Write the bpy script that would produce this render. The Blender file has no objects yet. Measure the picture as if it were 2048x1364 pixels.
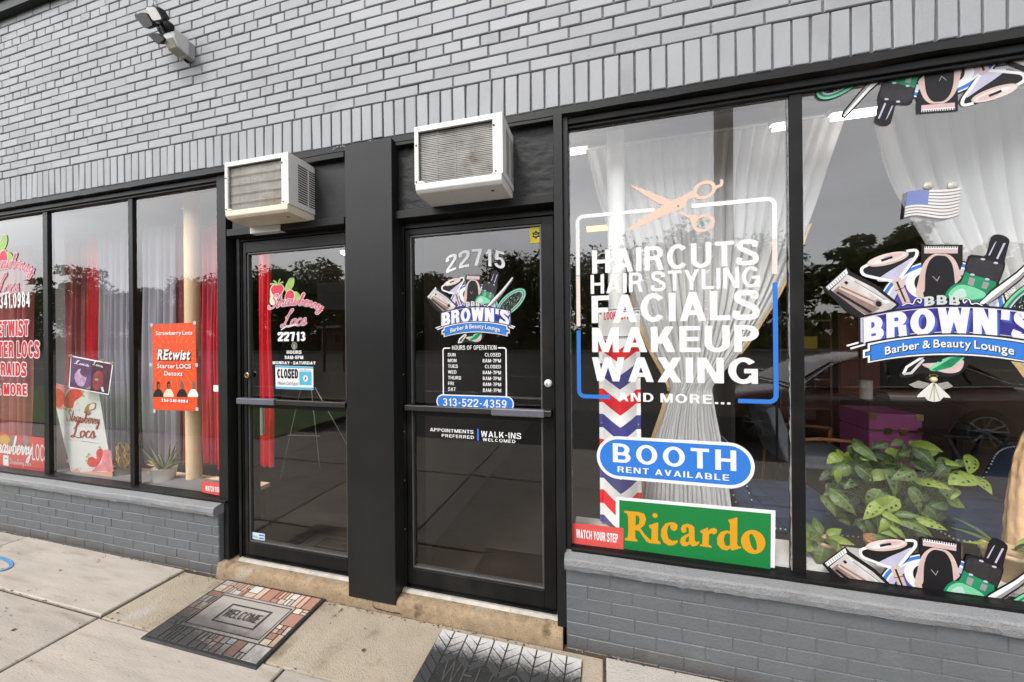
import bpy, bmesh, math, random
from mathutils import Vector, Matrix

random.seed(11)
S = bpy.context.scene
COL = S.collection
R = math.radians

# ---------------------------------------------------------------- camera
FPX, YAW, ROLL, CD, CH = 700.0, math.atan(700.0 / 2740.0), 0.0092, 1.85, 1.60
F3 = Vector((-math.sin(YAW), math.cos(YAW), 0))
R0 = Vector((math.cos(YAW), math.sin(YAW), 0))
R3 = math.cos(ROLL) * R0 - math.sin(ROLL) * Vector((0, 0, 1))
U3 = math.cos(ROLL) * Vector((0, 0, 1)) + math.sin(ROLL) * R0
CAMPOS = Vector((0, -CD, CH))
cam_d = bpy.data.cameras.new('camera')
cam_d.sensor_width = 36.0
cam_d.lens = FPX / 2048 * 36.0
cam_d.clip_start, cam_d.clip_end = 0.02, 600
cam = bpy.data.objects.new('camera', cam_d)
COL.objects.link(cam)
cam.matrix_world = Matrix.Translation(CAMPOS) @ Matrix((R3, U3, -F3)).transposed().to_4x4()
S.camera = cam

# ---------------------------------------------------------------- sky, sun, exposure
SUN_EL, SUN_AZ = R(52), R(204)          # high, behind the photographer's left shoulder, veiled by cloud
w = bpy.data.worlds.new('World')
S.world = w
w.use_nodes = True
nt = w.node_tree
bg = nt.nodes['Background']
sky = nt.nodes.new('ShaderNodeTexSky')
sky.sky_type = 'NISHITA'
sky.sun_disc = False
sky.sun_elevation = SUN_EL
sky.sun_rotation = SUN_AZ
sky.air_density, sky.dust_density, sky.ozone_density = 1.0, 3.0, 1.0
hs = nt.nodes.new('ShaderNodeHueSaturation')
hs.inputs['Saturation'].default_value = 0.10
nt.links.new(sky.outputs[0], hs.inputs['Color'])
tcw = nt.nodes.new('ShaderNodeTexCoord')
mpw = nt.nodes.new('ShaderNodeMapping')
mpw.inputs['Scale'].default_value = (1, 1, 2.6)
nzw = nt.nodes.new('ShaderNodeTexNoise')
nzw.inputs['Scale'].default_value = 2.2
nzw.inputs['Detail'].default_value = 4
rpw = nt.nodes.new('ShaderNodeValToRGB')
rpw.color_ramp.elements[0].position, rpw.color_ramp.elements[0].color = .3, (.80, .80, .82, 1)
rpw.color_ramp.elements[1].position, rpw.color_ramp.elements[1].color = .7, (1.12, 1.12, 1.12, 1)
mxw = nt.nodes.new('ShaderNodeMixRGB')
mxw.blend_type = 'MULTIPLY'
mxw.inputs[0].default_value = 1
nt.links.new(tcw.outputs['Generated'], mpw.inputs[0])
nt.links.new(mpw.outputs[0], nzw.inputs['Vector'])
nt.links.new(nzw.outputs[0], rpw.inputs[0])
nt.links.new(hs.outputs[0], mxw.inputs[1])
nt.links.new(rpw.outputs[0], mxw.inputs[2])
# overcast: the cloud is brightest low over the street, dimmer overhead
spw = nt.nodes.new('ShaderNodeSeparateXYZ')
nt.links.new(tcw.outputs['Generated'], spw.inputs[0])
grw = nt.nodes.new('ShaderNodeValToRGB')
ge = grw.color_ramp.elements
ge[0].position, ge[0].color = 0.0, (1, 1, 1, 1)
ge[1].position, ge[1].color = 1.0, (.20, .20, .20, 1)
e2 = ge.new(.42)
e2.color = (.92, .92, .92, 1)
e3 = ge.new(.64)
e3.color = (.42, .42, .42, 1)
nt.links.new(spw.outputs[2], grw.inputs[0])
mlw = nt.nodes.new('ShaderNodeVectorMath')
mlw.operation = 'SCALE'
mlw.inputs['Scale'].default_value = 3.2
nt.links.new(grw.outputs[0], mlw.inputs[0])
mx2 = nt.nodes.new('ShaderNodeVectorMath')
mx2.operation = 'MULTIPLY'
nt.links.new(mxw.outputs[0], mx2.inputs[0])
nt.links.new(mlw.outputs[0], mx2.inputs[1])
nt.links.new(mx2.outputs[0], bg.inputs['Color'])
bg.inputs['Strength'].default_value = 0.15

sd = bpy.data.lights.new('sun', 'SUN')
sd.energy, sd.angle, sd.color = 2.0, R(13), (1.0, 0.96, 0.9)
sun = bpy.data.objects.new('sun', sd)
COL.objects.link(sun)
sdir = Vector((math.sin(SUN_AZ) * math.cos(SUN_EL), math.cos(SUN_AZ) * math.cos(SUN_EL), math.sin(SUN_EL)))
sun.rotation_euler = sdir.to_track_quat('Z', 'Y').to_euler()
S.view_settings.view_transform = 'Standard'
S.view_settings.look = 'None'
S.view_settings.gamma = 1
S.view_settings.exposure = 0.45
S.cycles.max_bounces = 10
S.cycles.transparent_max_bounces = 16
S.cycles.sample_clamp_indirect = 6


def at(px, py, Y=0.0):
    """measuring aid: the point of the vertical plane y=Y seen at a pixel of the photograph"""
    d = F3 + (px - 1024) / FPX * R3 + (682 - py) / FPX * U3
    return CAMPOS + d * ((Y + CD) / d.y)


def gd(px, py, Z=0.0):
    d = F3 + (px - 1024) / FPX * R3 + (682 - py) / FPX * U3
    return CAMPOS + d * ((Z - CH) / d.z)


# ---------------------------------------------------------------- materials
def lin(c):
    return tuple(((x / 255) / 12.92 if x / 255 <= .04045 else ((x / 255 + .055) / 1.055) ** 2.4) for x in c)


MATS = {}
TONE = 1.0        # one factor on the paint colours listed below, so that they can be tuned together against the exposure


def mat(name, col, rough=.5, metal=0., var=0., vs=6., bump=0., bs=80., spec=.5, coat=0., emit=0., stretch=None, trans=0., dirt=None):
    if name in MATS:
        return MATS[name]
    col = tuple(c * TONE for c in col)
    dirt = [(tuple(c * TONE for c in d_[0]), *d_[1:]) for d_ in dirt] if dirt else None
    m = bpy.data.materials.new(name)
    m.use_nodes = True
    t = m.node_tree
    b = t.nodes['Principled BSDF']
    b.inputs['Base Color'].default_value = (*col, 1)
    b.inputs['Roughness'].default_value = rough
    b.inputs['Metallic'].default_value = metal
    b.inputs['Specular IOR Level'].default_value = spec
    b.inputs['Coat Weight'].default_value = coat
    tc = t.nodes.new('ShaderNodeTexCoord')
    mp = t.nodes.new('ShaderNodeMapping')
    if stretch:
        mp.inputs['Scale'].default_value = stretch
    t.links.new(tc.outputs['Object'], mp.inputs[0])
    last = None
    if var:
        n = t.nodes.new('ShaderNodeTexNoise')
        n.inputs['Scale'].default_value = vs
        n.inputs['Detail'].default_value = 6
        n.inputs['Roughness'].default_value = .65
        t.links.new(mp.outputs[0], n.inputs['Vector'])
        r = t.nodes.new('ShaderNodeValToRGB')
        e = r.color_ramp.elements
        e[0].position, e[1].position = .3, .7
        e[0].color = (*[max(0, c * (1 - var)) for c in col], 1)
        e[1].color = (*[min(1, c * (1 + var)) for c in col], 1)
        t.links.new(n.outputs[0], r.inputs[0])
        last = r.outputs[0]
    if dirt:                                  # (colour, scale, threshold, softness): spots and stains with a shape of their own
        for (dc, dsc, th, sf) in dirt:
            n2 = t.nodes.new('ShaderNodeTexNoise')
            n2.inputs['Scale'].default_value = dsc
            n2.inputs['Detail'].default_value = 8
            t.links.new(mp.outputs[0], n2.inputs['Vector'])
            r2 = t.nodes.new('ShaderNodeValToRGB')
            r2.color_ramp.elements[0].position, r2.color_ramp.elements[1].position = th, min(1, th + sf)
            t.links.new(n2.outputs[0], r2.inputs[0])
            mx = t.nodes.new('ShaderNodeMixRGB')
            t.links.new(r2.outputs[0], mx.inputs[0])
            if last:
                t.links.new(last, mx.inputs[1])
            else:
                mx.inputs[1].default_value = (*col, 1)
            mx.inputs[2].default_value = (*dc, 1)
            last = mx.outputs[0]
    if last:
        t.links.new(last, b.inputs['Base Color'])
    if bump:
        n3 = t.nodes.new('ShaderNodeTexNoise')
        n3.inputs['Scale'].default_value = bs
        n3.inputs['Detail'].default_value = 5
        t.links.new(mp.outputs[0], n3.inputs['Vector'])
        bp = t.nodes.new('ShaderNodeBump')
        bp.inputs['Strength'].default_value = bump
        bp.inputs['Distance'].default_value = .01
        t.links.new(n3.outputs[0], bp.inputs['Height'])
        t.links.new(bp.outputs[0], b.inputs['Normal'])
    if emit:
        b.inputs['Emission Color'].default_value = (*col, 1)
        b.inputs['Emission Strength'].default_value = emit
    if trans:                                 # cloth: part diffuse, part translucent, part see-through
        out = t.nodes['Material Output']
        tl = t.nodes.new('ShaderNodeBsdfTranslucent')
        tl.inputs[0].default_value = (*col, 1)
        tp = t.nodes.new('ShaderNodeBsdfTransparent')
        m1 = t.nodes.new('ShaderNodeMixShader')
        m1.inputs[0].default_value = .42
        m2 = t.nodes.new('ShaderNodeMixShader')
        m2.inputs[0].default_value = trans
        t.links.new(b.outputs[0], m1.inputs[1])
        t.links.new(tl.outputs[0], m1.inputs[2])
        t.links.new(m1.outputs[0], m2.inputs[1])
        t.links.new(tp.outputs[0], m2.inputs[2])
        t.links.new(m2.outputs[0], out.inputs[0])
    MATS[name] = m
    return m


def glass_mat(name, ior, tint, smudge=True):
    m = bpy.data.materials.new(name)
    m.use_nodes = True
    t = m.node_tree
    t.nodes.remove(t.nodes['Principled BSDF'])
    out = t.nodes['Material Output']
    fr = t.nodes.new('ShaderNodeFresnel')
    # the same reflectance from the street and from the room
    ge_ = t.nodes.new('ShaderNodeNewGeometry')
    mr_ = t.nodes.new('ShaderNodeMapRange')
    mr_.inputs[3].default_value, mr_.inputs[4].default_value = ior, 1 / ior
    t.links.new(ge_.outputs['Backfacing'], mr_.inputs[0])
    t.links.new(mr_.outputs[0], fr.inputs[0])
    tp = t.nodes.new('ShaderNodeBsdfTransparent')
    tp.inputs[0].default_value = (*tint, 1)
    gl = t.nodes.new('ShaderNodeBsdfGlossy')
    gl.inputs['Roughness'].default_value = 0.0
    gl.inputs['Color'].default_value = (1, 1, 1, 1)
    mx = t.nodes.new('ShaderNodeMixShader')
    t.links.new(fr.outputs[0], mx.inputs[0])
    t.links.new(tp.outputs[0], mx.inputs[1])
    t.links.new(gl.outputs[0], mx.inputs[2])
    if smudge:                                # slight waviness of old float glass
        tc = t.nodes.new('ShaderNodeTexCoord')
        n = t.nodes.new('ShaderNodeTexNoise')
        n.inputs['Scale'].default_value = 1.3
        t.links.new(tc.outputs['Object'], n.inputs['Vector'])
        bp = t.nodes.new('ShaderNodeBump')
        bp.inputs['Strength'].default_value = .05
        bp.inputs['Distance'].default_value = .02
        t.links.new(n.outputs[0], bp.inputs['Height'])
        t.links.new(bp.outputs[0], gl.inputs['Normal'])
    t.links.new(mx.outputs[0], out.inputs[0])
    MATS[name] = m
    return m


# ---------------------------------------------------------------- mesh builder
def catmull(pts, n=6, closed=False):
    P = [Vector(p) for p in pts]
    out = []
    N = len(P)
    for i in range(N if closed else N - 1):
        g = (lambda k: P[k % N]) if closed else (lambda k: P[min(max(k, 0), N - 1)])
        a, b, c, d = g(i - 1), g(i), g(i + 1), g(i + 2)
        for k in range(n):
            u = k / n
            out.append(.5 * (2 * b + (c - a) * u + (2 * a - 5 * b + 4 * c - d) * u * u + (3 * b - a - 3 * c + d) * u ** 3))
    if not closed:
        out.append(P[-1].copy())
    return out


class MB:
    def __init__(s):
        s.v, s.f, s.m, s.mats = [], [], [], []

    def mi(s, m):
        if m not in s.mats:
            s.mats.append(m)
        return s.mats.index(m)

    def add(s, vs, fs, m):
        k = len(s.v)
        s.v += [Vector(p) for p in vs]
        j = s.mi(m)
        for f in fs:
            s.f.append([k + i for i in f])
            s.m.append(j)

    def box(s, x0, x1, y0, y1, z0, z1, m, M=None):
        vs = [Vector(p) for p in ((x0, y0, z0), (x1, y0, z0), (x1, y1, z0), (x0, y1, z0), (x0, y0, z1), (x1, y0, z1), (x1, y1, z1), (x0, y1, z1))]
        if M:
            vs = [M @ p for p in vs]
        s.add(vs, [(0, 3, 2, 1), (4, 5, 6, 7), (0, 1, 5, 4), (1, 2, 6, 5), (2, 3, 7, 6), (3, 0, 4, 7)], m)

    def face_block(s, x0, x1, z0, z1, y0, y1, c, m, jit=0.):
        """a brick seen from -y: front face at y0 with chamfer c, sides running back to y1"""
        j = lambda: random.uniform(-jit, jit)
        a = [(x0, y1, z0), (x1, y1, z0), (x1, y1, z1), (x0, y1, z1)]
        b = [(x0 + j(), y0 + c, z0 + j()), (x1 + j(), y0 + c, z0 + j()), (x1 + j(), y0 + c, z1 + j()), (x0 + j(), y0 + c, z1 + j())]
        d = [(b[0][0] + c, y0 + j(), b[0][2] + c), (b[1][0] - c, y0 + j(), b[1][2] + c), (b[2][0] - c, y0 + j(), b[2][2] - c), (b[3][0] + c, y0 + j(), b[3][2] - c)]
        fs = [(8, 9, 10, 11)]
        for i in range(4):
            k = (i + 1) % 4
            fs += [(i, k, 4 + k, 4 + i), (4 + i, 4 + k, 8 + k, 8 + i)]
        s.add(a + b + d, fs, m)

    def tube(s, pts, r, m, n=8, cap=True):
        P = [Vector(p) for p in pts]
        rs = r if isinstance(r, (list, tuple)) else [r] * len(P)
        vs, fs = [], []
        ref = None
        for i, p in enumerate(P):
            d = (P[min(i + 1, len(P) - 1)] - P[max(i - 1, 0)]).normalized()
            if ref is None:
                ref = d.orthogonal().normalized()
            u = (ref - d * ref.dot(d))
            u = u.normalized() if u.length > 1e-6 else d.orthogonal().normalized()
            ref = u
            q = d.cross(u)
            for k in range(n):
                a = 2 * math.pi * k / n
                vs.append(p + rs[i] * (math.cos(a) * u + math.sin(a) * q))
        for i in range(len(P) - 1):
            for k in range(n):
                fs.append((i * n + k, i * n + (k + 1) % n, (i + 1) * n + (k + 1) % n, (i + 1) * n + k))
        if cap:
            fs += [tuple(range(n))[::-1], tuple((len(P) - 1) * n + k for k in range(n))]
        s.add(vs, fs, m)

    def lathe(s, prof, c, m, n=24, ax=None, cap=True):
        """profile of (radius, height) about the z axis through c, or about ax"""
        c = Vector(c)
        M = Matrix.Identity(3) if ax is None else Vector(ax).to_track_quat('Z', 'Y').to_matrix()
        vs, fs = [], []
        for (r, h) in prof:
            for k in range(n):
                a = 2 * math.pi * k / n
                vs.append(c + M @ Vector((r * math.cos(a), r * math.sin(a), h)))
        for i in range(len(prof) - 1):
            for k in range(n):
                fs.append((i * n + k, i * n + (k + 1) % n, (i + 1) * n + (k + 1) % n, (i + 1) * n + k))
        if cap and prof[0][0] > 1e-4:
            fs.append(tuple(range(n))[::-1])
        if cap and prof[-1][0] > 1e-4:
            fs.append(tuple((len(prof) - 1) * n + k for k in range(n)))
        s.add(vs, fs, m)

    def ball(s, c, r, m, n=12, sc=(1, 1, 1)):
        k = n // 2
        vs, fs = [], []
        for i in range(k + 1):
            t = math.pi * i / k
            for j in range(n):
                a = 2 * math.pi * j / n
                vs.append(Vector(c) + Vector((r * sc[0] * math.sin(t) * math.cos(a), r * sc[1] * math.sin(t) * math.sin(a), r * sc[2] * math.cos(t))))
        for i in range(k):
            for j in range(n):
                fs.append((i * n + j, (i + 1) * n + j, (i + 1) * n + (j + 1) % n, i * n + (j + 1) % n))
        s.add(vs, fs, m)

    def poly(s, pts, m):
        s.add(pts, [tuple(range(len(pts)))], m)

    def prism(s, pts, d, m):
        """closed outline pts extruded by the vector d"""
        d = Vector(d)
        n = len(pts)
        P = [Vector(p) for p in pts]
        s.add(P + [p + d for p in P], [tuple(range(n))[::-1], tuple(range(n, 2 * n))] + [(i, (i + 1) % n, n + (i + 1) % n, n + i) for i in range(n)], m)

    def grid(s, fn, nu, nv, m, closed=False):
        vs = [fn(i / nu, j / nv) for j in range(nv + 1) for i in range(nu + 1)]
        fs = [(j * (nu + 1) + i, j * (nu + 1) + i + 1, (j + 1) * (nu + 1) + i + 1, (j + 1) * (nu + 1) + i) for j in range(nv) for i in range(nu)]
        s.add(vs, fs, m)

    def build(s, name, parent=None, bevel=0., smooth=False, seg=2, solid=0.):
        me = bpy.data.meshes.new(name)
        off = Vector((0, 0, 0))
        q = parent
        while q is not None:
            off = off + q.location
            q = q.parent
        me.from_pydata([p - off for p in s.v], [], s.f)
        for m in s.mats:
            me.materials.append(m)
        me.polygons.foreach_set('material_index', s.m)
        if smooth:
            me.polygons.foreach_set('use_smooth', [True] * len(s.f))
        me.update()
        o = bpy.data.objects.new(name, me)
        COL.objects.link(o)
        if parent:
            o.parent = parent
        if solid:
            md = o.modifiers.new('solid', 'SOLIDIFY')
            md.thickness = solid
        if bevel:
            md = o.modifiers.new('bevel', 'BEVEL')
            md.width, md.segments, md.limit_method, md.angle_limit = bevel, seg, 'ANGLE', R(35)
            me.polygons.foreach_set('use_smooth', [True] * len(s.f))
            md.harden_normals = True
        return o


def thing(name, label, cat, loc=(0, 0, 0), group=None):
    o = bpy.data.objects.new(name, None)
    o.empty_display_size = .1
    COL.objects.link(o)
    o.location = loc
    o['label'], o['category'] = label, cat
    if group:
        o['group'] = group
    return o


def tag(o, label, cat, group=None):
    o['label'], o['category'] = label, cat
    if group:
        o['group'] = group
    return o


def struct(o, kind='structure'):
    o['kind'] = kind
    return o


def dup(root, loc, label=None):
    c = root.copy()
    COL.objects.link(c)
    c.location = loc
    if label:
        c['label'] = label
    for ch in list(root.children):
        d = ch.copy()
        COL.objects.link(d)
        d.parent = c
        for g in list(ch.children):
            e = g.copy()
            COL.objects.link(e)
            e.parent = d
    return c
# ---------------------------------------------------------------- lettering: a bold sans drawn from bars, slanted bars and rings
def _ring(cx, cy, rx, ry, a0, a1, tx, ty, n=20):
    o, i = [], []
    for k in range(n + 1):
        a = R(a0 + (a1 - a0) * k / n)
        o.append((cx + rx * math.cos(a), cy + ry * math.sin(a)))
        i.append((cx + (rx - tx) * math.cos(a), cy + (ry - ty) * math.sin(a)))
    return [[o[k], o[k + 1], i[k + 1], i[k]] for k in range(n)]


def _bar(x0, x1, y0, y1):
    return [[(x0, y0), (x1, y0), (x1, y1), (x0, y1)]]


def _para(xb, xt, d, y0=0., y1=1.):
    return [[(xb, y0), (xb + d, y0), (xt + d, y1), (xt, y1)]]


def _rib(pts, t, n=7):
    P = catmull([(p[0], p[1], 0) for p in pts], n)
    out = []
    L, Rr = [], []
    for i, p in enumerate(P):
        d = (P[min(i + 1, len(P) - 1)] - P[max(i - 1, 0)])
        d = d.normalized() if d.length > 0 else Vector((1, 0, 0))
        q = Vector((-d.y, d.x, 0)) * (t / 2)
        L.append(p + q)
        Rr.append(p - q)
    for i in range(len(P) - 1):
        out.append([(L[i].x, L[i].y), (Rr[i].x, Rr[i].y), (Rr[i + 1].x, Rr[i + 1].y), (L[i + 1].x, L[i + 1].y)])
    return out


def glyph(c, t):
    """polygons of a capital, digit or sign of height 1, and its width; t is the stem"""
    s = t * .86
    h = t / 2
    B, PA, RG = _bar, _para, _ring

    def bowl(y0, y1, w):
        ry = (y1 - y0) / 2
        rx = min(ry, w * .55)
        return B(t, w - rx, y1 - s, y1) + B(t, w - rx, y0, y0 + s) + RG(w - rx, (y0 + y1) / 2, rx, ry, -90, 90, t, s)
    if c == 'A':
        return PA(0, .36 - h, t * 1.03) + PA(.72 - t, .36 - h, t * 1.03) + B(.15, .57, .2, .2 + s), .72
    if c == 'B':
        return B(0, t, 0, 1) + bowl(0, .54, .66) + bowl(.54 - s, 1, .62), .66
    if c == 'C':
        return RG(.37, .5, .37, .51, 40, 320, t, s, 28), .7
    if c == 'D':
        return B(0, t, 0, 1) + bowl(0, 1, .7), .7
    if c == 'E':
        return B(0, t, 0, 1) + B(t, .58, 0, s) + B(t, .54, .5 - s / 2, .5 + s / 2) + B(t, .57, 1 - s, 1), .58
    if c == 'F':
        return B(0, t, 0, 1) + B(t, .51, .47 - s / 2, .47 + s / 2) + B(t, .55, 1 - s, 1), .55
    if c == 'G':
        return RG(.38, .5, .38, .51, 40, 330, t, s, 28) + B(.4, .74, .40, .40 + s) + B(.74 - t * .8, .74, 0, .40), .74
    if c == 'H':
        return B(0, t, 0, 1) + B(.68 - t, .68, 0, 1) + B(t, .68 - t, .5 - s / 2, .5 + s / 2), .68
    if c == 'I':
        return B(0, t, 0, 1), t
    if c == 'J':
        return B(.5 - t, .5, .25, 1) + RG(.25, .26, .25, .27, 180, 360, t, s), .5
    if c == 'K':
        return B(0, t, 0, 1) + PA(t * .6, .66 - t * 1.25, t * 1.25, .33, 1) + PA(.70 - t * 1.2, .24, t * 1.2, 0, .62), .70
    if c == 'L':
        return B(0, t, 0, 1) + B(t, .54, 0, s), .54
    if c == 'M':
        return B(0, t * .92, 0, 1) + B(.82 - t * .92, .82, 0, 1) + PA(.41 - h * .95, t * .2, t * .95) + PA(.41 - h * .95, .82 - t * 1.15, t * .95), .82
    if c == 'N':
        return B(0, t * .96, 0, 1) + B(.69 - t * .96, .69, 0, 1) + PA(.69 - t * 1.2, t * .2, t), .69
    if c in 'O0Q':
        wd = .76 if c == 'O' else .57
        r = RG(wd / 2, .5, wd / 2, .51, 0, 360, t, s, 32)
        return r, wd
    if c == 'P':
        return B(0, t, 0, 1) + bowl(.40, 1, .63), .63
    if c == 'R':
        return B(0, t, 0, 1) + bowl(.42, 1, .64) + PA(.67 - t * 1.05, .36, t, 0, .46), .67
    if c == 'S':
        return _rib([(.60 - h, .70), (.57 - h * .4, .85), (.32, 1 - s / 2), (h + .02, .88), (h + .0, .68), (.32, .52), (.63 - h, .36), (.63 - h, .14), (.33, s / 2), (.05, .12), (h * .7, .31)], t * .95), .64
    if c == 'T':
        return B(.31 - h, .31 + h, 0, 1 - s) + B(0, .62, 1 - s, 1), .62
    if c == 'U':
        return B(0, t, .32, 1) + B(.67 - t, .67, .32, 1) + RG(.335, .33, .335, .34, 180, 360, t, s), .67
    if c == 'V':
        return PA(.34 - h, 0, t * 1.05) + PA(.34 - h, .68 - t * 1.05, t * 1.05), .68
    if c == 'W':
        q = t * .95
        return PA(.25 - q / 2, 0, q) + PA(.25 - q / 2, .48 - q / 2, q) + PA(.71 - q / 2, .48 - q / 2, q) + PA(.71 - q / 2, .96 - q, q), .96
    if c == 'X':
        return PA(0, .66 - t * 1.15, t * 1.15) + PA(.66 - t * 1.15, 0, t * 1.15), .66
    if c == 'Y':
        return PA(.335 - h, 0, t * 1.08, .40, 1) + PA(.335 - h, .67 - t * 1.08, t * 1.08, .40, 1) + B(.335 - h, .335 + h, 0, .44), .67
    if c == 'Z':
        return B(0, .6, 0, s) + B(0, .6, 1 - s, 1) + PA(0, .6 - t * 1.2, t * 1.2, s * .5, 1 - s * .5), .6
    if c == '1':
        return B(.26 - h, .26 + h, 0, 1) + PA(0.02, .2, t * .8, .70, 1), .26 + h
    if c == '2':
        return _rib([(h, .66), (.08, .85), (.28, 1 - s / 2), (.5, .86), (.49, .64), (.3, .4), (.1, .18), (h * .9, .03)], t) + B(0, .57, 0, s), .57
    if c == '3':
        return RG(.27, .73, .26, .28, -80, 165, t, s) + RG(.27, .28, .29, .29, -165, 80, t, s) + B(.2, .32, .5 - s / 2, .5 + s / 2), .56
    if c == '4':
        return B(.36, .36 + t, 0, 1) + B(0, .6, .22, .22 + s) + PA(0, .36, t * .9, .26, 1), .6
    if c == '5':
        return B(.08, .52, 1 - s, 1) + PA(.03, .08, t, .45, 1) + RG(.27, .32, .29, .33, -160, 140, t, s), .56
    if c == '6':
        return RG(.285, .31, .285, .32, 0, 360, t, s) + _rib([(.03 + h, .3), (.06 + h, .7), (.3, 1 - s / 2), (.5, .82)], t), .57
    if c == '7':
        return B(0, .55, 1 - s, 1) + PA(.12, .55 - t * 1.05, t * 1.05, 0, 1 - s * .6), .55
    if c == '8':
        return RG(.285, .74, .26, .27, 0, 360, t * .95, s) + RG(.285, .28, .285, .29, 0, 360, t, s), .57
    if c == '9':
        return RG(.285, .69, .285, .32, 0, 360, t, s) + _rib([(.54 - h, .7), (.51 - h, .3), (.27, s / 2), (.06, .18)], t), .57
    if c == '-':
        return B(0.02, .30, .38, .38 + s), .32
    if c == '.':
        return B(0, t * 1.1, 0, t * 1.1), t * 1.1
    if c == "'":
        return PA(.02, .04, t * .95, .64, 1), t * 1.2
    if c == '&':
        return _rib([(.68, .0), (.4, .42), (.2, .7), (.26, .93), (.42, .93), (.45, .72), (.25, .54), (.09, .3), (.16, .07), (.4, .06), (.6, .3), (.64, .46)], t * .85), .7
    if c == '+':
        return B(0, .5, .45, .45 + s), .5
    return [], .3


def layout(text, t=.19, gap=.13, space=.34):
    """[(polygon, ...)] for a line of capitals, with its total width"""
    x, out = 0., []
    for c in text:
        if c == ' ':
            x += space
            continue
        ps, wd = glyph(c, t)
        out.append([[(p[0] + x, p[1]) for p in q] for q in ps])
        x += wd + gap
    return out, x - gap


_bf = {}


def bglyph(ch, off):
    """outline of a lower-case or serif-less book letter from Blender's own built-in letter shapes"""
    k = (ch, off)
    if k in _bf:
        return _bf[k]
    c = bpy.data.curves.new('letter', 'FONT')
    c.body, c.size, c.offset, c.resolution_u = ch, 1.4, off, 3
    o = bpy.data.objects.new('letter', c)
    COL.objects.link(o)
    dg = bpy.context.evaluated_depsgraph_get()
    me = bpy.data.meshes.new_from_object(o.evaluated_get(dg))
    ps = [[(me.vertices[i].co.x, me.vertices[i].co.y) for i in p.vertices] for p in me.polygons]
    xs = [v.co.x for v in me.vertices]
    bpy.data.objects.remove(o)
    bpy.data.meshes.remove(me)
    bpy.data.curves.remove(c)
    x0, x1 = (min(xs), max(xs)) if xs else (0, .2)
    _bf[k] = ([[(p[0] - x0, p[1]) for p in q] for q in ps], x1 - x0)
    return _bf[k]


def blayout(text, off=.012, gap=.09, space=.32):
    x, out = 0., []
    for c in text:
        if c == ' ':
            x += space
            continue
        ps, wd = bglyph(c, off)
        out.append([[(p[0] + x, p[1]) for p in q] for q in ps])
        x += wd + gap
    return out, x - gap


def put_text(mb, lay, fn, m, dz=4e-5, out=Vector((0, -1, 0))):
    """lay a line of letters through fn(u in 0..1 along the line, v in letter heights) -> point"""
    gl, wd = lay
    for g in gl:
        for k, q in enumerate(g):
            mb.poly([fn(p[0] / wd, p[1]) + out * (dz * .4 * k) for p in q], m)


def rect_fn(X0, X1, Z0, Z1, Y, shear=0., arch=0., grow=0.):
    def fn(u, v):
        x = X0 + (X1 - X0) * u
        k = (2 * u - 1) ** 2
        z = Z0 + (Z1 - Z0) * v * (1 + grow * k) - arch * k
        return Vector((x + shear * v * (Z1 - Z0), Y, z))
    return fn


def px_fn(tl, br, Y, **k):
    a, b = at(*tl, Y), at(*br, Y)
    return rect_fn(a.x, b.x, b.z, a.z, Y, **k)


# cursive letters as pen strokes; (x, y) with x-height .5, ascender 1
CUR = {
    'S': ([[(.55, .85), (.45, 1.0), (.25, .95), (.2, .75), (.4, .55), (.5, .3), (.35, .05), (.1, .02), (-.05, .15), (.0, .28)]], .55),
    't': ([[(.0, .1), (.12, .3), (.28, .95)], [(.28, .95), (.15, .25), (.2, .02), (.38, .15)], [(.05, .62), (.42, .66)]], .36),
    'r': ([[(0, .12), (.14, .5), (.16, .38), (.32, .45)], [(.3, .45), (.24, .15), (.3, .02), (.42, .14)]], .40),
    'a': ([[(.4, .42), (.22, .5), (.05, .25), (.12, .03), (.28, .12), (.42, .46)], [(.42, .46), (.36, .1), (.44, .02), (.56, .14)]], .53),
    'w': ([[(0, .3), (.1, .48), (.1, .1), (.22, .02), (.36, .4)], [(.36, .44), (.34, .1), (.46, .02), (.58, .4), (.68, .42)]], .64),
    'b': ([[(0, .15), (.22, .6), (.3, .95), (.2, .95), (.12, .4), (.12, .06), (.28, .02), (.4, .3), (.3, .45), (.44, .42)]], .46),
    'e': ([[(0, .12), (.24, .28), (.34, .42), (.22, .5), (.1, .3), (.14, .04), (.3, .03), (.44, .16)]], .41),
    'y': ([[(0, .3), (.1, .48), (.1, .2), (.2, .1), (.36, .4)], [(.4, .48), (.3, .0), (.16, -.38), (.02, -.36), (.12, -.12), (.46, .14)]], .46),
    'L': ([[(.10, .58), (.22, .66), (.44, .92), (.56, 1.10), (.48, 1.18), (.38, 1.0), (.26, .45), (.14, .06), (.0, -.02), (-.06, .06), (.06, .12), (.34, .01), (.60, -.03), (.80, .10)]], .64),
    'o': ([[(.3, .48), (.1, .4), (.05, .15), (.18, .02), (.36, .2), (.34, .44), (.26, .46), (.44, .38)]], .44),
    'c': ([[(.36, .4), (.24, .49), (.08, .3), (.1, .06), (.26, .02), (.42, .16)]], .41),
    's': ([[(0, .12), (.22, .5), (.3, .25), (.22, .02), (.06, .06)], [(.22, .02), (.36, .08), (.46, .2)]], .46),
    'd': ([[(.4, .42), (.22, .5), (.05, .25), (.12, .03), (.28, .12), (.42, .46)], [(.5, 1.0), (.36, .1), (.44, .02), (.56, .14)]], .53),
    'u': ([[(0, .3), (.1, .48), (.1, .1), (.22, .02), (.36, .4)], [(.4, .48), (.34, .1), (.42, .02), (.52, .14)]], .50),
}


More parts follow.
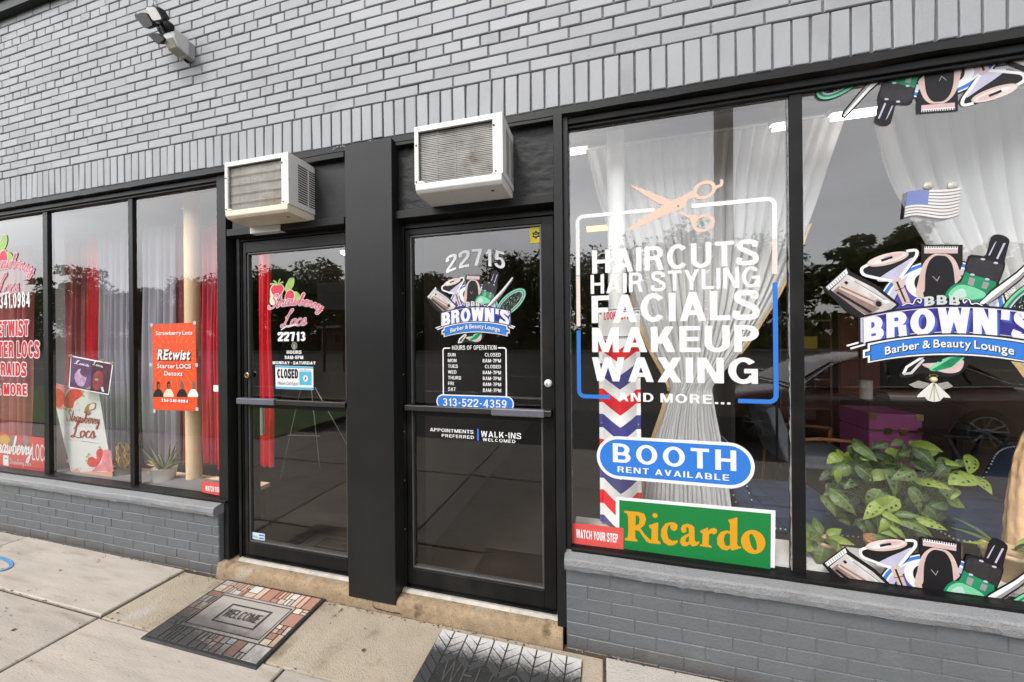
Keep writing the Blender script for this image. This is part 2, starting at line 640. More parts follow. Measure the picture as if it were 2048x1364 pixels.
def put_script(mb, text, fn, m, pen=.085, thin=.45, grow=0., dz=4e-5, out=Vector((0, -1, 0))):
    """cursive writing; fn(x in letter units, y) -> point. Strokes swell where the pen moves downward"""
    x = 0.
    n = 0
    for c in text:
        if c == ' ':
            x += .3
            continue
        st, wd = CUR[c]
        for s in st:
            P = catmull([(p[0] + x, p[1], 0) for p in s], 6)
            L, Q = [], []
            for i, p in enumerate(P):
                d = (P[min(i + 1, len(P) - 1)] - P[max(i - 1, 0)]).normalized()
                hw = .5 * (pen * (thin + (1 - thin) * abs(d.y)) + grow)
                q = Vector((-d.y, d.x, 0)) * hw
                L.append(p + q)
                Q.append(p - q)
            for i in range(len(P) - 1):
                n += 1
                mb.poly([fn(v.x, v.y) + out * dz * (n % 7) for v in (L[i], Q[i], Q[i + 1], L[i + 1])], m)
        x += wd
    return x


def script_width(text):
    return sum(.3 if c == ' ' else CUR[c][1] for c in text)
TONE = .64
# ---------------------------------------------------------------- colours of the place
PAINT = mat('wall paint light grey', (.362, .370, .388), .62, var=.05, vs=3, bump=.10, bs=140, dirt=[((.30, .30, .31), 2.2, .56, .14), ((.15, .15, .16), 30, .71, .03)])
PAINT_B = mat('wall paint light grey worn', (.355, .363, .382), .66, var=.06, vs=5, bump=.18, bs=90, dirt=[((.31, .31, .32), 3, .58, .14), ((.13, .13, .14), 34, .69, .03)])
PAINT_C = mat('wall paint light grey fresh', (.370, .378, .396), .58, var=.05, vs=4, bump=.12, bs=110, dirt=[((.31, .31, .32), 2.6, .57, .14)])
HEADJ = mat('painted mortar grey', (.20, .20, .205), .85, var=.3, vs=40, bump=.9, bs=160)
MORTAR = mat('mortar grey', (.17, .172, .18), .9, var=.25, vs=30, bump=.5, bs=120)
PAINT_LOW = mat('wall paint mid grey', (.128, .138, .148), .5, var=.09, vs=4, bump=.3, bs=70, dirt=[((.165, .17, .175), 7, .62, .12), ((.08, .08, .08), 40, .72, .03)])
_t = PAINT_LOW.node_tree
_b = _t.nodes['Principled BSDF']
_src = _b.inputs['Base Color'].links[0].from_socket
_tc = _t.nodes.new('ShaderNodeTexCoord')
_sp = _t.nodes.new('ShaderNodeSeparateXYZ')
_t.links.new(_tc.outputs['Object'], _sp.inputs[0])
_nz = _t.nodes.new('ShaderNodeTexNoise')
_nz.inputs['Scale'].default_value, _nz.inputs['Detail'].default_value = 9, 9
_t.links.new(_tc.outputs['Object'], _nz.inputs['Vector'])
_ma = _t.nodes.new('ShaderNodeMath')
_ma.operation = 'MULTIPLY_ADD'
_ma.inputs[1].default_value = -.22
_t.links.new(_nz.outputs[0], _ma.inputs[0])
_t.links.new(_sp.outputs[2], _ma.inputs[2])
_mr = _t.nodes.new('ShaderNodeMapRange')
_mr.inputs[1].default_value, _mr.inputs[2].default_value = -.02, -.13
_t.links.new(_ma.outputs[0], _mr.inputs[0])
_mx = _t.nodes.new('ShaderNodeMixRGB')
_mx.inputs[2].default_value = (.062, .052, .040, 1)
_mm = _t.nodes.new('ShaderNodeMath')
_mm.operation = 'MULTIPLY'
_mm.inputs[1].default_value = .65
_t.links.new(_mr.outputs[0], _mm.inputs[0])
_t.links.new(_mm.outputs[0], _mx.inputs[0])
_t.links.new(_src, _mx.inputs[1])
_t.links.new(_mx.outputs[0], _b.inputs['Base Color'])
SILLP = mat('sill paint', (.25, .255, .262), .6, var=.08, vs=9, bump=.6, bs=110, dirt=[((.12, .12, .12), 35, .70, .05)])
BLACK = mat('black metal', (.0085, .0083, .0085), .44, spec=.18, var=.35, vs=7, bump=.05, bs=120, dirt=[((.07, .065, .06), 150, .73, .03), ((.025, .023, .021), 3, .55, .2)])
BLACK2 = mat('black paint', (.014, .014, .0145), .5, spec=.2, var=.25, vs=6, bump=.10, bs=60)
DARKGREY_ = mat('dark grey panel', (.055, .055, .057), .5, var=.22, vs=5, bump=.45, bs=30)
STUCCO = mat('dark rough render', (.034, .034, .035), .6, spec=.2, var=.2, vs=8, bump=1.0, bs=14, stretch=(1, 1, 1.8))
PLY = mat('painted board', (.030, .030, .031), .5, spec=.2, var=.2, vs=9, bump=.25, bs=18)
WHITEP = mat('white vinyl', (.78, .78, .78), .45)
STEPC = mat('aggregate concrete', (.40, .285, .175), .9, var=.24, vs=22, bump=.9, bs=190, dirt=[((.14, .085, .045), 9, .62, .10), ((.52, .46, .38), 4, .60, .14), ((.20, .12, .06), 90, .62, .04)])
CONC = mat('broomed concrete', (.50, .445, .385), .88, var=.14, vs=2.4, bump=.28, bs=34, stretch=(1, 7, 1), dirt=[((.36, .31, .25), 2.2, .57, .16), ((.27, .235, .20), 16, .66, .06), ((.13, .11, .09), 48, .705, .02)])
CONC2 = mat('sandy concrete patch', (.445, .375, .285), .9, var=.14, vs=3, bump=.5, bs=130, dirt=[((.30, .235, .165), 7, .58, .14), ((.50, .45, .40), 3.2, .60, .1), ((.17, .12, .08), 110, .70, .03)])
CONC3 = mat('pale concrete', (.50, .465, .415), .9, var=.12, vs=3, bump=.5, bs=100, dirt=[((.26, .22, .18), 40, .70, .04)])
DIRT = mat('joint dirt', (.085, .062, .042), 1, var=.5, vs=40, bump=.6, bs=90)
TONE = 1.0
ASPH = mat('asphalt', (.055, .054, .053), .9, var=.22, vs=1.5, bump=.4, bs=150)
LINEW = mat('road paint white', (.60, .60, .58), .8, var=.2, vs=6)
LINEY = mat('road paint yellow', (.55, .36, .06), .8, var=.2, vs=6)
GRASS = mat('grass', (.085, .145, .035), .95, var=.55, vs=5, bump=1.0, bs=30, dirt=[((.16, .14, .05), 2.4, .58, .1)])

TONE = .64
# ---------------------------------------------------------------- ground
g = MB()
g.box(-420, 400, -240, 120, -.9, -.30, mat('earth', (.15, .12, .08), 1, var=.3, vs=.5))
struct(g.build('ground'))
g = MB()
g.box(-300, 260, -52, -3.28, -.3, -.12, ASPH)
struct(g.build('road'))
g = MB()
for (y, m, dash) in ((-9.0, LINEW, 3.2), (-14.5, LINEW, 3.2), (-21.0, LINEY, 0), (-21.25, LINEY, 0), (-34, LINEW, 3.2)):
    if dash:
        x = -150.
        while x < 120:
            g.box(x, x + dash, y - .07, y + .07, -.12, -.116, m)
            x += 9
    else:
        g.box(-280, 240, y - .06, y + .06, -.12, -.116, m)
g.box(-4.1, -1.4, -8.4, -8.0, -.12, -.116, LINEW)
struct(g.build('road_markings'))
g = MB()
g.box(-4.9, 40, -3.28, -3.13, -.3, -.005, CONC3)
g.box(-300, 260, -52.4, -52, -.3, 0.03, CONC3)
g.box(-90, -4.9, -6.6, -6.45, -.3, 0.0, CONC3)
struct(g.build('kerb', bevel=.012))
g = MB()
N = 60
lawn = lambda x0, x1, y0, y1: g.grid(lambda u, v: Vector((x0 + (x1 - x0) * u, y0 + (y1 - y0) * v, .015 + random.uniform(-.012, .02))), 50, 16, GRASS)
lawn(-90, -5.35, -6.45, -2.55)
struct(g.build('lawn'))
g = MB()
lawn(-300, 260, -120, -52.4)
struct(g.build('far_lawn'))

# pavement slabs, each a little off its neighbour; slab edges: x joints at 1.5 m, long joints parallel to the shop front
g = MB()


def slab(x0, x1, y0, y1, m, z=0., gap=.007, c=.006):
    dz = [z + random.uniform(-.003, .003) for _ in range(4)]
    a = [(x0 + gap, y0 + gap), (x1 - gap, y0 + gap), (x1 - gap, y1 - gap), (x0 + gap, y1 - gap)]
    i = [(x0 + gap + c, y0 + gap + c), (x1 - gap - c, y0 + gap + c), (x1 - gap - c, y1 - gap - c), (x0 + gap + c, y1 - gap - c)]
    vs = [(*p, -.15) for p in a] + [(*p, dz[k] - c) for k, p in enumerate(a)] + [(*p, dz[k]) for k, p in enumerate(i)]
    fs = [(8, 9, 10, 11)]
    for k in range(4):
        q = (k + 1) % 4
        fs += [(k, q, 4 + q, 4 + k), (4 + k, 4 + q, 8 + q, 8 + k)]
    g.add(vs, fs, m)


CONCB = mat('broomed concrete darker', (.46, .41, .355), .88, var=.16, vs=1.8, bump=.28, bs=34, stretch=(1, 7, 1), dirt=[((.33, .285, .235), 1.8, .55, .16), ((.25, .21, .18), 14, .64, .06), ((.12, .10, .085), 52, .70, .02)])
xs_in = [-12, -10.2, -8.2, -6.44, -4.67, -2.88]
for a, b in zip(xs_in[:-1], xs_in[1:]):
    slab(a, b, -.455, -.012, CONC if a > -5 else CONCB)
slab(-2.868, .0, -.463, -.026, CONC2, -.005, .006)
slab(.0, 1.5, -.455, -.012, CONC3, .002, .009)
slab(1.5, 5, -.455, -.012, CONC3)
xs_out = [-12, -10.4, -8.9, -7.4, -5.9, -4.38, -2.88, -1.525, .0, 1.5, 3.0, 4.5, 6.0, 7.5, 9.0, 12.]
for a, b in zip(xs_out[:-1], xs_out[1:]):
    slab(a, b, -1.87, -.455, CONCB if round(a * 2) % 2 else CONC, 0, .008)
    if b > -5.5:
        slab(a, b, -3.13, -1.87, CONC)
    else:
        slab(a, b, -2.55, -1.87, CONC)
struct(g.build('sidewalk'))
g = MB()
g.box(-14, 14, -3.2, .02, -.3, -.016, DIRT)
struct(g.build('sidewalk_bed'))
# grit and dead bits gathered along the foot of the wall and in the joints
rg_ = random.Random(6)
g = MB()
GRIT = mat('grit', (.10, .065, .035), 1, var=.5, vs=90)
GRIT2 = mat('pale grit', (.40, .33, .25), 1, var=.4, vs=90)
for k in range(900):
    q_ = rg_.random()
    if q_ < .55:
        p = Vector((rg_.uniform(-9, 3), -.012 - abs(rg_.gauss(0, .012)), .0))
        if -2.6 < p.x < -.2:
            p.y -= .028
    elif q_ < .75:
        p = Vector((rg_.uniform(-6, 1.6), -.458 + rg_.gauss(0, .006), .0))
    elif q_ < .85:
        p = Vector((rg_.choice((-2.88, -1.525, -4.67, 0)) + rg_.gauss(0, .006), rg_.uniform(-1.4, -.02), .0))
    else:
        p = Vector((rg_.uniform(-6, 1.5), rg_.uniform(-1.2, -.05), .003))
    s_ = rg_.uniform(.002, .0055)
    g.ball(p + Vector((0, 0, s_ * .4)), s_, GRIT if rg_.random() < .6 else GRIT2, 5, (1.3, rg_.uniform(.6, 1.4), .6))
for k in range(34):
    p = Vector((rg_.uniform(-5, 1.5), rg_.uniform(-1.2, -.06), .0048))
    r_ = rg_.uniform(.004, .011)
    g.poly([p + Vector((math.cos(a_) * r_ * rg_.uniform(.8, 1.3), math.sin(a_) * r_ * rg_.uniform(.7, 1.2), 0)) for a_ in [q_ * .785 for q_ in range(8)]], GRIT)
o_ = g.build('debris')
o_['kind'] = 'stuff'
g = MB()
for k in range(26):
    p = Vector((rg_.choice((-2.62, -2.88, -2.86, -3.6)) + rg_.gauss(0, .03), -.02 - rg_.random() * .10, -.004))
    a_ = rg_.uniform(0, 6.28)
    ln = rg_.uniform(.015, .045)
    g.tube([p, p + Vector((math.cos(a_) * .3, math.sin(a_) * .3, .8)) * ln * .6, p + Vector((math.cos(a_) * .7, math.sin(a_) * .7, .9)) * ln], [.0012, .001, .0003], mat('dry weed', (.20, .19, .06), .9, var=.4, vs=60), 4)
o_ = g.build('weeds')
o_['kind'] = 'stuff'
# blue utility paint mark on the slab at the far left
g = MB()
BLUEP = mat('blue spray paint', (.05, .28, .62), .8, var=.3, vs=20, dirt=[((.30, .36, .42), 60, .55, .1)])
for (rx, ry, t) in ((.30, .080, .022), (.13, .028, .015)):
    c = gd(-35, 1127)
    n = 40
    for k in range(n):
        a, b = 2 * math.pi * k / n, 2 * math.pi * (k + 1) / n
        g.poly([c + Vector((math.cos(q) * r1, math.sin(q) * r2, .0055)) for q, r1, r2 in ((a, rx, ry), (b, rx, ry), (b, rx - t, ry - t), (a, rx - t, ry - t))], BLUEP)
struct(g.build('road_paint_mark'))

# ---------------------------------------------------------------- the building
bld = thing('storefront_building', 'painted grey brick commercial building with two black framed glass doors and wide shop windows', 'building', (0, 0, 0))
XL, XR = -9.0, 4.2
ZSOLD, ZROW = 2.832, 3.045
g = MB()
g.box(XL, XR, .011, .30, ZSOLD + .004, 4.41, MORTAR)
j = .0045
PIT, LEN = .0655, .2214
for r in range(21):
    z0, z1 = ZROW + r * PIT, ZROW + (r + 1) * PIT
    if z1 > 4.425:
        break
    header = r in (3, 10, 17)
    ln = LEN / 2 if header else LEN
    x = XL - random.uniform(0, .02) - (LEN / 2 if r % 2 else 0) + (LEN / 4 if header else 0)
    while x < XR:
        e = x + ln * random.uniform(.985, 1.015)
        dz = random.uniform(-.0012, .0012)
        g.face_block(x + j, e - j, z0 + j * .75 + dz, z1 - j * .75 + dz, random.uniform(-.0022, .0012), .012, .0032, random.choice((PAINT, PAINT, PAINT_B, PAINT_C)), .0009)
        if random.random() < .8:
            g.face_block(e - j * 1.05, e + j * 1.05, z0 + .0012, z1 - .0012, .0048 + random.uniform(-.0014, .0022), .012, .0012, HEADJ, .0008)
        x = e
g.build('brick_wall', bld)
g = MB()
x = XL
while x < XR:
    e = x + random.gauss(.0745, .0022)
    tl = random.gauss(0, .0011)
    k = len(g.v)
    g.face_block(x + j * 1.1, e - j * 1.1, ZSOLD + random.uniform(-.002, .003), ZROW - .004, random.uniform(-.0024, .001), .012, .003, random.choice((PAINT, PAINT, PAINT_B, PAINT_C)), .0008)
    for v in g.v[k:]:
        v.x += tl * (v.z - 2.93) / .1
    x = e
g.build('soldier_course', bld)
g = MB()
g.box(XL, XR, -.055, .32, 4.412, 4.50, BLACK)
g.box(XL, XR, -.075, .34, 4.50, 4.53, BLACK)
g.build('coping', bld, bevel=.004)
# lintel: painted steel angle under the soldiers
g = MB()
n = 160
xs = [XL + (XR - XL) * k / n for k in range(n + 1)]
low = [2.792 + random.uniform(-.0025, .0025) for _ in xs]
for k in range(n):
    x0, x1 = xs[k], xs[k + 1]
    for q in ([(x0, .004, 2.831), (x1, .004, 2.831), (x1, .003, low[k + 1]), (x0, .003, low[k])], [(x0, .003, low[k]), (x1, .003, low[k + 1]), (x1, .12, low[k + 1]), (x0, .12, low[k])]):
        g.poly(q[::-1], BLACK2)
g.build('lintel', bld)

# brick base walls and their rough sills
ZLIP0, ZLIP1, ZS = .418, .472, .492
for (x0, x1) in ((XL, -2.585), (-.1895, XR)):
    g = MB()
    g.box(x0, x1, -.0002, .28, -.1, ZLIP0 + .03, PAINT_LOW)
    for r in range(8):
        z0 = -.075 + r * .0675
        z1 = min(z0 + .0675, ZLIP0 + .02)
        x = x0 - (.11 if r % 2 else 0)
        while x < x1 - .004:
            e = x + .222 * random.uniform(.97, 1.03)
            if x1 - e < .05:
                e = x1
            if x < x0:
                xx = x0
            else:
                xx = x
            dz = random.uniform(-.0022, .0022)
            g.face_block(xx + .0022, min(e, x1) - .0022, z0 + .002 + dz, z1 - .002 + dz, random.uniform(-.0042, -.0020), .0, .0028, PAINT_LOW, .0009)
            x = e
    g.build('base_wall', bld)
    g = MB()
    n = 150
    X0, X1 = x0, x1 + (.004 if x1 < 0 else 0) if x1 < 0 else x1
    if x0 > -1:
        X0 = x0 - .006
    rnd = [[random.gauss(0, 1) for _ in range(n + 1)] for _ in range(6)]
    sm = lambda q: [sum(q[max(0, i - 2):i + 3]) / len(q[max(0, i - 2):i + 3]) for i in range(len(q))]
    rnd = [[.5 * a + .5 * b for a, b in zip(sm(q), q)] for q in rnd]
    prof = [(.30, ZS + .004, 0, 0), (.03, ZS, 0, 0), (-.032, ZLIP1 + .004, .001, .0012), (-.040, ZLIP1 - .003, .002, .0016), (-.043, (ZLIP0 + ZLIP1) / 2, .0022, .001), (-.036, ZLIP0 + .002, .003, .0028), (-.026, ZLIP0 - .004, .002, .002), (.02, ZLIP0 - .002, 0, 0)]

    def fn(u, v):
        i, k = round(u * n), round(v * (len(prof) - 1))
        p = prof[k]
        a, b = rnd[k % 6][i], rnd[(k + 2) % 6][i]
        return Vector((X0 + (X1 - X0) * u, p[0] + a * p[2], p[1] + b * p[3] + .002 * math.sin(u * 37)))
    g.grid(fn, n, len(prof) - 1, SILLP)
    for e in (0, n):
        pts = [fn(e / n, k / (len(prof) - 1)) for k in range(len(prof))]
        g.poly(pts if e == 0 else pts[::-1], SILLP)
    g.build('sill', bld, smooth=False)

# ---- shop windows
YG = .07
ZG0, ZG1 = .508, 2.752
GLASS = glass_mat('shop glass', 1.86, (.98, .985, .98))
GLASSD = glass_mat('door glass', 1.62, (.86, .84, .82))
GLASSL = glass_mat('left shop glass', 1.54, (.97, .975, .97))
SILIC = mat('old white sealant', (.30, .30, .30), .8, var=.3, vs=30, bump=.8, bs=70)


def shop_window(x0, x1, mulls, name='shop_window'):
    g = MB()
    g.box(x0, x1, .022, .10, ZS - .002, ZG0 - .004, BLACK)          # bottom rail
    g.box(x0, x1, .012, .022, ZS - .006, ZS + .012, BLACK)
    g.box(x0, x1, .034, .10, ZG1, 2.785, BLACK)                      # top rail
    g.box(x0, x1, .048, .075, ZG1 - .016, ZG1 + .001, BLACK)
    for m_ in mulls:
        g.box(m_[0], m_[1], .056, .10, ZG0 - .004, ZG1 + .002, BLACK)
    w = g.build(name, bld, bevel=.003)
    edges = [x0] + [q for m_ in mulls for q in m_] + [x1]
    for a, b in zip(edges[::2], edges[1::2]):
        if b - a < .1:
            continue
        g = MB()
        g.poly([(a, YG, ZG0 - .006), (b, YG, ZG0 - .006), (b, YG, ZG1 + .004), (a, YG, ZG1 + .004)], GLASS if a > -1 else GLASSL)
        g.build('pane', w)
        if a > -1:
            # smeared sealant round the edge of the glass
            g = MB()
            n = 90

            def strip(p, q, side, wd):
                rr = [wd * random.uniform(.25, 1.) for _ in range(n + 1)]
                for k in range(n):
                    c0, c1 = p.lerp(q, k / n), p.lerp(q, (k + 1) / n)
                    g.poly([c0, c1, c1 + side * rr[k + 1], c0 + side * rr[k]], SILIC)
            y = YG - .0015
            strip(Vector((a, y, ZG0)), Vector((a, y, ZG1)), Vector((1, 0, 0)), .006)
            strip(Vector((b, y, ZG0)), Vector((b, y, ZG1)), Vector((-1, 0, 0)), .009)
            strip(Vector((a, y, ZG1 - .012)), Vector((b, y, ZG1 - .012)), Vector((0, 0, -1)), .012)
            g.build('sealant', w)
    return w


mx = lambda p, Y=.056: at(p, 700, Y).x
win_l = shop_window(XL, -2.545, [(-6.6, -6.54), (-5.55, -5.49), (mx(87), mx(96.5)), (mx(258), mx(267))])
win_r = shop_window(-.163, XR, [(mx(1583.5), mx(1609.5)), (2.2, 2.255), (3.3, 3.355)])

# ---- posts, pier, door step
g = MB()
g.box(at(444.7, 1000, .03).x - .03, at(456.3, 1000, .03).x, .03, .20, .085, 2.800, BLACK2)
g.box(-2.500, -2.455, .070, .20, .085, 2.37, BLACK)
g.build('door_post', bld, bevel=.003)
g = MB()
g.box(-.238, -.191, .002, .20, .088, 2.800, BLACK2)
g.box(-.191, -.163, .024, .20, .49, 2.790, BLACK2)
g.build('door_post', bld, bevel=.003)
g = MB()
g.box(at(692.5, 700, -.03).x, at(786.5, 700, -.03).x, -.03, .35, .050, 2.803, mat('black sheet metal', (.016, .0158, .016), .38, spec=.2, var=.25, vs=2, bump=.03, bs=8, dirt=[((.045, .043, .04), 90, .74, .02)]))
g.box(at(786.5, 700, -.03).x - .03, -1.190, .03, .35, .085, 2.37, BLACK)
g.box(-1.560, -1.546, .03, .35, .085, 2.37, BLACK)
pier = g.build('pier', bld, bevel=.004)
g = MB()
n = 60
rn = [[random.gauss(0, 1) for _ in range(n + 1)] for _ in range(5)]
prof = [(.24, .084, 0, 0), (.03, .083, .0, .001), (-.006, .079, .002, .002), (-.018, .066, .003, .002), (-.022, .03, .003, .002), (-.026, -.03, .003, 0)]
sfn = lambda u, v: Vector((-2.588 + 2.378 * u, prof[round(v * 5)][0] + rn[round(v * 4)][round(u * n)] * prof[round(v * 5)][2], prof[round(v * 5)][1] + rn[(round(v * 4) + 1) % 5][round(u * n)] * prof[round(v * 5)][3]))
g.grid(sfn, n, 5, STEPC)
for e in (0, 1):
    pts = [sfn(e, k / 5) for k in range(6)]
    g.poly(pts if e == 0 else pts[::-1], STEPC)
g.build('doorstep', bld, smooth=True)
# chipped filler where the pier meets the brick
g = MB()
CAULK = mat('pale filler', (.34, .34, .34), .9, var=.3, vs=40)
xa_, xb_ = -1.62, -1.18
n = 60
zz_ = [2.806 + .012 * math.sin(k * .21) + random.uniform(-.004, .004) for k in range(n + 1)]
for k in range(n):
    if random.random() < .72:
        u0_, u1_ = xa_ + (xb_ - xa_) * k / n, xa_ + (xb_ - xa_) * (k + 1) / n
        g.poly([(u0_, -.0035, zz_[k]), (u1_, -.0035, zz_[k + 1]), (u1_, -.0035, zz_[k + 1] + random.uniform(.002, .007)), (u0_, -.0035, zz_[k] + random.uniform(.002, .007))], CAULK)
g.build('filler', bld)
# crack in the step below the pier
g = MB()
cp = [at(745, 1193, -.024), at(746, 1212, -.027), at(752, 1217, -.027), at(768, 1221, -.027), at(785, 1225, -.0275), at(800, 1227, -.028)]
for a, b, r0 in zip(cp[:-1], cp[1:], (1, 2, 2, 1.6, 2.4)):
    a, b = a.copy(), b.copy()
    dv = Vector((0, -.0012, 0))
    wv = Vector((.0022 * r0 * .5, 0, .0022 * r0))
    g.poly([a - wv + dv, b - wv + dv, b + wv + dv, a + wv + dv], DIRT)
g.build('crack', bld)

# ---- transom panels and trims over the doors
for (x0, x1, m, zb) in ((-2.500, -1.546, PLY, 2.34), (-1.203, -.238, STUCCO, 2.335)):
    g = MB()
    nx, nz = 40, 20
    amp = .004 if m is STUCCO else .0006
    g.grid(lambda u, v: Vector((x0 + (x1 - x0) * u, .045 + random.uniform(-amp, amp), zb + .04 + (2.785 - zb - .04) * v)), nx, nz, m)
    g.box(x0, x1, .055, .12, zb + .04, 2.785, m)
    g.build('transom_panel', bld, smooth=True)
    g = MB()
    g.box(x0, x1, .004, .12, zb, zb + .047, BLACK2)
    g.box(x0, x1, .006, .12, 2.757 if m is PLY else 2.772, 2.803, BLACK2)
    g.build('trim', bld, bevel=.003)

# ---- doors
BRASS = mat('brass', (.62, .45, .20), .3, 1, var=.2, vs=60)
STEEL = mat('brushed steel', (.55, .55, .55), .32, 1, var=.1, vs=30)
PADC = mat('slate push pad', (.125, .125, .155), .35, var=.08, vs=9)
BARC = mat('dark bronze bar', (.075, .072, .068), .32, .7, var=.1, vs=9)
ALU = mat('worn aluminium threshold', (.44, .41, .36), .6, .1, var=.25, vs=14, bump=.3, bs=60, dirt=[((.25, .2, .14), 18, .62, .1)])


def door(x0, x1, gx0, gx1, gz0, gz1, ztop, lock_side, padx, bar_z, lock_z, ztr):
    yf, yg = .078, .100
    z0 = .112
    g = MB()
    g.box(x0, gx0, yf, .125, z0, ztop, BLACK)
    g.box(gx1, x1, yf, .125, z0, ztop, BLACK)
    g.box(gx0, gx1, yf, .125, z0, gz0, BLACK)
    g.box(gx0, gx1, yf, .125, gz1, ztop, BLACK)
    bw = .011
    for (a, b, c, d) in ((gx0, gx1, gz0, gz0 + bw), (gx0, gx1, gz1 - bw, gz1), (gx0, gx0 + bw, gz0 + bw, gz1 - bw), (gx1 - bw, gx1, gz0 + bw, gz1 - bw)):
        g.box(a, b, yf + .008, .12, c, d, mat('glazing bead', (.10, .098, .095), .4, .3, var=.15, vs=12))
    d = g.build('door', bld, bevel=.0025)
    g = MB()
    g.poly([(gx0, yg, gz0), (gx1, yg, gz0), (gx1, yg, gz1), (gx0, yg, gz1)], GLASSD)
    g.build('pane', d)
    g = MB()
    g.box(gx0 + .011, gx1 - .011, yf + .006, .118, bar_z - .055, bar_z - .012, BLACK)
    g.build('mid_rail', d, bevel=.002)
    g = MB()
    rod = catmull([(x0 + .02, .035, bar_z), (x1 - .02, .035, bar_z)], 6)
    g.box(x0 + .012, x1 - .012, .030, .056, bar_z - .017, bar_z + .017, BARC)
    for xx in (x0 + .012, x1 - .052):
        g.box(xx, xx + .04, .050, yf, bar_z - .02, bar_z + .02, BLACK)
    b = g.build('push_bar', d, bevel=.006, seg=3)
    g = MB()
    g.box(padx[0], padx[1], .018, .058, bar_z - .021, bar_z + .021, PADC)
    g.build('push_pad', b, bevel=.007, seg=3)
    g = MB()
    lx = (x1 - .035) if lock_side > 0 else (x0 + .035)
    if lock_side > 0:
        g.lathe([(.0, .0), (.022, .0), (.022, .006), (.017, .014), (.008, .018), (0, .019)], (lx, yf, lock_z), WHITEP, 20, (0, -1, 0))
        g.box(lx - .010, lx - .004, yf - .021, yf - .017, lock_z - .01, lock_z + .004, mat('lock grey', (.35, .35, .36), .4, .5))
    else:
        g.lathe([(.0, .0), (.021, .0), (.021, .008), (.016, .013), (.012, .013), (.012, .010), (0, .010)], (lx, yf, lock_z), BRASS, 20, (0, -1, 0))
        g.box(lx - .0015, lx + .0015, yf - .0125, yf - .0095, lock_z - .007, lock_z + .007, BLACK)
    g.build('lock', d, smooth=False)
    g = MB()
    g.box(x0, x1, .066, .10, .092, .104, BLACK)
    for k in range(60):
        xx = x0 + (x1 - x0) * k / 60
        g.box(xx + .001, xx + (x1 - x0) / 60 - .001, .072, .08, .088, .098, BLACK2)
    g.build('door_sweep', d)
    # frame round the leaf
    g = MB()
    g.box(x0 - .022, x0 - .004, .07, .16, .088, ztr, BLACK)
    g.box(x1 + .004, x1 + .012, .07, .16, .088, ztr, BLACK)
    g.box(x0 - .004, x1 + .004, .07, .16, ztop + .004, ztr, BLACK)
    for zz in (.45, .75, 1.05, 1.4, 1.9):
        xx = x0 - .014 if lock_side > 0 else x1 + .004
        g.ball((xx, .069, zz), .004, STEEL, 8)
    g.build('door_frame', bld, bevel=.002)
    g = MB()
    g.add([(x0 - .02, .04, .0835), (x1 + .012, .04, .0835), (x1 + .012, .055, .096), (x0 - .02, .055, .096), (x1 + .012, .16, .098), (x0 - .02, .16, .098)], [(0, 1, 2, 3), (3, 2, 4, 5)], ALU)
    g.build('threshold', bld)
    return d


door2 = door(-1.166, -.252, at(823, 800, .09).x, at(1086, 800, .09).x, at(960, 1157, .09).z, at(960, 459, .09).z, at(955, 446, .08).z, 1,
             (at(983, 830, .03).x, at(1089, 830, .03).x), at(955, 822, .03).z, at(1100.5, 767, .07).z, 2.335)
door1 = door(-2.452, -1.562, at(497.5, 800, .09).x, at(690, 800, .09).x + .02, at(590, 1098, .09).z, at(590, 498, .09).z, at(590, 475, .08).z, -1,
             (at(475, 806, .03).x, at(550, 806, .03).x), at(580, 806, .03).z, at(480, 750.5, .07).z, 2.34)

# ---- rooms behind the glass
TONE = 1.0
WALLB = mat('brown room wall', (.16, .115, .07), .9, var=.15, vs=2)
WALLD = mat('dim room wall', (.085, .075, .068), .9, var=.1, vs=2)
FLOORB = mat('brown room floor', (.042, .033, .026), .6, var=.25, vs=3)
CEIL = mat('ceiling white', (.42, .41, .40), .9, var=.06, vs=2)
g = MB()
g.box(XL, -1.46, .30, 6.3, -.1, -.004, FLOORB)
g.box(-1.30, XR, .30, 6.3, -.1, -.004, FLOORB)
g.build('room_floor', bld)
g = MB()
g.box(XL, XR, .12, 6.3, 2.98, 3.10, CEIL)
g.build('room_ceiling', bld)
g = MB()
g.box(XL - .2, XR + .2, 6.3, 6.6, -.1, 4.42, WALLB)
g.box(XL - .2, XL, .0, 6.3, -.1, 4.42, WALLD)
g.box(XR, XR + .2, .0, 6.3, -.1, 4.42, WALLB)
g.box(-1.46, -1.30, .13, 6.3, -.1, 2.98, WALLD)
g.build('room_wall', bld)
g = MB()
g.box(XL, XR, .32, 6.3, 4.30, 4.40, BLACK2)
g.build('roof', bld)
TONE = .64
# ---------------------------------------------------------------- things fixed to or lying before the front
ENAM = mat('white enamel', (.86, .85, .83), .35, var=.05, vs=8, dirt=[((.50, .36, .16), 14, .73, .07)])
ENAMD = mat('yellowed white plastic', (.84, .75, .58), .45, var=.10, vs=7, dirt=[((.42, .24, .08), 20, .66, .08)])
FINS = mat('condenser fins', (.33, .32, .30), .6, .35, var=.25, vs=9, dirt=[((.17, .13, .07), 6, .60, .12)])
FINS2 = mat('yellow grey condenser fins', (.42, .40, .355), .6, .3, var=.25, vs=7, dirt=[((.30, .21, .09), 4, .56, .14)])
DARKV = mat('dark vent', (.012, .012, .014), .8)
RUST = mat('rust', (.16, .075, .03), .9, var=.4, vs=50)


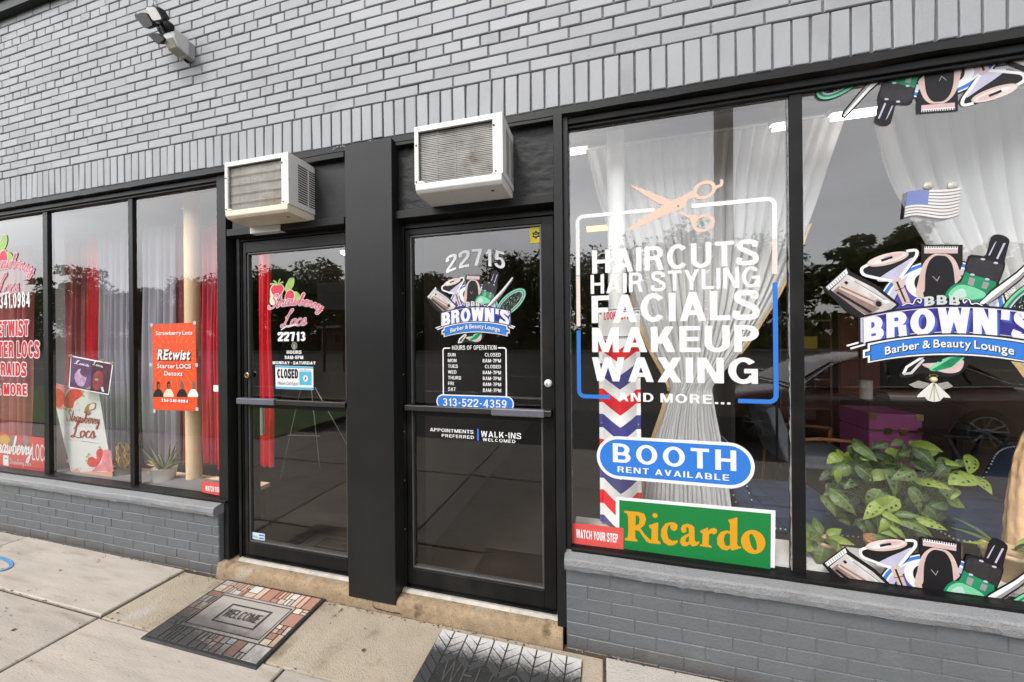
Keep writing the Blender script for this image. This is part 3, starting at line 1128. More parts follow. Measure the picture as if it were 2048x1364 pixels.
def air_conditioner(name, label, x0, x1, z0, z1, yf, fin_mat, ribs, pan_mat, shim):
    t = thing(name, label, 'air conditioner', ((x0 + x1) / 2, .045, z0), 'window air conditioners over the doors')
    yb = .05
    pan = .048
    fr = .028
    zb = z0 + pan
    g = MB()
    # cabinet: top, left side, front frame
    g.box(x0, x1, yf + .012, yb, z1 - .012, z1, ENAM)
    g.box(x0, x0 + .012, yf + .012, yb, zb, z1 - .012, ENAM)
    g.box(x0, x1, yf, yf + .012, z1 - fr, z1, ENAM)
    g.box(x0, x0 + fr * .8, yf, yf + .012, zb, z1 - fr, ENAM)
    rw = .052
    g.box(x1 - rw, x1, yf, yf + .012, zb, z1 - fr, ENAM)
    # right side with two banks of louvres
    ys0, ysm, ys1 = yf + .070, yf + .150, yb - .012
    g.box(x1 - .010, x1, yf + .012, ys0, zb, z1 - .012, ENAM)
    g.box(x1 - .010, x1, ys0, yb, zb, zb + .030, ENAM)
    g.box(x1 - .010, x1, ys0, yb, z1 - .042, z1 - .012, ENAM)
    g.box(x1 - .010, x1, ysm - .004, ysm + .004, zb + .030, z1 - .042, ENAM)
    n = 16
    zz = [zb + .030 + (z1 - .072 - zb) * k / n for k in range(n + 1)]
    for k in range(n):
        p = (zz[k + 1] - zz[k])
        for (a, b) in ((ys0, ysm - .004), (ysm + .004, yb)):
            g.box(x1 - .003, x1, a, b, zz[k], zz[k] + p * .40, ENAM)
    g.box(x0 + .02, x1 - .0045, yf + .034, yb, zb + .01, z1 - .03, DARKV)
    for (a, b) in ((.03, .16), (.66, .95)):
        xa, xb = x0 + (x1 - x0) * a, x0 + (x1 - x0) * b
        g.box(xa, xb, yf - .0015, yf + .004, z1 - .017, z1 - .0125, ENAM)
    t_c = g.build('cabinet', t, bevel=.0035)
    # coil behind the front opening: fine upright fins crossed by tubes
    g = MB()
    gx0, gx1, gz0, gz1 = x0 + fr * .8, x1 - rw, zb - .004, z1 - fr
    if ribs < 10:
        nf = 64
        for k in range(nf):
            x = gx0 + (gx1 - gx0) * k / nf
            g.box(x, x + (gx1 - gx0) / nf * .62, yf + .0192 + random.uniform(0, .0012), yf + .03, gz0, gz1, fin_mat)
    else:
        nf = 30
        for k in range(nf):
            z = gz0 + (gz1 - gz0) * k / nf
            g.box(gx0, gx1, yf + .018 + random.uniform(0, .002), yf + .03, z, z + (gz1 - gz0) / nf * .58, fin_mat)
        for k in range(3):
            x = gx0 + (gx1 - gx0) * (k + 1) / 4
            g.box(x - .0012, x + .0012, yf + .0165, yf + .018, gz0, gz1, fin_mat)
        ribs = 0
    g.box(gx0, gx1, yf + .022, yf + .032, gz0, gz1, fin_mat)
    for k in range(ribs):
        z = gz0 + (gz1 - gz0) * (k + 1) / (ribs + 1)
        g.box(gx0, gx1, yf + .0108, yf + .0148, z - .0010, z + .0010, mat('coil wire', (.40, .38, .33), .5, .4) if ribs < 10 else fin_mat)
    g.build('condenser_coil', t)
    # base pan with rounded lip, feet
    g = MB()
    prof = [(yf - .002, zb + .002), (yf - .004, zb - .012), (yf - .002, z0 + .016), (yf + .012, z0 + .002), (yf + .035, z0 - .001), (yb, z0 - .003), (yb, zb), (yf + .02, zb + .002)]
    g.prism([(x0 + .006, y, z) for y, z in prof], (x1 - x0 - .012, 0, 0), pan_mat)
    for xx in (x0 + .008, x1 - .062):
        g.prism([(xx, yf - .003, zb), (xx + .054, yf - .003, zb), (xx + .048, yf - .003, zb + .010), (xx + .03, yf - .003, zb + .016), (xx + .012, yf - .003, zb + .014)], (0, .012, 0), pan_mat)
    g.build('base_pan', t, bevel=.004, seg=3)
    for (xx, z) in ((x0 + .012, zb + .012), (x1 - .036, zb + .014), (x0 + .012, z1 - .10), (x1 - .045, z1 - .06)):
        g = MB()
        g.lathe([(.0055, 0), (.005, .002), (0, .0028)], (xx, yf - .002, z), RUST, 10, (0, -1, 0))
        g.build('screw', t)
    g = MB()
    g.lathe([(.010, 0), (.010, .001), (0, .0012)], (x1 - .075, yf + .07, z0 - .0012), RUST, 12, (0, 0, -1))
    g.build('drain_plug', t)
    if shim:
        g = MB()
        g.box(x0 + .008, x0 + .26, .0, .045, z0 - .046, z0 - .004, WHITEP)
        g.build('shim_board', t, bevel=.002)
    return t


a1 = at(449, 325, -.155)
air_conditioner('window_air_conditioner', 'yellowed air conditioner with flaking coil above the smaller door', -2.297, -1.801, 2.385, 2.742, -.155, FINS2, 4, ENAMD, True)
air_conditioner('window_air_conditioner', 'cleaner white air conditioner with grey coil above the wider door', -.952, -.466, 2.385, 2.738, -.178, FINS, 22, ENAM, False)

# security floodlight
t = thing('security_floodlight', 'black twin head security floodlight on the grey brick', 'floodlight', at(338, 62, 0))
BLKP = mat('black plastic', (.012, .012, .013), .55, var=.1, vs=20, spec=.2)
g = MB()
c0 = at(338, 62, 0)
g.lathe([(.058, 0), (.058, .022), (.048, .045), (.030, .06), (0, .062)], c0, BLKP, 22, (0, -1, 0))
g.build('mount', t, bevel=.003)


def slab_head(quad, back, m, name, par):
    """a shallow rounded lamp box: front outline quad, body running back along the vector"""
    P = []
    for i, p in enumerate(quad):
        a, b = quad[i - 1], quad[(i + 1) % len(quad)]
        P += [p + (a - p) * .16, p + (a - p) * .05 + (b - p) * .05, p + (b - p) * .16]
    g = MB()
    n = len(P)
    c = sum(P, Vector()) / n
    rings = [P, [p + back * .45 for p in P], [c + back + (p - c) * .72 for p in P]]
    vs = [p for r_ in rings for p in r_]
    fs = [tuple(range(n)), tuple(range(2 * n, 3 * n))[::-1]]
    for r_ in range(2):
        for k in range(n):
            fs.append((r_ * n + k, (r_ + 1) * n + k, (r_ + 1) * n + (k + 1) % n, r_ * n + (k + 1) % n))
    g.add(vs, fs, m)
    return g.build(name, par, bevel=.002), P, c


q1 = [at(288.8, 13.2, -.215), at(310.8, 11.5, -.225), at(327.7, 40.3, -.20), at(306.4, 44.2, -.19)]
h1, P1, c1 = slab_head(q1, Vector((.012, .045, .028)), BLKP, 'lamp_head', t)
g = MB()
nrm = (q1[1] - q1[0]).cross(q1[3] - q1[0]).normalized()
if nrm.y > 0:
    nrm = -nrm
g.prism([c1 + (p - c1) * .86 + nrm * .0012 for p in P1], nrm * .002, mat('lamp lens', (.52, .50, .44), .25, var=.05, vs=9))
g.build('lens', h1)
q2 = [at(266, 29, -.16), at(290, 23.5, -.17), at(306.5, 50.5, -.16), at(289, 57.5, -.15)]
slab_head(q2, Vector((-.01, .05, .03)), BLKP, 'lamp_head', t)
q3 = [at(294, 69, -.15), at(309, 65, -.16), at(329, 79, -.15), at(315, 89.5, -.14)]
h3, P3, c3 = slab_head(q3, Vector((.02, .055, .035)), BLKP, 'motion_sensor', t)
g = MB()
for (q, r_) in ((c1 + Vector((.012, .05, .02)), .011), (at(300, 52, -.12), .010), (c3 + Vector((.02, .05, .03)), .012)):
    g.tube([q, q.lerp(c0 + Vector((0, -.05, 0)), .5) + Vector((0, -.01, 0)), c0 + Vector((0, -.045, 0))], r_, BLKP, 10)
g.build('arm', t, smooth=True)
g = MB()
g.tube([at(306, 11, -.19), at(306.5, 4, -.1), at(307, -4, -.004), at(307, -40, -.004)], .004, mat('grey cable', (.3, .3, .31), .6), 8)
g.build('cable', t, smooth=True)

# white sensor box under the floodlight
t = thing('alarm_sounder', 'small white alarm box with slanted grille on the brick beside the black floodlight', 'alarm box', at(385, 105, 0))
b0 = at(383, 108, 0)
g = MB()
hw = .052
g.box(b0.x - hw * .8, b0.x + hw * .8, -.050, .0, b0.z - .06, b0.z + .05, mat('grey gland box', (.42, .42, .43), .5, var=.06, vs=9))
g.box(b0.x - hw * .3, b0.x - hw * .05, -.04, -.01, b0.z - .078, b0.z - .06, BLKP)
g.build('back_box', t, bevel=.006)
g = MB()
pf = [(-.118, .060), (-.136, .035), (-.136, -.006), (-.112, -.050), (-.045, -.062), (-.045, .052), (-.06, .062)]
g.prism([(b0.x - hw, y, b0.z + z) for y, z in pf], (2 * hw, 0, 0), mat('white housing', (.70, .70, .68), .4, var=.05, vs=12, dirt=[((.45, .42, .36), 16, .66, .1)]))
hsg = g.build('housing', t, bevel=.014, seg=4)
g = MB()
g.prism([(b0.x - hw * .75, y, b0.z + z) for y, z in ((-.1375, -.004), (-.1145, -.049), (-.058, -.0610), (-.058, -.0640), (-.1165, -.0525), (-.1398, -.006))], (1.5 * hw, 0, 0), mat('dusty diffuser', (.36, .345, .30), .5, var=.15, vs=30))
g.build('diffuser', hsg, bevel=.002)

# ---------------------------------------------------------------- mats
RUB = mat('black rubber', (.020, .020, .021), .7, var=.3, vs=14, bump=.5, bs=130)


def worn(name, fresh, old, direction, lo, hi, sc=24., amp=.5):
    """ink worn away across a mat: the surface goes from one colour to the other along a direction, broken up by scuffs"""
    if name in MATS:
        return MATS[name]
    m = mat(name, fresh, .8, bump=.4, bs=160)
    t_ = m.node_tree
    b = t_.nodes['Principled BSDF']
    tc = t_.nodes.new('ShaderNodeTexCoord')
    dp = t_.nodes.new('ShaderNodeVectorMath')
    dp.operation = 'DOT_PRODUCT'
    dp.inputs[1].default_value = direction
    t_.links.new(tc.outputs['Object'], dp.inputs[0])
    nz = t_.nodes.new('ShaderNodeTexNoise')
    nz.inputs['Scale'].default_value = sc
    nz.inputs['Detail'].default_value = 9
    nz.inputs['Roughness'].default_value = .8
    t_.links.new(tc.outputs['Object'], nz.inputs['Vector'])
    ma = t_.nodes.new('ShaderNodeMath')
    ma.operation = 'MULTIPLY_ADD'
    ma.inputs[1].default_value = amp
    t_.links.new(nz.outputs[0], ma.inputs[0])
    t_.links.new(dp.outputs['Value'], ma.inputs[2])
    mr = t_.nodes.new('ShaderNodeMapRange')
    mr.inputs[1].default_value, mr.inputs[2].default_value = lo + amp * .5, hi + amp * .5
    t_.links.new(ma.outputs[0], mr.inputs[0])
    mx_ = t_.nodes.new('ShaderNodeMixRGB')
    mx_.inputs[1].default_value, mx_.inputs[2].default_value = (*old, 1), (*fresh, 1)
    t_.links.new(mr.outputs[0], mx_.inputs[0])
    t_.links.new(mx_.outputs[0], b.inputs['Base Color'])
    return m


# first mat: stone-block border, grey centre, local axes u (to the right) and v (towards the door)
MO = gd(287, 1276)
MU = gd(513, 1337) - MO
MV = gd(455, 1162) - MO
MW, MH = MU.length, MV.length
t = thing('doormat', 'rubber doormat with coloured stone block border around a grey centre, below the smaller door', 'doormat', MO)
mo = lambda u, v, z: MO + MU * u + MV * v + Vector((0, 0, z))


def mat_box(g, u0, u1, v0, v1, z0, z1, m, c=0.0):
    du, dv = c / MW, c / MH
    a = [(u0, v0), (u1, v0), (u1, v1), (u0, v1)]
    b = [(u0 + du, v0 + dv), (u1 - du, v0 + dv), (u1 - du, v1 - dv), (u0 + du, v1 - dv)]
    vs = [mo(*p, z0) for p in a] + [mo(*p, z1) for p in b]
    g.add(vs, [(4, 5, 6, 7)] + [(k, (k + 1) % 4, 4 + (k + 1) % 4, 4 + k) for k in range(4)], m)


g = MB()
mat_box(g, -.012, 1.012, -.02, 1.015, .0, .010, RUB, .006)
g.build('base', t)
dd = (.45, 1.1, 0)
wm = lambda n, c: worn('mat ' + n, c, (.030, .029, .029), dd, .20, .58, 26, .44)
TC = [wm('terracotta', (.36, .21, .15)), wm('salmon', (.46, .31, .24)), wm('rust', (.30, .15, .11)), wm('pale grey', (.46, .44, .42)), wm('warm grey', (.36, .32, .29)), wm('sand', (.52, .42, .31)), wm('salmon two', (.44, .28, .21))]
g = MB()
random.seed(5)
bw_u, bw_v = .125, .205


def blocks(u0, u1, v0, v1, along):
    """fill a border strip with courses of unequal stones"""
    p = u0 if along == 'u' else v0
    end = u1 if along == 'u' else v1
    full = (MW if along == 'u' else MH)
    while p < end - .004:
        ln = random.uniform(.035, .085) / full
        if end - p - ln < .028 / full:
            ln = end - p
        k = random.random()
        cuts = [0, 1] if k < .38 else ([0, random.uniform(.35, .65), 1] if k < .85 else [0, .36, .68, 1])
        for a, b in zip(cuts[:-1], cuts[1:]):
            gu, gv = .0032 / MW, .0032 / MH
            sub = [(0, 1)]
            if b - a < .7 and random.random() < .45:
                sub = [(0, .5), (.5, 1)]
            for (s0, s1) in sub:
                if along == 'u':
                    q = (p + ln * s0, p + ln * s1, v0 + (v1 - v0) * a, v0 + (v1 - v0) * b)
                else:
                    q = (u0 + (u1 - u0) * a, u0 + (u1 - u0) * b, p + ln * s0, p + ln * s1)
                mat_box(g, q[0] + gu, q[1] - gu, q[2] + gv, q[3] - gv, .009, .0135, random.choice(TC), .0015)
        p += ln


blocks(.012, .988, .985 - bw_v, .985, 'u')
blocks(.012, .988, .015, .015 + bw_v, 'u')
blocks(.012, .012 + bw_u, .02 + bw_v, .98 - bw_v, 'v')
blocks(.988 - bw_u, .988, .02 + bw_v, .98 - bw_v, 'v')
g.build('stone_blocks', t)
g = MB()
CEN = worn('mat centre', (.30, .275, .25), (.085, .078, .074), (.15, 1.0, 0), .19, .33, 14, .25)
FRM = worn('mat frame', (.30, .27, .24), (.035, .034, .033), (.5, .9, 0), .15, .5, 30, .4)
a0, a1, b0, b1 = .012 + bw_u, .988 - bw_u, .015 + bw_v, .985 - bw_v
mat_box(g, a0 + .01, a1 - .01, b0 + .02, b1 - .02, .009, .012, CEN, .002)


def ring(u0, u1, v0, v1, wd, m, z=.0155):
    du, dv = wd / MW, wd / MH
    mat_box(g, u0, u1, v0, v0 + dv, .009, z, m, .001)
    mat_box(g, u0, u1, v1 - dv, v1, .009, z, m, .001)
    mat_box(g, u0, u0 + du, v0 + dv, v1 - dv, .009, z, m, .001)
    mat_box(g, u1 - du, u1, v0 + dv, v1 - dv, .009, z, m, .001)


ring(a0 + .006, a1 - .006, b0 + .012, b1 - .012, .010, FRM)
ring(a0 + .022, a1 - .022, b0 + .04, b1 - .04, .004, RUB)
ring(.33, .72, .36, .64, .007, RUB)
ring(.345, .705, .385, .615, .003, FRM)
put_text(g, layout('WELCOME', .14, .10), lambda u, v: mo(.365 + .32 * u, .44 + .12 * v, .0165), RUB, 2e-5, Vector((0, 0, 1)))
g.build('centre_panel', t)

# second mat: herringbone, white ink worn black towards the street
NO = gd(884.6, 1260.2)
NU = gd(1165, 1322) - NO
NU.z = 0
NL = NU.length
NU.normalize()
NV = Vector((NU.y, -NU.x, 0))
if NV.y > 0:
    NV = -NV
t = thing('doormat', 'black herringbone doormat with white chevrons worn away, in front of the wider door', 'doormat', NO)
no = lambda a, b, z: NO + NU * a + NV * b + Vector((0, 0, z))
g = MB()
out = [no(0, .012, 0), no(.012, 0, 0), no(NL - .012, 0, 0), no(NL, .012, 0), no(NL, .45, 0), no(0, .45, 0)]
g.prism(out, (0, 0, .008), RUB)
g.build('base', t, bevel=.002)
INK = worn('mat white ink', (.42, .41, .40), (.026, .026, .027), (.0, 1.0, 0), -.135, -.035, 60, .19)
g = MB()
ncol = 10
cw = NL / ncol
pitch, sl = .052, .055
for c in range(ncol):
    x0, x1 = c * cw + .003, (c + 1) * cw - .003
    up = 1 if c % 2 == 0 else -1
    for k in range(-3, 9):
        y0 = k * pitch
        ya, yb = (y0, y0 + sl) if up > 0 else (y0 + sl, y0)
        # each bar is a slanted strip from one column edge to the other
        q = [(x0, ya), (x1, yb), (x1, yb + pitch - .008), (x0, ya + pitch - .008)]
        if max(p[1] for p in q) < .004 or min(p[1] for p in q) > .42:
            continue
        # the word panel in the middle stays free
        if c in range(1, ncol - 1) and min(p[1] for p in q) > .115 and max(p[1] for p in q) < .36:
            continue
        q = [(p[0], min(max(p[1], .004), .44)) for p in q]
        g.add([no(p[0], p[1], .0078) for p in q] + [no(p[0] + (.0012 if i in (0, 3) else -.0012), p[1], .0108) for i, p in enumerate(q)],
              [(4, 5, 6, 7)] + [(i, (i + 1) % 4, 4 + (i + 1) % 4, 4 + i) for i in range(4)], INK)
g.build('chevrons', t)
g = MB()
GREYL = mat('mat grey lettering', (.062, .060, .058), .8, var=.3, vs=60)
g2 = layout('WELCOME', .09, .20)
put_text(g, g2, lambda u, v: no(.11 + (NL - .22) * u, .275 - .105 * v, .0105), GREYL, 2e-5, Vector((0, 0, 1)))
for (a, b, c, d) in ((.09, NL - .09, .125, .128), (.09, NL - .09, .335, .338)):
    g.add([no(a, c, .0095), no(b, c, .0095), no(b, d, .0095), no(a, d, .0095)], [(0, 1, 2, 3)], GREYL)
g.build('lettering', t)
# ---------------------------------------------------------------- vinyl, posters and signs on the glass
random.seed(21)
TONE = .64
V_W = mat('vinyl white', (.84, .84, .84), .5, spec=.2)
V_P = mat('vinyl blush', (.86, .58, .46), .5, spec=.2, var=.03, vs=4)
V_B = mat('vinyl blue', (.035, .20, .66), .5, spec=.2)
V_BK = mat('vinyl black', (.012, .011, .013), .5, spec=.2)
V_GR = mat('vinyl grey', (.32, .31, .31), .5, spec=.2)
V_SIL = mat('print silver', (.60, .56, .55), .5, spec=.2, var=.35, vs=9, stretch=(1, 1, .3))
V_BR = mat('print bronze shade', (.27, .19, .17), .5, spec=.2, var=.3, vs=12)
V_CO = mat('print copper', (.66, .50, .43), .5, spec=.2, var=.12, vs=14)
V_IN = mat('print indigo', (.075, .065, .40), .5, spec=.2, var=.2, vs=8)
V_LI = mat('print lilac', (.55, .53, .68), .5, spec=.2, var=.15, vs=8)
V_GN = mat('print green', (.015, .24, .11), .5, spec=.2, var=.3, vs=12)
V_MT = mat('print mint', (.20, .62, .36), .5, spec=.2, var=.15, vs=12)
V_PK = mat('print pink', (.66, .47, .46), .5, spec=.2, var=.12, vs=12)
V_RD = mat('print red', (.62, .02, .03), .5, spec=.2)
V_SB = mat('print strawberry', (.70, .045, .10), .55, spec=.2, var=.4, vs=90)
V_LF = mat('print leaf', (.33, .52, .13), .5, spec=.2, var=.25, vs=30)
V_CR = mat('print cream', (.78, .70, .52), .5, spec=.2)


class Decal(MB):
    """flat print: outlines in its own plane coordinates (metres), stacked in layers towards the street"""
    def __init__(s, origin, Y, scale=1., rot=0., skew=None):
        super().__init__()
        s.o, s.Y, s.k, s.c, s.s = origin, Y, scale, math.cos(rot), math.sin(rot)
        s.L = 0

    def w(s, p, dy=0.):
        x, z = p[0] * s.k, p[1] * s.k
        return Vector((s.o[0] + x * s.c - z * s.s, s.Y - s.L * 1.2e-4 - dy, s.o[1] + x * s.s + z * s.c))

    def shape(s, pts, m):
        a = sum(pts[i - 1][0] * pts[i][1] - pts[i][0] * pts[i - 1][1] for i in range(len(pts)))
        q = pts if a > 0 else pts[::-1]
        s.poly([s.w(p) for p in q], m)
        s.L += 1

    def curve(s, pts, m, n=5):
        s.shape([(p.x, p.y) for p in catmull([(a[0], a[1], 0) for a in pts], n, True)], m)

    def ell(s, c, rx, ry, m, tilt=0., a0=0, a1=360, n=36):
        ca, sa = math.cos(R(tilt)), math.sin(R(tilt))
        P = []
        for k in range(n):
            a = R(a0 + (a1 - a0) * k / (n - (0 if a1 - a0 >= 360 else 1)))
            x, y = rx * math.cos(a), ry * math.sin(a)
            P.append((c[0] + x * ca - y * sa, c[1] + x * sa + y * ca))
        s.shape(P, m)

    def line(s, pts, t, m, smooth=0):
        P = [(p.x, p.y) for p in catmull([(a[0], a[1], 0) for a in pts], smooth)] if smooth else list(pts)
        L, Q = [], []
        for i in range(len(P)):
            a = Vector(P[max(i - 1, 0)])
            b = Vector(P[min(i + 1, len(P) - 1)])
            p = Vector(P[i])
            d1 = (p - a).normalized() if i > 0 else (b - p).normalized()
            d2 = (b - p).normalized() if i < len(P) - 1 else d1
            d = (d1 + d2).normalized()
            nn = Vector((-d.y, d.x))
            k = t / 2 / max(.5, nn.dot(Vector((-d1.y, d1.x))))
            L.append(p + nn * k)
            Q.append(p - nn * k)
        for i in range(len(P) - 1):
            s.poly([s.w(q) for q in (L[i], Q[i], Q[i + 1], L[i + 1])], m)
        s.L += 1

    def text(s, lay, fn2, m, n=7):
        for g_ in lay[0]:
            for k, q in enumerate(g_):
                s.poly([s.w(fn2(p[0] / lay[1], p[1]), 0.9e-5 * k) for p in q], m)
        s.L += n

    def clip(s, name, parent, zlo=None, zhi=None, xlo=None, xhi=None):
        o = s.build(name, parent)
        off = Vector((0, 0, 0))
        q = parent
        while q is not None:
            off += q.location
            q = q.parent
        bm = bmesh.new()
        bm.from_mesh(o.data)
        for co, no_ in ((zlo and (0, 0, zlo), (0, 0, -1)), (zhi and (0, 0, zhi), (0, 0, 1)), (xlo and (xlo, 0, 0), (-1, 0, 0)), (xhi and (xhi, 0, 0), (1, 0, 0))):
            if co:
                bmesh.ops.bisect_plane(bm, geom=bm.verts[:] + bm.edges[:] + bm.faces[:], plane_co=Vector(co) - off, plane_no=no_, clear_outer=True)
        bm.to_mesh(o.data)
        bm.free()
        return o


YV = YG - .0022
r2 = lambda x0, x1, z0, z1, arch=0., grow=0., shear=0.: (lambda u, v: (x0 + (x1 - x0) * u + shear * v * (z1 - z0), z0 + (z1 - z0) * v * (1 + grow * (2 * u - 1) ** 2) - arch * (2 * u - 1) ** 2))


def pxr(tl, br, Y, o, **k):
    a, b = at(*tl, Y), at(*br, Y)
    return r2(a.x - o[0], b.x - o[0], b.z - o[1], a.z - o[1], **k)


# ---- services lettering on the wide pane
c0 = at(1350, 640, YV)
t = thing('window_lettering', 'white list of salon services in a bracket frame with peach scissors on the glass', 'window lettering', c0)
o0 = (c0.x, c0.z)
for (txt, tl, br, th) in (('HAIRCUTS', (1184, 501), (1517, 529), .19), ('HAIR STYLING', (1181, 550), (1520, 574), .175), ('FACIALS', (1183, 592), (1519, 639), .2),
                          ('MAKEUP', (1184, 655.5), (1518, 704), .2), ('WAXING', (1184, 714.5), (1516, 768), .2), ('AND MORE...', (1236, 784.5), (1461, 809), .19)):
    d = Decal(o0, YV)
    d.text(layout(txt, th, .11 if 'AND' not in txt else .17, .30), pxr(tl, br, YV, o0), V_W)
    d.build('service_line', t)
P2 = lambda x, y: (at(x, y, YV).x - o0[0], at(x, y, YV).z - o0[1])
xl, xr = P2(1156.5, 600)[0], P2(1550.5, 600)[0]
zt = (P2(1240, 425)[1] + P2(1480, 404)[1]) / 2
zb = (P2(1190, 793)[1] + P2(1515, 803)[1]) / 2
lt = .021


def corner(x, z, sx, sz, r):
    return [(x + sx * r * (1 - math.cos(a)), z + sz * r * (1 - math.sin(a))) for a in [R(k * 15) for k in range(7)]]


d = Decal(o0, YV)
d.line([(xl, P2(1157, 551)[1]), (xl, zt - .03)][:1] + corner(xl, zt, 1, -1, .03) + [(P2(1310, 418)[0], zt)], lt, V_W)
d.build('frame', t)
d = Decal(o0, YV)
d.line([(P2(1383, 411)[0], zt)] + corner(xr, zt, -1, -1, .03)[::-1] + [(xr, P2(1553, 479)[1])], lt, V_W)
d.build('frame', t)
d = Decal(o0, YV)
d.line([(xr, P2(1553, 480)[1]), (xr, P2(1553, 548)[1])], lt, mat('vinyl pale blush', (.84, .72, .66), .5, spec=.2))
d.build('frame_fade', t)
d = Decal(o0, YV)
d.line([(xl, P2(1157, 652)[1]), (xl, P2(1157, 552)[1])], lt, mat('vinyl pale blush', (.84, .72, .66), .5, spec=.2))
d.build('frame_fade', t)
d = Decal(o0, YV)
d.line([(xl, P2(1157, 661)[1])] + corner(xl, zb, 1, 1, .03) + [(P2(1220, 793)[0], zb)], lt, V_B)
d.build('frame', t)
d = Decal(o0, YV)
d.line([(P2(1476, 803)[0], zb)] + corner(xr, zb, -1, 1, .03)[::-1] + [(xr, P2(1551, 565)[1])], lt, V_B)
d.build('frame', t)
# scissors (outline taken in crop units of 2.966 per photograph pixel)
Q2 = lambda x, y: P2(1130 + x / 2.966, 180 + y / 2.966)
d = Decal(o0, YV - .0006)
d.shape([Q2(*p) for p in ((372, 558), (470, 590), (560, 628), (632, 655), (596, 682), (560, 676), (490, 636))], V_P)
d.curve([Q2(*p) for p in ((362, 838), (440, 775), (540, 712), (640, 655), (715, 622), (748, 600), (764, 625), (760, 640), (726, 654), (708, 690), (690, 706), (600, 740), (480, 795))], V_P, 4)


def eyering(c, rx, ry, wd, tilt):
    n = 30
    for k in range(n):
        q = []
        for (kk, f_) in ((k, 1), (k + 1, 1), (k + 1, wd), (k, wd)):
            a = 2 * math.pi * kk / n
            x, y = rx * f_ * math.cos(a), ry * f_ * math.sin(a)
            q.append(d.w((c[0] + x, c[1] + y + x * tilt)))
        d.poly(q, V_P)
    d.L += 1


k1 = abs(Q2(900, 600)[0] - Q2(760, 600)[0]) / 2
eyering(Q2(826, 594), k1, k1 * .86, .66, .12)
eyering(Q2(820, 790), k1 * .97, k1 * .84, .66, .10)
d.curve([Q2(*p) for p in ((680, 736), (700, 724), (725, 742), (770, 740), (790, 733), (776, 760), (752, 800), (742, 770), (720, 752))], V_P, 4)
d.line([Q2(*p) for p in ((888, 586), (905, 572), (925, 566), (930, 545), (924, 533))], .014, V_P, 4)
d.ell(Q2(671, 689), .006, .006, V_GR, n=14)
d.build('scissors', t)

# ---- booth pill
c0 = at(1350, 922, YV)
o0 = (c0.x, c0.z)
t = thing('window_sticker', 'blue pill shaped sticker about booth rental on the window', 'sticker', c0)
P2 = lambda x, y: (at(x, y, YV).x - o0[0], at(x, y, YV).z - o0[1])
x0, x1 = P2(1193.5, 914)[0], P2(1509.5, 929)[0]
z1, z0 = P2(1240.8, 872.6)[1], P2(1351.7, 967.6)[1]


def pill(d, x0, x1, z0, z1, m):
    r = (z1 - z0) / 2
    zc = (z0 + z1) / 2
    P = [(x1 - r + r * math.cos(R(a)), zc + r * math.sin(R(a))) for a in range(-90, 91, 9)] + [(x0 + r + r * math.cos(R(a)), zc + r * math.sin(R(a))) for a in range(90, 271, 9)]
    d.shape(P, m)


d = Decal(o0, YV - .0006)
pill(d, x0, x1, z0, z1, V_W)
e = .016
pill(d, x0 + e, x1 - e, z0 + e, z1 - e, V_B)
d.build('backing', t)
d = Decal(o0, YV - .0012)
d.text(layout('BOOTH', .185, .20), pxr((1225.5, 886), (1472.5, 942), YV, o0), V_W)
d.text(layout('RENT AVAILABLE', .175, .20, .42), pxr((1235, 932), (1458, 961.5), YV, o0), V_W)
d.build('lettering', t)


# ---- signs standing behind the glass: thin plastic boards with printed faces
def board(name, label, cat, quad, Y, thick, m, group=None):
    pts = [at(*p, Y) for p in quad]
    c = sum(pts, Vector()) / 4
    t_ = thing(name, label, cat, c, group)
    g_ = MB()
    g_.prism(pts[::-1] if (pts[1] - pts[0]).cross(pts[2] - pts[0]).y > 0 else pts, (0, thick, 0), m)
    g_.build('board', t_)
    return t_, (c.x, c.z), pts


YB = YG - .006
t, o0, pts = board('window_sign', 'green sign with yellow serif lettering and white border inside the window', 'sign', [(1231.6, 994), (1551, 1021.7), (1549.6, 1136), (1231.6, 1093)], YB, .004, V_W)
P2 = lambda x, y: (at(x, y, YB).x - o0[0], at(x, y, YB).z - o0[1])
SG = mat('sign green', (.012, .21, .05), .45, spec=.2, var=.05, vs=3)
SY = mat('sign yellow', (.72, .34, .015), .45, spec=.2)
d = Decal(o0, YB - .0005)
d.shape([P2(1238.5, 1000), P2(1542, 1027.5), P2(1541, 1138), P2(1238.5, 1096)], SG)
d.build('green_face', t)
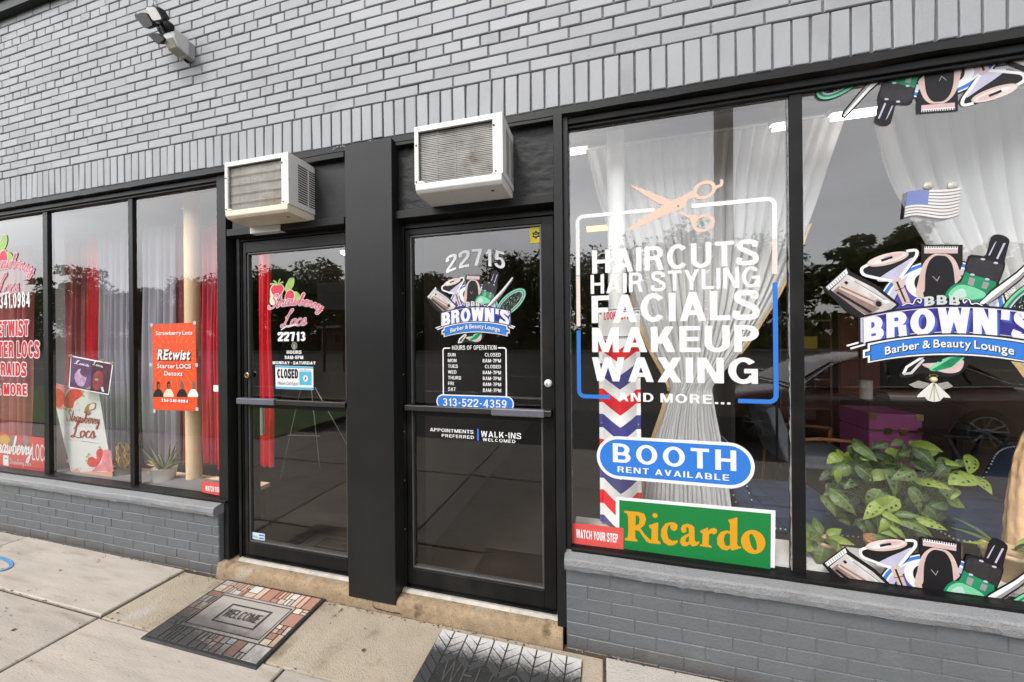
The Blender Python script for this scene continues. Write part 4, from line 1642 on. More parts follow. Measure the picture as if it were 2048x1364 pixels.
# serif letters traced in crop units (3.789 per photograph pixel, origin 1130,800)
C3 = lambda x, y: P2(1130 + x / 3.789, 800 + y / 3.789)
d = Decal(o0, YB - .0010)
let = [
    [(448, 838), (560, 848), (600, 862), (614, 900), (604, 945), (572, 972), (604, 1018), (650, 1062), (690, 1075), (724, 1080), (722, 1092), (640, 1084), (616, 1070), (560, 990), (530, 985), (532, 1046), (548, 1060), (548, 1072), (454, 1062), (454, 1048), (474, 1040), (480, 1000), (478, 880), (466, 858), (450, 852)],
    [(636, 948), (702, 926), (706, 930), (704, 1062), (724, 1078), (724, 1092), (636, 1080), (638, 1068), (654, 1058), (656, 978), (638, 962)],
    [(850, 1082), (820, 1100), (786, 1102), (748, 1078), (726, 1030), (730, 975), (762, 935), (800, 924), (836, 930), (852, 948), (850, 978), (830, 992), (806, 984), (796, 962), (800, 944), (780, 956), (772, 1000), (784, 1050), (812, 1066), (840, 1064), (856, 1060)],
    [(876, 974), (890, 946), (926, 936), (962, 946), (980, 968), (982, 1058), (992, 1076), (1012, 1070), (1020, 1080), (996, 1104), (964, 1108), (944, 1090), (920, 1108), (888, 1104), (870, 1076), (880, 1040), (910, 1022), (938, 1010), (936, 970), (922, 958), (916, 972), (922, 990), (908, 1006), (886, 1002)],
    [(1024, 990), (1078, 966), (1084, 968), (1084, 992), (1104, 972), (1134, 968), (1152, 984), (1148, 1008), (1128, 1018), (1106, 1008), (1090, 1020), (1088, 1094), (1112, 1108), (1110, 1118), (1022, 1106), (1022, 1096), (1040, 1088), (1042, 1012), (1026, 1002)],
    [(1236, 906), (1302, 888), (1306, 892), (1304, 1090), (1316, 1110), (1334, 1108), (1334, 1120), (1264, 1140), (1254, 1122), (1226, 1138), (1186, 1130), (1154, 1092), (1152, 1040), (1178, 1000), (1222, 986), (1250, 992), (1250, 938), (1240, 920)],
    [],
]
for k, L_ in enumerate(let):
    if L_:
        d.shape([C3(*p) for p in L_], SY)
d.ell(C3(682, 874), .0125, .0125, SY, n=20)
d.ell(C3(1424, 1074), abs(C3(1516, 1074)[0] - C3(1332, 1074)[0]) / 2, abs(C3(1424, 984)[1] - C3(1424, 1166)[1]) / 2, SY, -8)
for P_ in ([(536, 872), (556, 878), (566, 904), (558, 938), (534, 950)], [(1250, 1016), (1230, 1006), (1210, 1020), (1202, 1056), (1210, 1096), (1232, 1106), (1250, 1096)], [(938, 1028), (918, 1044), (912, 1066), (924, 1078), (938, 1068)]):
    d.shape([C3(*p) for p in P_], SG)
d.ell(C3(1424, 1074), .013, .040, SG, 14)
d.build('lettering', t)

RDS = mat('sign coral red', (.72, .10, .085), .5, spec=.2, var=.05, vs=6)
t, o0, pts = board('window_sign', 'small red step warning sign beside the green sign in the window', 'sign', [(1142.7, 1045.4), (1246.9, 1056.5), (1246.4, 1099), (1142, 1087)], YG - .0085, .002, RDS)
d = Decal(o0, YG - .009)
d.text(layout('WATCH YOUR STEP', .22, .10, .3), pxr((1152.5, 1058), (1236, 1086), YG - .009, o0), V_W)
d.build('lettering', t)
t, o0, pts = board('window_sign', 'small coral red step warning sign half hidden behind the post by the smaller door', 'sign', [(404, 962), (443, 967), (443, 992), (404, 984)], YG - .006, .002, RDS)
d = Decal(o0, YG - .0065)
d.text(layout('WATCH YOUR', .22, .10, .3), pxr((411, 971), (442.3, 985.5), YG - .0065, o0), V_W)
d.build('lettering', t)

# ---- the lounge emblem
LC = lambda x, y: at(1600 + x / 3.248, 380 + y / 3.248, YV)
LO = LC(915, 620)
lp = lambda x, y: (LC(x, y).x - LO.x, LC(x, y).z - LO.z)


def emblem_tools(d):
    ux = abs(lp(1015, 620)[0] - lp(815, 620)[0]) / 200
    c = lp(905, 780)
    rr = ux * 415
    hb = lambda pts, m, n=4: d.curve([lp(*p) for p in pts], m, n)
    sh = lambda pts, m: d.shape([lp(*p) for p in pts], m)
    d.ell(c, rr * 1.03, rr * 1.03, V_BK, n=60)
    d.ell(c, rr, rr, V_W, n=60)
    d.ell(c, rr * .975, rr * .975, V_B, n=60)
    d.ell(c, rr * .91, rr * .91, V_W, n=60)
    d.ell(c, rr * .875, rr * .875, V_LI, n=60)
    d.ell(c, rr * .76, rr * .76, V_BK, n=60)
    d.ell(c, rr * .74, rr * .74, V_IN, n=60)
    d.ell(lp(790, 610), ux * 105, ux * 125, V_W, 20)
    d.ell(lp(815, 610), ux * 72, ux * 90, V_BK, 20)
    # clipper
    sh([(150, 640), (300, 500), (330, 530), (500, 620), (650, 745), (600, 790), (420, 850), (300, 790), (240, 730)], V_BK)
    sh([(200, 650), (306, 548), (480, 636), (626, 745), (590, 775), (428, 816), (330, 748)], V_SIL)
    sh([(212, 660), (252, 624), (520, 770), (470, 800), (430, 812), (330, 748)], V_BR)
    sh([(250, 640), (278, 612), (560, 752), (530, 775)], V_CO)
    sh([(306, 560), (330, 570), (590, 730), (560, 738)], V_W)
    sh([(232, 668), (246, 658), (470, 790), (452, 800)], V_BK)
    sh([(262, 632), (270, 624), (540, 745), (530, 752)], V_BR)
    sh([(345, 590), (356, 588), (560, 712), (550, 716)], V_GR)
    sh([(284, 600), (300, 590), (316, 604), (300, 616)], V_BK)
    sh([(168, 632), (300, 512), (312, 540), (186, 652)], V_W)
    for k in range(9):
        a = k / 9
        sh([(172 + 122 * a, 634 - 112 * a), (178 + 122 * a, 629 - 112 * a), (190 + 122 * a, 646 - 108 * a), (186 + 122 * a, 650 - 108 * a)], V_GR)
    d.ell(lp(505, 735), ux * 30, ux * 34, V_GR, 20)
    d.ell(lp(510, 740), ux * 20, ux * 26, V_BK, 20)
    # razor with loop handle
    hb([(402, 505), (560, 440), (700, 385), (775, 400), (760, 450), (660, 575), (590, 600), (430, 565)], V_BK)
    d.ell(c, 0.0001, .0001, V_BK, n=6)
    hb([(500, 590), (560, 540), (660, 480), (735, 440), (640, 570), (590, 592)], V_LI)
    d.line([lp(*p) for p in ((450, 482), (402, 510), (412, 548), (480, 568), (600, 592))], .012, V_W, 5)
    d.line([lp(*p) for p in ((690, 398), (750, 392), (756, 425), (710, 490), (650, 572))], .012, V_W, 5)
    d.ell(lp(568, 449), ux * 148, ux * 48, V_CO, 14, n=40)
    d.ell(lp(564, 444), ux * 138, ux * 38, mat('print blush white', (.76, .66, .62), .5, spec=.2), 14, n=40)
    d.ell(lp(600, 432), ux * 70, ux * 20, V_PK, 14, n=24)
    d.ell(lp(530, 462), ux * 60, ux * 12, V_W, 14, n=24)
    sh([(524, 452), (598, 428), (602, 442), (530, 468)], V_BK)
    sh([(594, 592), (650, 568), (722, 740), (668, 745)], V_CO)
    sh([(622, 598), (634, 592), (690, 725), (680, 730)], V_BK)
    d.line([lp(*p) for p in ((618, 655), (680, 632))], .003, V_BK)
    # trimmer
    sh([(786, 356), (1056, 356), (1056, 480), (1040, 520), (800, 520), (786, 480)], V_BK)
    hb([(760, 690), (768, 590), (800, 480), (860, 420), (915, 415), (975, 425), (1020, 480), (1050, 590), (1052, 700), (900, 720)], V_CO)
    hb([(806, 700), (808, 580), (830, 480), (870, 432), (915, 426), (955, 436), (990, 490), (1004, 590), (1008, 700), (900, 715)], V_BK)
    hb([(775, 640), (790, 540), (820, 470), (812, 560), (806, 660)], V_PK)
    hb([(1040, 640), (1028, 540), (1000, 470), (1008, 560), (1012, 660)], V_PK)
    d.line([lp(*p) for p in ((860, 560), (890, 590), (905, 560))], .003, V_GR)
    sh([(806, 384), (1024, 384), (1024, 412), (806, 412)], V_PK)
    sh([(806, 366), (1024, 366), (1024, 384), (806, 384)], V_W)
    for k in range(14):
        x = 808 + k * 15.6
        sh([(x, 362), (x + 8, 362), (x + 8, 378), (x, 378)], V_BK)
    # bottle
    hb([(1240, 306), (1300, 290), (1356, 320), (1350, 370), (1330, 455), (1330, 500), (1290, 610), (1230, 720), (960, 720), (935, 690), (960, 640), (1020, 600), (1060, 545), (1090, 430), (1160, 425), (1205, 420)], V_BK, 3)
    hb([(1085, 520), (1180, 548), (1272, 590), (1220, 715), (1080, 720), (950, 700), (955, 655), (1000, 612), (1045, 598)], V_GN)
    hb([(965, 690), (990, 640), (1060, 615), (1190, 660), (1190, 700), (1060, 715)], V_MT)
    hb([(990, 690), (1010, 655), (1060, 640), (1080, 690), (1050, 712)], mat('print pale mint', (.50, .70, .62), .5, spec=.2))
    sh([(1100, 566), (1138, 578), (1122, 626), (1086, 612)], V_GR)
    sh([(1190, 594), (1228, 604), (1210, 645), (1176, 634)], V_GR)
    hb([(1100, 450), (1140, 440), (1215, 455), (1300, 480), (1316, 500), (1300, 560), (1280, 596), (1200, 575), (1090, 540), (1080, 510)], mat('print charcoal', (.035, .032, .036), .5, spec=.2, var=.3, vs=30))
    for (x, y) in ((1118, 550), (1214, 580), (1186, 450), (1270, 474)):
        d.ell(lp(x, y), ux * 15, ux * 9, V_LI, -15, n=14)
    sh([(1262, 345), (1276, 330), (1232, 425), (1220, 425)], V_LI)
    sh([(1320, 345), (1334, 345), (1284, 450), (1272, 445)], V_LI)


def emblem_right(d):
    ux = abs(lp(1015, 620)[0] - lp(815, 620)[0]) / 200
    sh = lambda pts, m: d.shape([lp(*p) for p in pts], m)
    # brush
    c = lp(1560, 700)
    for (a, b, m) in ((1.05, 1.06, V_BK), (1., 1., V_MT), (.93, .86, V_GN), (.86, .74, V_LI), (.80, .66, V_BK)):
        d.ell(c, ux * 290 * a, ux * 135 * b, m, 40, n=44)
    random.seed(3)
    for k in range(240):
        a, q = random.uniform(0, 6.28), random.random() ** .5
        x, y = ux * 225 * q * math.cos(a), ux * 92 * q * math.sin(a)
        ca, sa = math.cos(R(40)), math.sin(R(40))
        p = (c[0] + x * ca - y * sa, c[1] + x * sa + y * ca)
        d.shape([(p[0] - ux * 3, p[1]), (p[0] + ux * 3, p[1] - ux * 2), (p[0] + ux * 4, p[1] + ux * 11)], V_W if k % 4 == 0 else V_GN)
        if k % 6:
            d.L -= 1
    for k in range(26):
        p = lp(1262 + 11 * k, 745 - 12 * k + 30 * math.sin(k / 26 * 3.1))
        d.line([p, (p[0] - ux * 14, p[1] + ux * 12)], ux * 4, V_GR)
        d.L -= 1
    d.L += 1
    # scissors blades
    sh([(1150, 745), (1230, 655), (1400, 530), (1590, 360), (1625, 372), (1610, 410), (1430, 590), (1290, 700), (1200, 755)], V_BK)
    sh([(1160, 738), (1240, 662), (1400, 545), (1592, 374), (1606, 384), (1420, 560), (1260, 690), (1190, 742)], V_W)
    sh([(1200, 735), (1300, 655), (1430, 555), (1590, 400), (1596, 406), (1430, 576), (1290, 690), (1215, 745)], V_GR)


def arcband(d, u0, u1, ytop, ybot, arch, m, n=24, ends=None):
    """band bowed upward between photograph-crop heights ytop and ybot"""
    up, lo = [], []
    for k in range(n + 1):
        u = k / n
        x = u0 + (u1 - u0) * u
        q = arch * (2 * u - 1) ** 2
        up.append((x, ytop - q))
        lo.append((x, ybot - q))
    d.shape(lo + up[::-1], m)


def emblem_banner(d):
    ux = abs(lp(1015, 620)[0] - lp(815, 620)[0]) / 200
    xL, xR = lp(396, 800)[0], lp(1545, 800)[0]
    zt_, zb_ = lp(960, 772)[1], lp(960, 926)[1]
    ar = .040
    sh = lambda pts, m: d.shape([lp(*p) for p in pts], m)
    hb = lambda pts, m, n=4: d.curve([lp(*p) for p in pts], m, n)
    # handles that show below the banner
    hb([(640, 1205), (690, 1130), (800, 1070), (1100, 1070), (1060, 1170), (960, 1215), (800, 1190), (700, 1220)], V_BK)
    d.line([lp(*p) for p in ((668, 1196), (690, 1150), (800, 1080))], .010, V_W)
    d.line([lp(*p) for p in ((668, 1196), (720, 1188), (800, 1100))], .010, V_SIL)
    hb([(790, 1130), (900, 1120), (1050, 1100), (1040, 1170), (960, 1190), (840, 1160)], V_PK)
    hb([(836, 1160), (900, 1110), (1010, 1070), (1070, 1080), (980, 1150), (880, 1176)], V_MT)
    sh([(850, 1168), (980, 1090), (1060, 1080), (980, 1150), (880, 1176)], V_GN)
    d.ell(lp(905, 1108), ux * 15, ux * 11, V_BK, 20, n=16)
    for (a, b) in (((300, 1012), (450, 972)), ((325, 1030), (450, 995))):
        d.line([lp(*a), lp(*b)], .013, V_BK)
        d.line([lp(*a), lp(*b)], .008, V_W)
    for (a, b) in (((1640, 1012), (1500, 972)), ((1615, 1030), (1500, 995))):
        d.line([lp(*a), lp(*b)], .013, V_BK)
        d.line([lp(*a), lp(*b)], .008, V_W)
    # shadowed name
    arcband(d, xL - .012, xR + .012, zt_ + .016, zb_ - .008, ar, V_BK)
    arcband(d, xL - .004, xR + .004, zt_ + .008, zb_, ar, V_LI)
    arcband(d, xL + .004, xR - .004, zt_ + .004, zb_ + .004, ar, mat('print deep indigo', (.035, .03, .22), .5, spec=.2, var=.3, vs=8))
    lay = layout("BROWN'S", .255, .085)
    for (dx, dz, m) in ((.011, -.011, V_IN), (.006, -.006, V_B), (.003, -.003, V_IN)):
        d.text(lay, r2(xL + dx + .008, xR + dx - .008, zb_ + dz, zt_ + dz, ar, .0), m)
    d.text(lay, r2(xL + .006, xR - .006, zb_ - .006, zt_ + .006, ar), mat('print pale lilac', (.82, .80, .86), .5, spec=.2, var=.06, vs=20))
    # three initials with scrolls
    lay = layout('BBB', .24, .14)
    for (dx, m) in ((.004, V_BK), (0, mat('print pearl', (.60, .66, .62), .5, spec=.2))):
        d.text(lay, r2(lp(800, 700)[0] + dx, lp(1030, 700)[0] + dx, lp(915, 745)[1] - dx, lp(915, 684)[1] - dx, .006), m)
    for s_, xc in ((1, 765), (-1, 1065)):
        d.line([lp(xc - s_ * 10, 720), lp(xc + s_ * 8, 735), lp(xc + s_ * 14, 712), lp(xc - s_ * 6, 704), lp(xc - s_ * 26, 716), lp(xc - s_ * 40, 742), lp(xc - s_ * 70, 736), lp(xc - s_ * 110, 752)], .0075, V_BK, 4)
        d.line([lp(xc - s_ * 10, 720), lp(xc + s_ * 8, 735), lp(xc + s_ * 14, 712), lp(xc - s_ * 6, 704), lp(xc - s_ * 26, 716), lp(xc - s_ * 40, 742), lp(xc - s_ * 70, 736), lp(xc - s_ * 110, 752)], .004, V_W, 4)
    # ribbon
    bL, bR = lp(440, 1000)[0], lp(1500, 1000)[0]
    zt2, zb2 = lp(950, 945)[1], lp(950, 1066)[1]
    for (e_, m) in ((.012, V_BK), (.004, V_W), (-.004, V_BK), (-.008, V_B)):
        arcband(d, bL - e_, bR + e_, zt2 + e_ * .8, zb2 - e_ * .8, .036, m)
        arcband(d, bL - e_ - .018, bR + e_ + .018, (zt2 + zb2) / 2 + .014 + e_, (zt2 + zb2) / 2 - .014 - e_, .040, m)
    lay = blayout('Barber & Beauty Lounge', .022, .085, .26)
    for (dx, m) in ((.0035, V_BK), (0, V_W)):
        d.text(lay, r2(bL + .058 + dx, bR - .058 + dx, zb2 + .030 - dx, zt2 - .015 - dx, .033), m)


def emblem(label, centre, Y, scale, rot, banner=True, clipz=None, group='lounge emblems on the glass'):
    c_ = Vector((centre[0], Y, centre[1]))
    t_ = thing('window_emblem', label, 'emblem', c_, group)
    for nm, fn in (('grooming_tools', lambda d: (emblem_tools(d), emblem_right(d))),) + ((('name_banner', emblem_banner),) if banner else ()):
        d = Decal(centre, Y - (.012 * scale * .4 if nm == 'name_banner' else 0), scale, rot)
        d.Y = Y - (.0135 if nm == 'name_banner' else 0) * 1
        # thin film: keep all layers within a couple of millimetres
        fn(d)
        q = max(1, d.L) * 1.2e-4
        lim = .005 if nm == 'name_banner' else .0022
        base = d.Y
        for v in d.v:
            v.y = (Y - (.0026 if nm == 'name_banner' else 0)) + (v.y - base) * (lim / q)
        d.clip(nm, t_, **(clipz or {}))
    return t_


e_c = (LO.x, LO.z)
emblem('large grooming tools emblem with name banner in the middle of the far right pane', e_c, YV, 1, 0)
# the lower copy is cut by the sill, the upper one hangs upside down and is cut by the lintel
lo_c = at(1600 + (745 + (915 - 790) * .955) / 3.1, 780 + (930 + (620 - 360) * .955) / 3.1, YV)
emblem('tools part of the emblem cut off along the bottom of the far right pane', (lo_c.x, lo_c.z), YV, 1, 0, False, dict(zlo=ZG0))
h_c = at((1833.7 + 1913) / 2, (229 + 222) / 2, YV)
dh = lp(921, 356)
emblem('upside down tools emblem cut off along the top of the far right pane', (h_c.x + dh[0], h_c.z + dh[1]), YV, 1, math.pi, False, dict(zhi=ZG1 - .004))
# the door's small copy
YD = .100 - .0022
d_a = at(790 + 495 / 3.497, 430 + 425 / 3.497, YD)
d_b = at(790 + 605 / 3.497, 430 + 425 / 3.497, YD)
sc_ = (d_b.x - d_a.x) / (lp(1055, 360)[0] - lp(790, 360)[0])
hd = lp(922, 360)
emblem('small grooming tools emblem with name banner on the wider door', ((d_a.x + d_b.x) / 2 - hd[0] * sc_, d_a.z - hd[1] * sc_), YD, sc_, 0)

# ---- lettering on the wider door
c0 = at(950, 512, YD)
t = thing('house_number', 'arched white house number at the top of the wider door', 'house number', c0)
o0 = (c0.x, c0.z)
d = Decal(o0, YD)
d.text(layout('22715', .17, .15), pxr((892, 502.5), (1010, 527.5), YD, o0, arch=.034), V_W)
o = d.build('digits', t)
c0 = at(950, 740, YD)
o0 = (c0.x, c0.z)
t = thing('opening_hours', 'white table of weekly opening hours in a line frame on the door', 'window lettering', c0)
P2 = lambda x, y: (at(x, y, YD).x - o0[0], at(x, y, YD).z - o0[1])
d = Decal(o0, YD)
xl, xr, zt, zb = P2(886, 700)[0], P2(1012, 700)[0], P2(950, 696)[1], P2(950, 795)[1]
d.line([(xl, zb)] + corner(xl, zt, 1, -1, .014) + [(P2(900, 696)[0], zt)], .008, V_W)
d.build('frame', t)
d = Decal(o0, YD)
d.line([(P2(996, 696)[0], zt)] + corner(xr, zt, -1, -1, .014)[::-1] + [(xr, zb)], .008, V_W)
d.build('frame', t)
d = Decal(o0, YD)
d.text(layout('HOURS OF OPERATION', .16, .15, .4), pxr((904, 691), (993, 699.5), YD, o0), V_W)
d.build('heading', t)
zrow = [P2(896, 706 + 11.45 * k)[1] for k in range(7)]
hgt = .0205
for k, (a, b) in enumerate((('SUN', 'CLOSED'), ('MON', '8AM-7PM'), ('TUES', 'CLOSED'), ('WED', '8AM-7PM'), ('THURS', '8AM-7PM'), ('FRI', '8AM-7PM'), ('SAT', '8AM-7PM'))):
    d = Decal(o0, YD)
    la, lb = layout(a, .17, .15), layout(b, .17, .15)
    xa, xb = P2(896, 740)[0], P2(1002, 740)[0]
    d.text(la, r2(xa, xa + la[1] * hgt * 1.05, zrow[k] - hgt, zrow[k]), V_W)
    d.text(lb, r2(xb - lb[1] * hgt * 1.02, xb, zrow[k] - hgt, zrow[k]), V_W)
    d.build('day_row', t)
c0 = at(950, 806, YD - .002)
o0 = (c0.x, c0.z)
t = thing('window_sticker', 'blue pill shaped phone number sticker above the push bar', 'sticker', c0)
P2 = lambda x, y: (at(x, y, YD).x - o0[0], at(x, y, YD).z - o0[1])
d = Decal(o0, YD - .001)
x0, x1, z1, z0 = P2(873, 800)[0], P2(1028, 808)[0], P2(920, 789.5)[1], P2(960, 820.5)[1]
pill(d, x0, x1, z0, z1, V_W)
pill(d, x0 + .007, x1 - .007, z0 + .007, z1 - .007, V_B)
d.build('backing', t)
d = Decal(o0, YD - .0016)
d.text(layout('313-522-4359', .16, .15), pxr((886, 796), (1013.5, 816.5), YD, o0), V_W)
d.build('lettering', t)
c0 = at(950, 868, YD)
o0 = (c0.x, c0.z)
t = thing('window_lettering', 'white appointments and walk-ins note below the push bar', 'window lettering', c0)
P2 = lambda x, y: (at(x, y, YD).x - o0[0], at(x, y, YD).z - o0[1])
d = Decal(o0, YD)
d.text(layout('APPOINTMENTS', .17, .12), pxr((860, 855.5), (947, 867.5), YD, o0), V_W)
d.text(layout('PREFERRED', .17, .18), pxr((883.6, 867.5), (948, 878), YD, o0), V_W)
d.text(layout('WALK-INS', .17, .17), pxr((962, 861.5), (1042.5, 878), YD, o0), V_W)
d.text(layout('WELCOMED', .17, .22), pxr((965.7, 875.5), (1031, 886), YD, o0), V_W)
d.build('lettering', t)
d = Decal(o0, YD)
d.shape([P2(954.2, 857.5), P2(957.6, 857.8), P2(957.6, 881.5), P2(954.2, 881)], V_B)
d.build('divider', t)
q = [(1059.7, 454.5), (1084, 451.5), (1084.5, 484.3), (1060.2, 487.2)]
c0 = at(1072, 469, YD)
o0 = (c0.x, c0.z)
t = thing('window_sticker', 'small yellow sticker with black star badge in the door corner', 'sticker', c0)
P2 = lambda x, y: (at(x, y, YD).x - o0[0], at(x, y, YD).z - o0[1])
d = Decal(o0, YD)
d.shape([P2(*p) for p in q], mat('sticker yellow', (.72, .56, .05), .5, spec=.2))
cc = P2(1072, 469.5)
sr = .026
d.shape([(cc[0] + (sr if k % 2 == 0 else sr * .62) * math.sin(k * math.pi / 6), cc[1] + (sr if k % 2 == 0 else sr * .62) * math.cos(k * math.pi / 6)) for k in range(12)], V_BK)
d.ell(cc, .010, .010, mat('sticker yellow', (.72, .56, .05), .5, spec=.2), n=18)
d.ell(cc, .008, .008, V_BK, n=18)
d.shape([(cc[0] - .014, cc[1] - .005), (cc[0] + .014, cc[1] - .005), (cc[0] + .014, cc[1] - .001), (cc[0] - .014, cc[1] - .001)], mat('sticker yellow', (.72, .56, .05), .5, spec=.2))
d.build('print', t)


# ---- strawberry emblem: crop units of 5.246 per photograph pixel, origin 520,540 (on the smaller door)
SC = lambda x, y: at(520 + x / 5.246, 540 + y / 5.246, YD)
SO = SC(310, 260)
sp = lambda x, y: (SC(x, y).x - SO.x, SC(x, y).z - SO.z)


def berry_emblem(label, centre, Y, k):
    t_ = thing('window_emblem', label, 'emblem', Vector((centre[0], Y, centre[1])), 'strawberry emblems on the glass')
    d = Decal(centre, Y, k)
    u = abs(sp(100, 0)[0] - sp(0, 0)[0]) / 100
    hb = lambda pts, m, n=4: d.curve([sp(*p) for p in pts], m, n)
    hb([(110, 190), (140, 150), (190, 140), (240, 160), (255, 200), (230, 250), (190, 290), (160, 330), (120, 310), (105, 250)], V_CR)
    hb([(116, 195), (150, 158), (200, 148), (240, 170), (246, 205), (215, 255), (170, 285), (130, 250)], V_SB)
    for (a, b) in (((185, 160), (105, 150)), ((185, 158), (140, 112)), ((190, 155), (215, 92)), ((195, 160), (245, 128)), ((180, 158), (165, 125))):
        d.line([sp(*a), sp((a[0] + b[0]) / 2, (a[1] + b[1]) / 2 - 10), sp(*b)], u * 13, V_LF, 4)
    hb([(258, 190), (285, 130), (310, 90), (355, 84), (362, 130), (345, 180), (310, 215), (270, 225)], V_LF)
    hb([(345, 235), (380, 225), (420, 260), (424, 300), (395, 325), (360, 300)], V_LF)
    hb([(262, 280), (285, 220), (330, 205), (362, 240), (366, 310), (345, 350), (290, 350), (262, 330)], V_CR)
    hb([(266, 285), (290, 226), (328, 212), (356, 244), (360, 310), (335, 345), (290, 345)], V_SB)
    hb([(110, 280), (150, 265), (180, 300), (170, 350), (130, 370), (105, 340)], V_CR)
    d.build('strawberries', t_)
    d = Decal(centre, Y - .0016, k)
    W1 = script_width('Strawberry')

    def f1(x, y):
        s_ = x / W1
        xx = 95 + 560 * s_
        base = 412 - 55 * math.sin(min(1, max(0, s_)) * 2.2) + 150 * max(0, s_ - .45) ** 1.4
        hh = 150 * (1 - .30 * s_)
        return d.w(sp(xx + y * 34, base - y * hh))
    W2 = script_width('Locs')
    f2 = lambda x, y: d.w(sp(232 + 255 * x / W2 + y * 38, 592 - y * 150 - 14 * x / W2))
    for pen, gr, m in ((.10, .10, mat('vinyl pale pink', (.78, .62, .64), .5, spec=.2)), (.085, 0, mat('vinyl rose', (.62, .10, .16), .5, spec=.2))):
        put_script(d, 'Strawberry', f1, m, pen * 1.2, .5, gr)
        d.L += 2
        put_script(d, 'Locs', f2, m, pen, .5, gr * .8)
        d.L += 2
    d.line([sp(225, 628), sp(290, 590), sp(390, 575)], u * 9, V_W, 4)
    d.build('lettering', t_)
    return t_


berry_emblem('strawberry emblem with pink cursive lettering on the smaller door', (SO.x, SO.z), YD, 1)
kk = (at(79, 560, YV).x - at(8, 525, YV).x) / (sp(680, 465)[0])
lc = at(6, 512, YV)
berry_emblem('strawberry emblem with pink cursive lettering at the far left pane', (lc.x, lc.z), YV, kk * .92)

# smaller door: number, hours, closed sign
c0 = at(585, 672, YD)
o0 = (c0.x, c0.z)
t = thing('house_number', 'straight white house number with hours below it on the smaller door', 'house number', c0)
d = Decal(o0, YD)
d.text(layout('22713', .25, .12), pxr((556, 664.5), (611, 682), YD, o0), V_W)
d.build('digits', t)
d = Decal(o0, YD)
d.text(layout('HOURS', .22, .13), pxr((573.4, 701), (603, 707.7), YD, o0), V_W)
d.text(layout('9AM-6PM', .22, .13), pxr((569.5, 711.2), (606.7, 718.2), YD, o0), V_W)
d.text(layout('MONDAY - SATURDAY', .22, .13, .25), pxr((545.7, 722.3), (631.5, 729.2), YD, o0), V_W)
d.build('hours', t)
c0 = at(588.6, 691.5, YD)
d = Decal((c0.x, c0.z), YD)
u = .0245
d.ell((0, 0), u, u * 1.1, V_GR, n=24)
d.ell((0, 0), u * .85, u * .95, mat('badge olive', (.10, .095, .075), .5, spec=.2), n=24)
d.curve([(-u * .4, -u * .7), (-u * .3, u * .2), (0, u * .6), (u * .35, u * .1), (u * .3, -u * .7)], V_GR)
tag(d.build('badge_sticker'), 'round grey badge sticker under the number on the smaller door', 'sticker')
YC = YD - .004
t, o0, pts = board('closed_sign', 'white closed sign with blue bands and a red bird on the smaller door', 'sign', [(550.5, 730.6), (626.2, 733.5), (626.7, 780), (551.5, 777.5)], YC, .002, V_W)
P2 = lambda x, y: (at(x, y, YC).x - o0[0], at(x, y, YC).z - o0[1])
CY = mat('print cyan', (.10, .45, .66), .5, spec=.2)
d = Decal(o0, YC - .0004)
d.shape([P2(550.8, 730.9), P2(626, 733.8), P2(626, 737.5), P2(550.8, 734.8)], CY)
d.shape([P2(551.5, 773), P2(626.5, 775.2), P2(626.6, 779.6), P2(551.5, 777.2)], CY)
d.shape([P2(598.5, 743), P2(623, 743.8), P2(623.4, 770.5), P2(599, 769.8)], CY)
cc = P2(611, 757)
d.ell(cc, .0195, .0215, V_W, n=26)
d.curve([(cc[0] - .014, cc[1] - .013), (cc[0] - .006, cc[1] - .004), (cc[0] - .002, cc[1] + .008), (cc[0] + .004, cc[1] + .016), (cc[0] + .006, cc[1] + .009), (cc[0] + .010, cc[1] + .006), (cc[0] + .006, cc[1] - .004), (cc[0] - .002, cc[1] - .010)], V_RD)
d.build('print', t)
d = Decal(o0, YC - .0012)
d.text(layout('CLOSED', .27, .11), pxr((554.5, 737.5), (596.5, 757), YC, o0), V_BK)
d.text(blayout('Please Call Again', .004, .06, .25), pxr((555, 762), (596, 770), YC, o0, shear=.4), V_GR)
d.text(blayout('So Sorry', .004, .06, .25), pxr((600, 738.2), (622, 742), YC, o0, shear=.3), V_GR)
d.build('lettering', t)
c0 = at(515, 1072, YD)
o0 = (c0.x, c0.z)
P2 = lambda x, y: (at(x, y, YD).x - o0[0], at(x, y, YD).z - o0[1])
d = Decal(o0, YD)
d.shape([P2(500.3, 1063), P2(529.5, 1068), P2(529.5, 1081.5), P2(501, 1077)], mat('sticker pale cyan', (.62, .74, .78), .5, spec=.2))
d.shape([P2(502, 1070), P2(516, 1072.5), P2(516, 1076.5), P2(502, 1074)], mat('sticker aqua', (.30, .55, .62), .5, spec=.2))
d.shape([P2(518, 1069), P2(528, 1070.6), P2(528, 1073), P2(518, 1071.4)], V_IN)
d.shape([P2(518, 1074.5), P2(528, 1076), P2(528, 1079), P2(518, 1077.5)], V_B)
tag(d.build('alarm_sticker'), 'small pale blue sticker low in the corner of the smaller door', 'sticker')

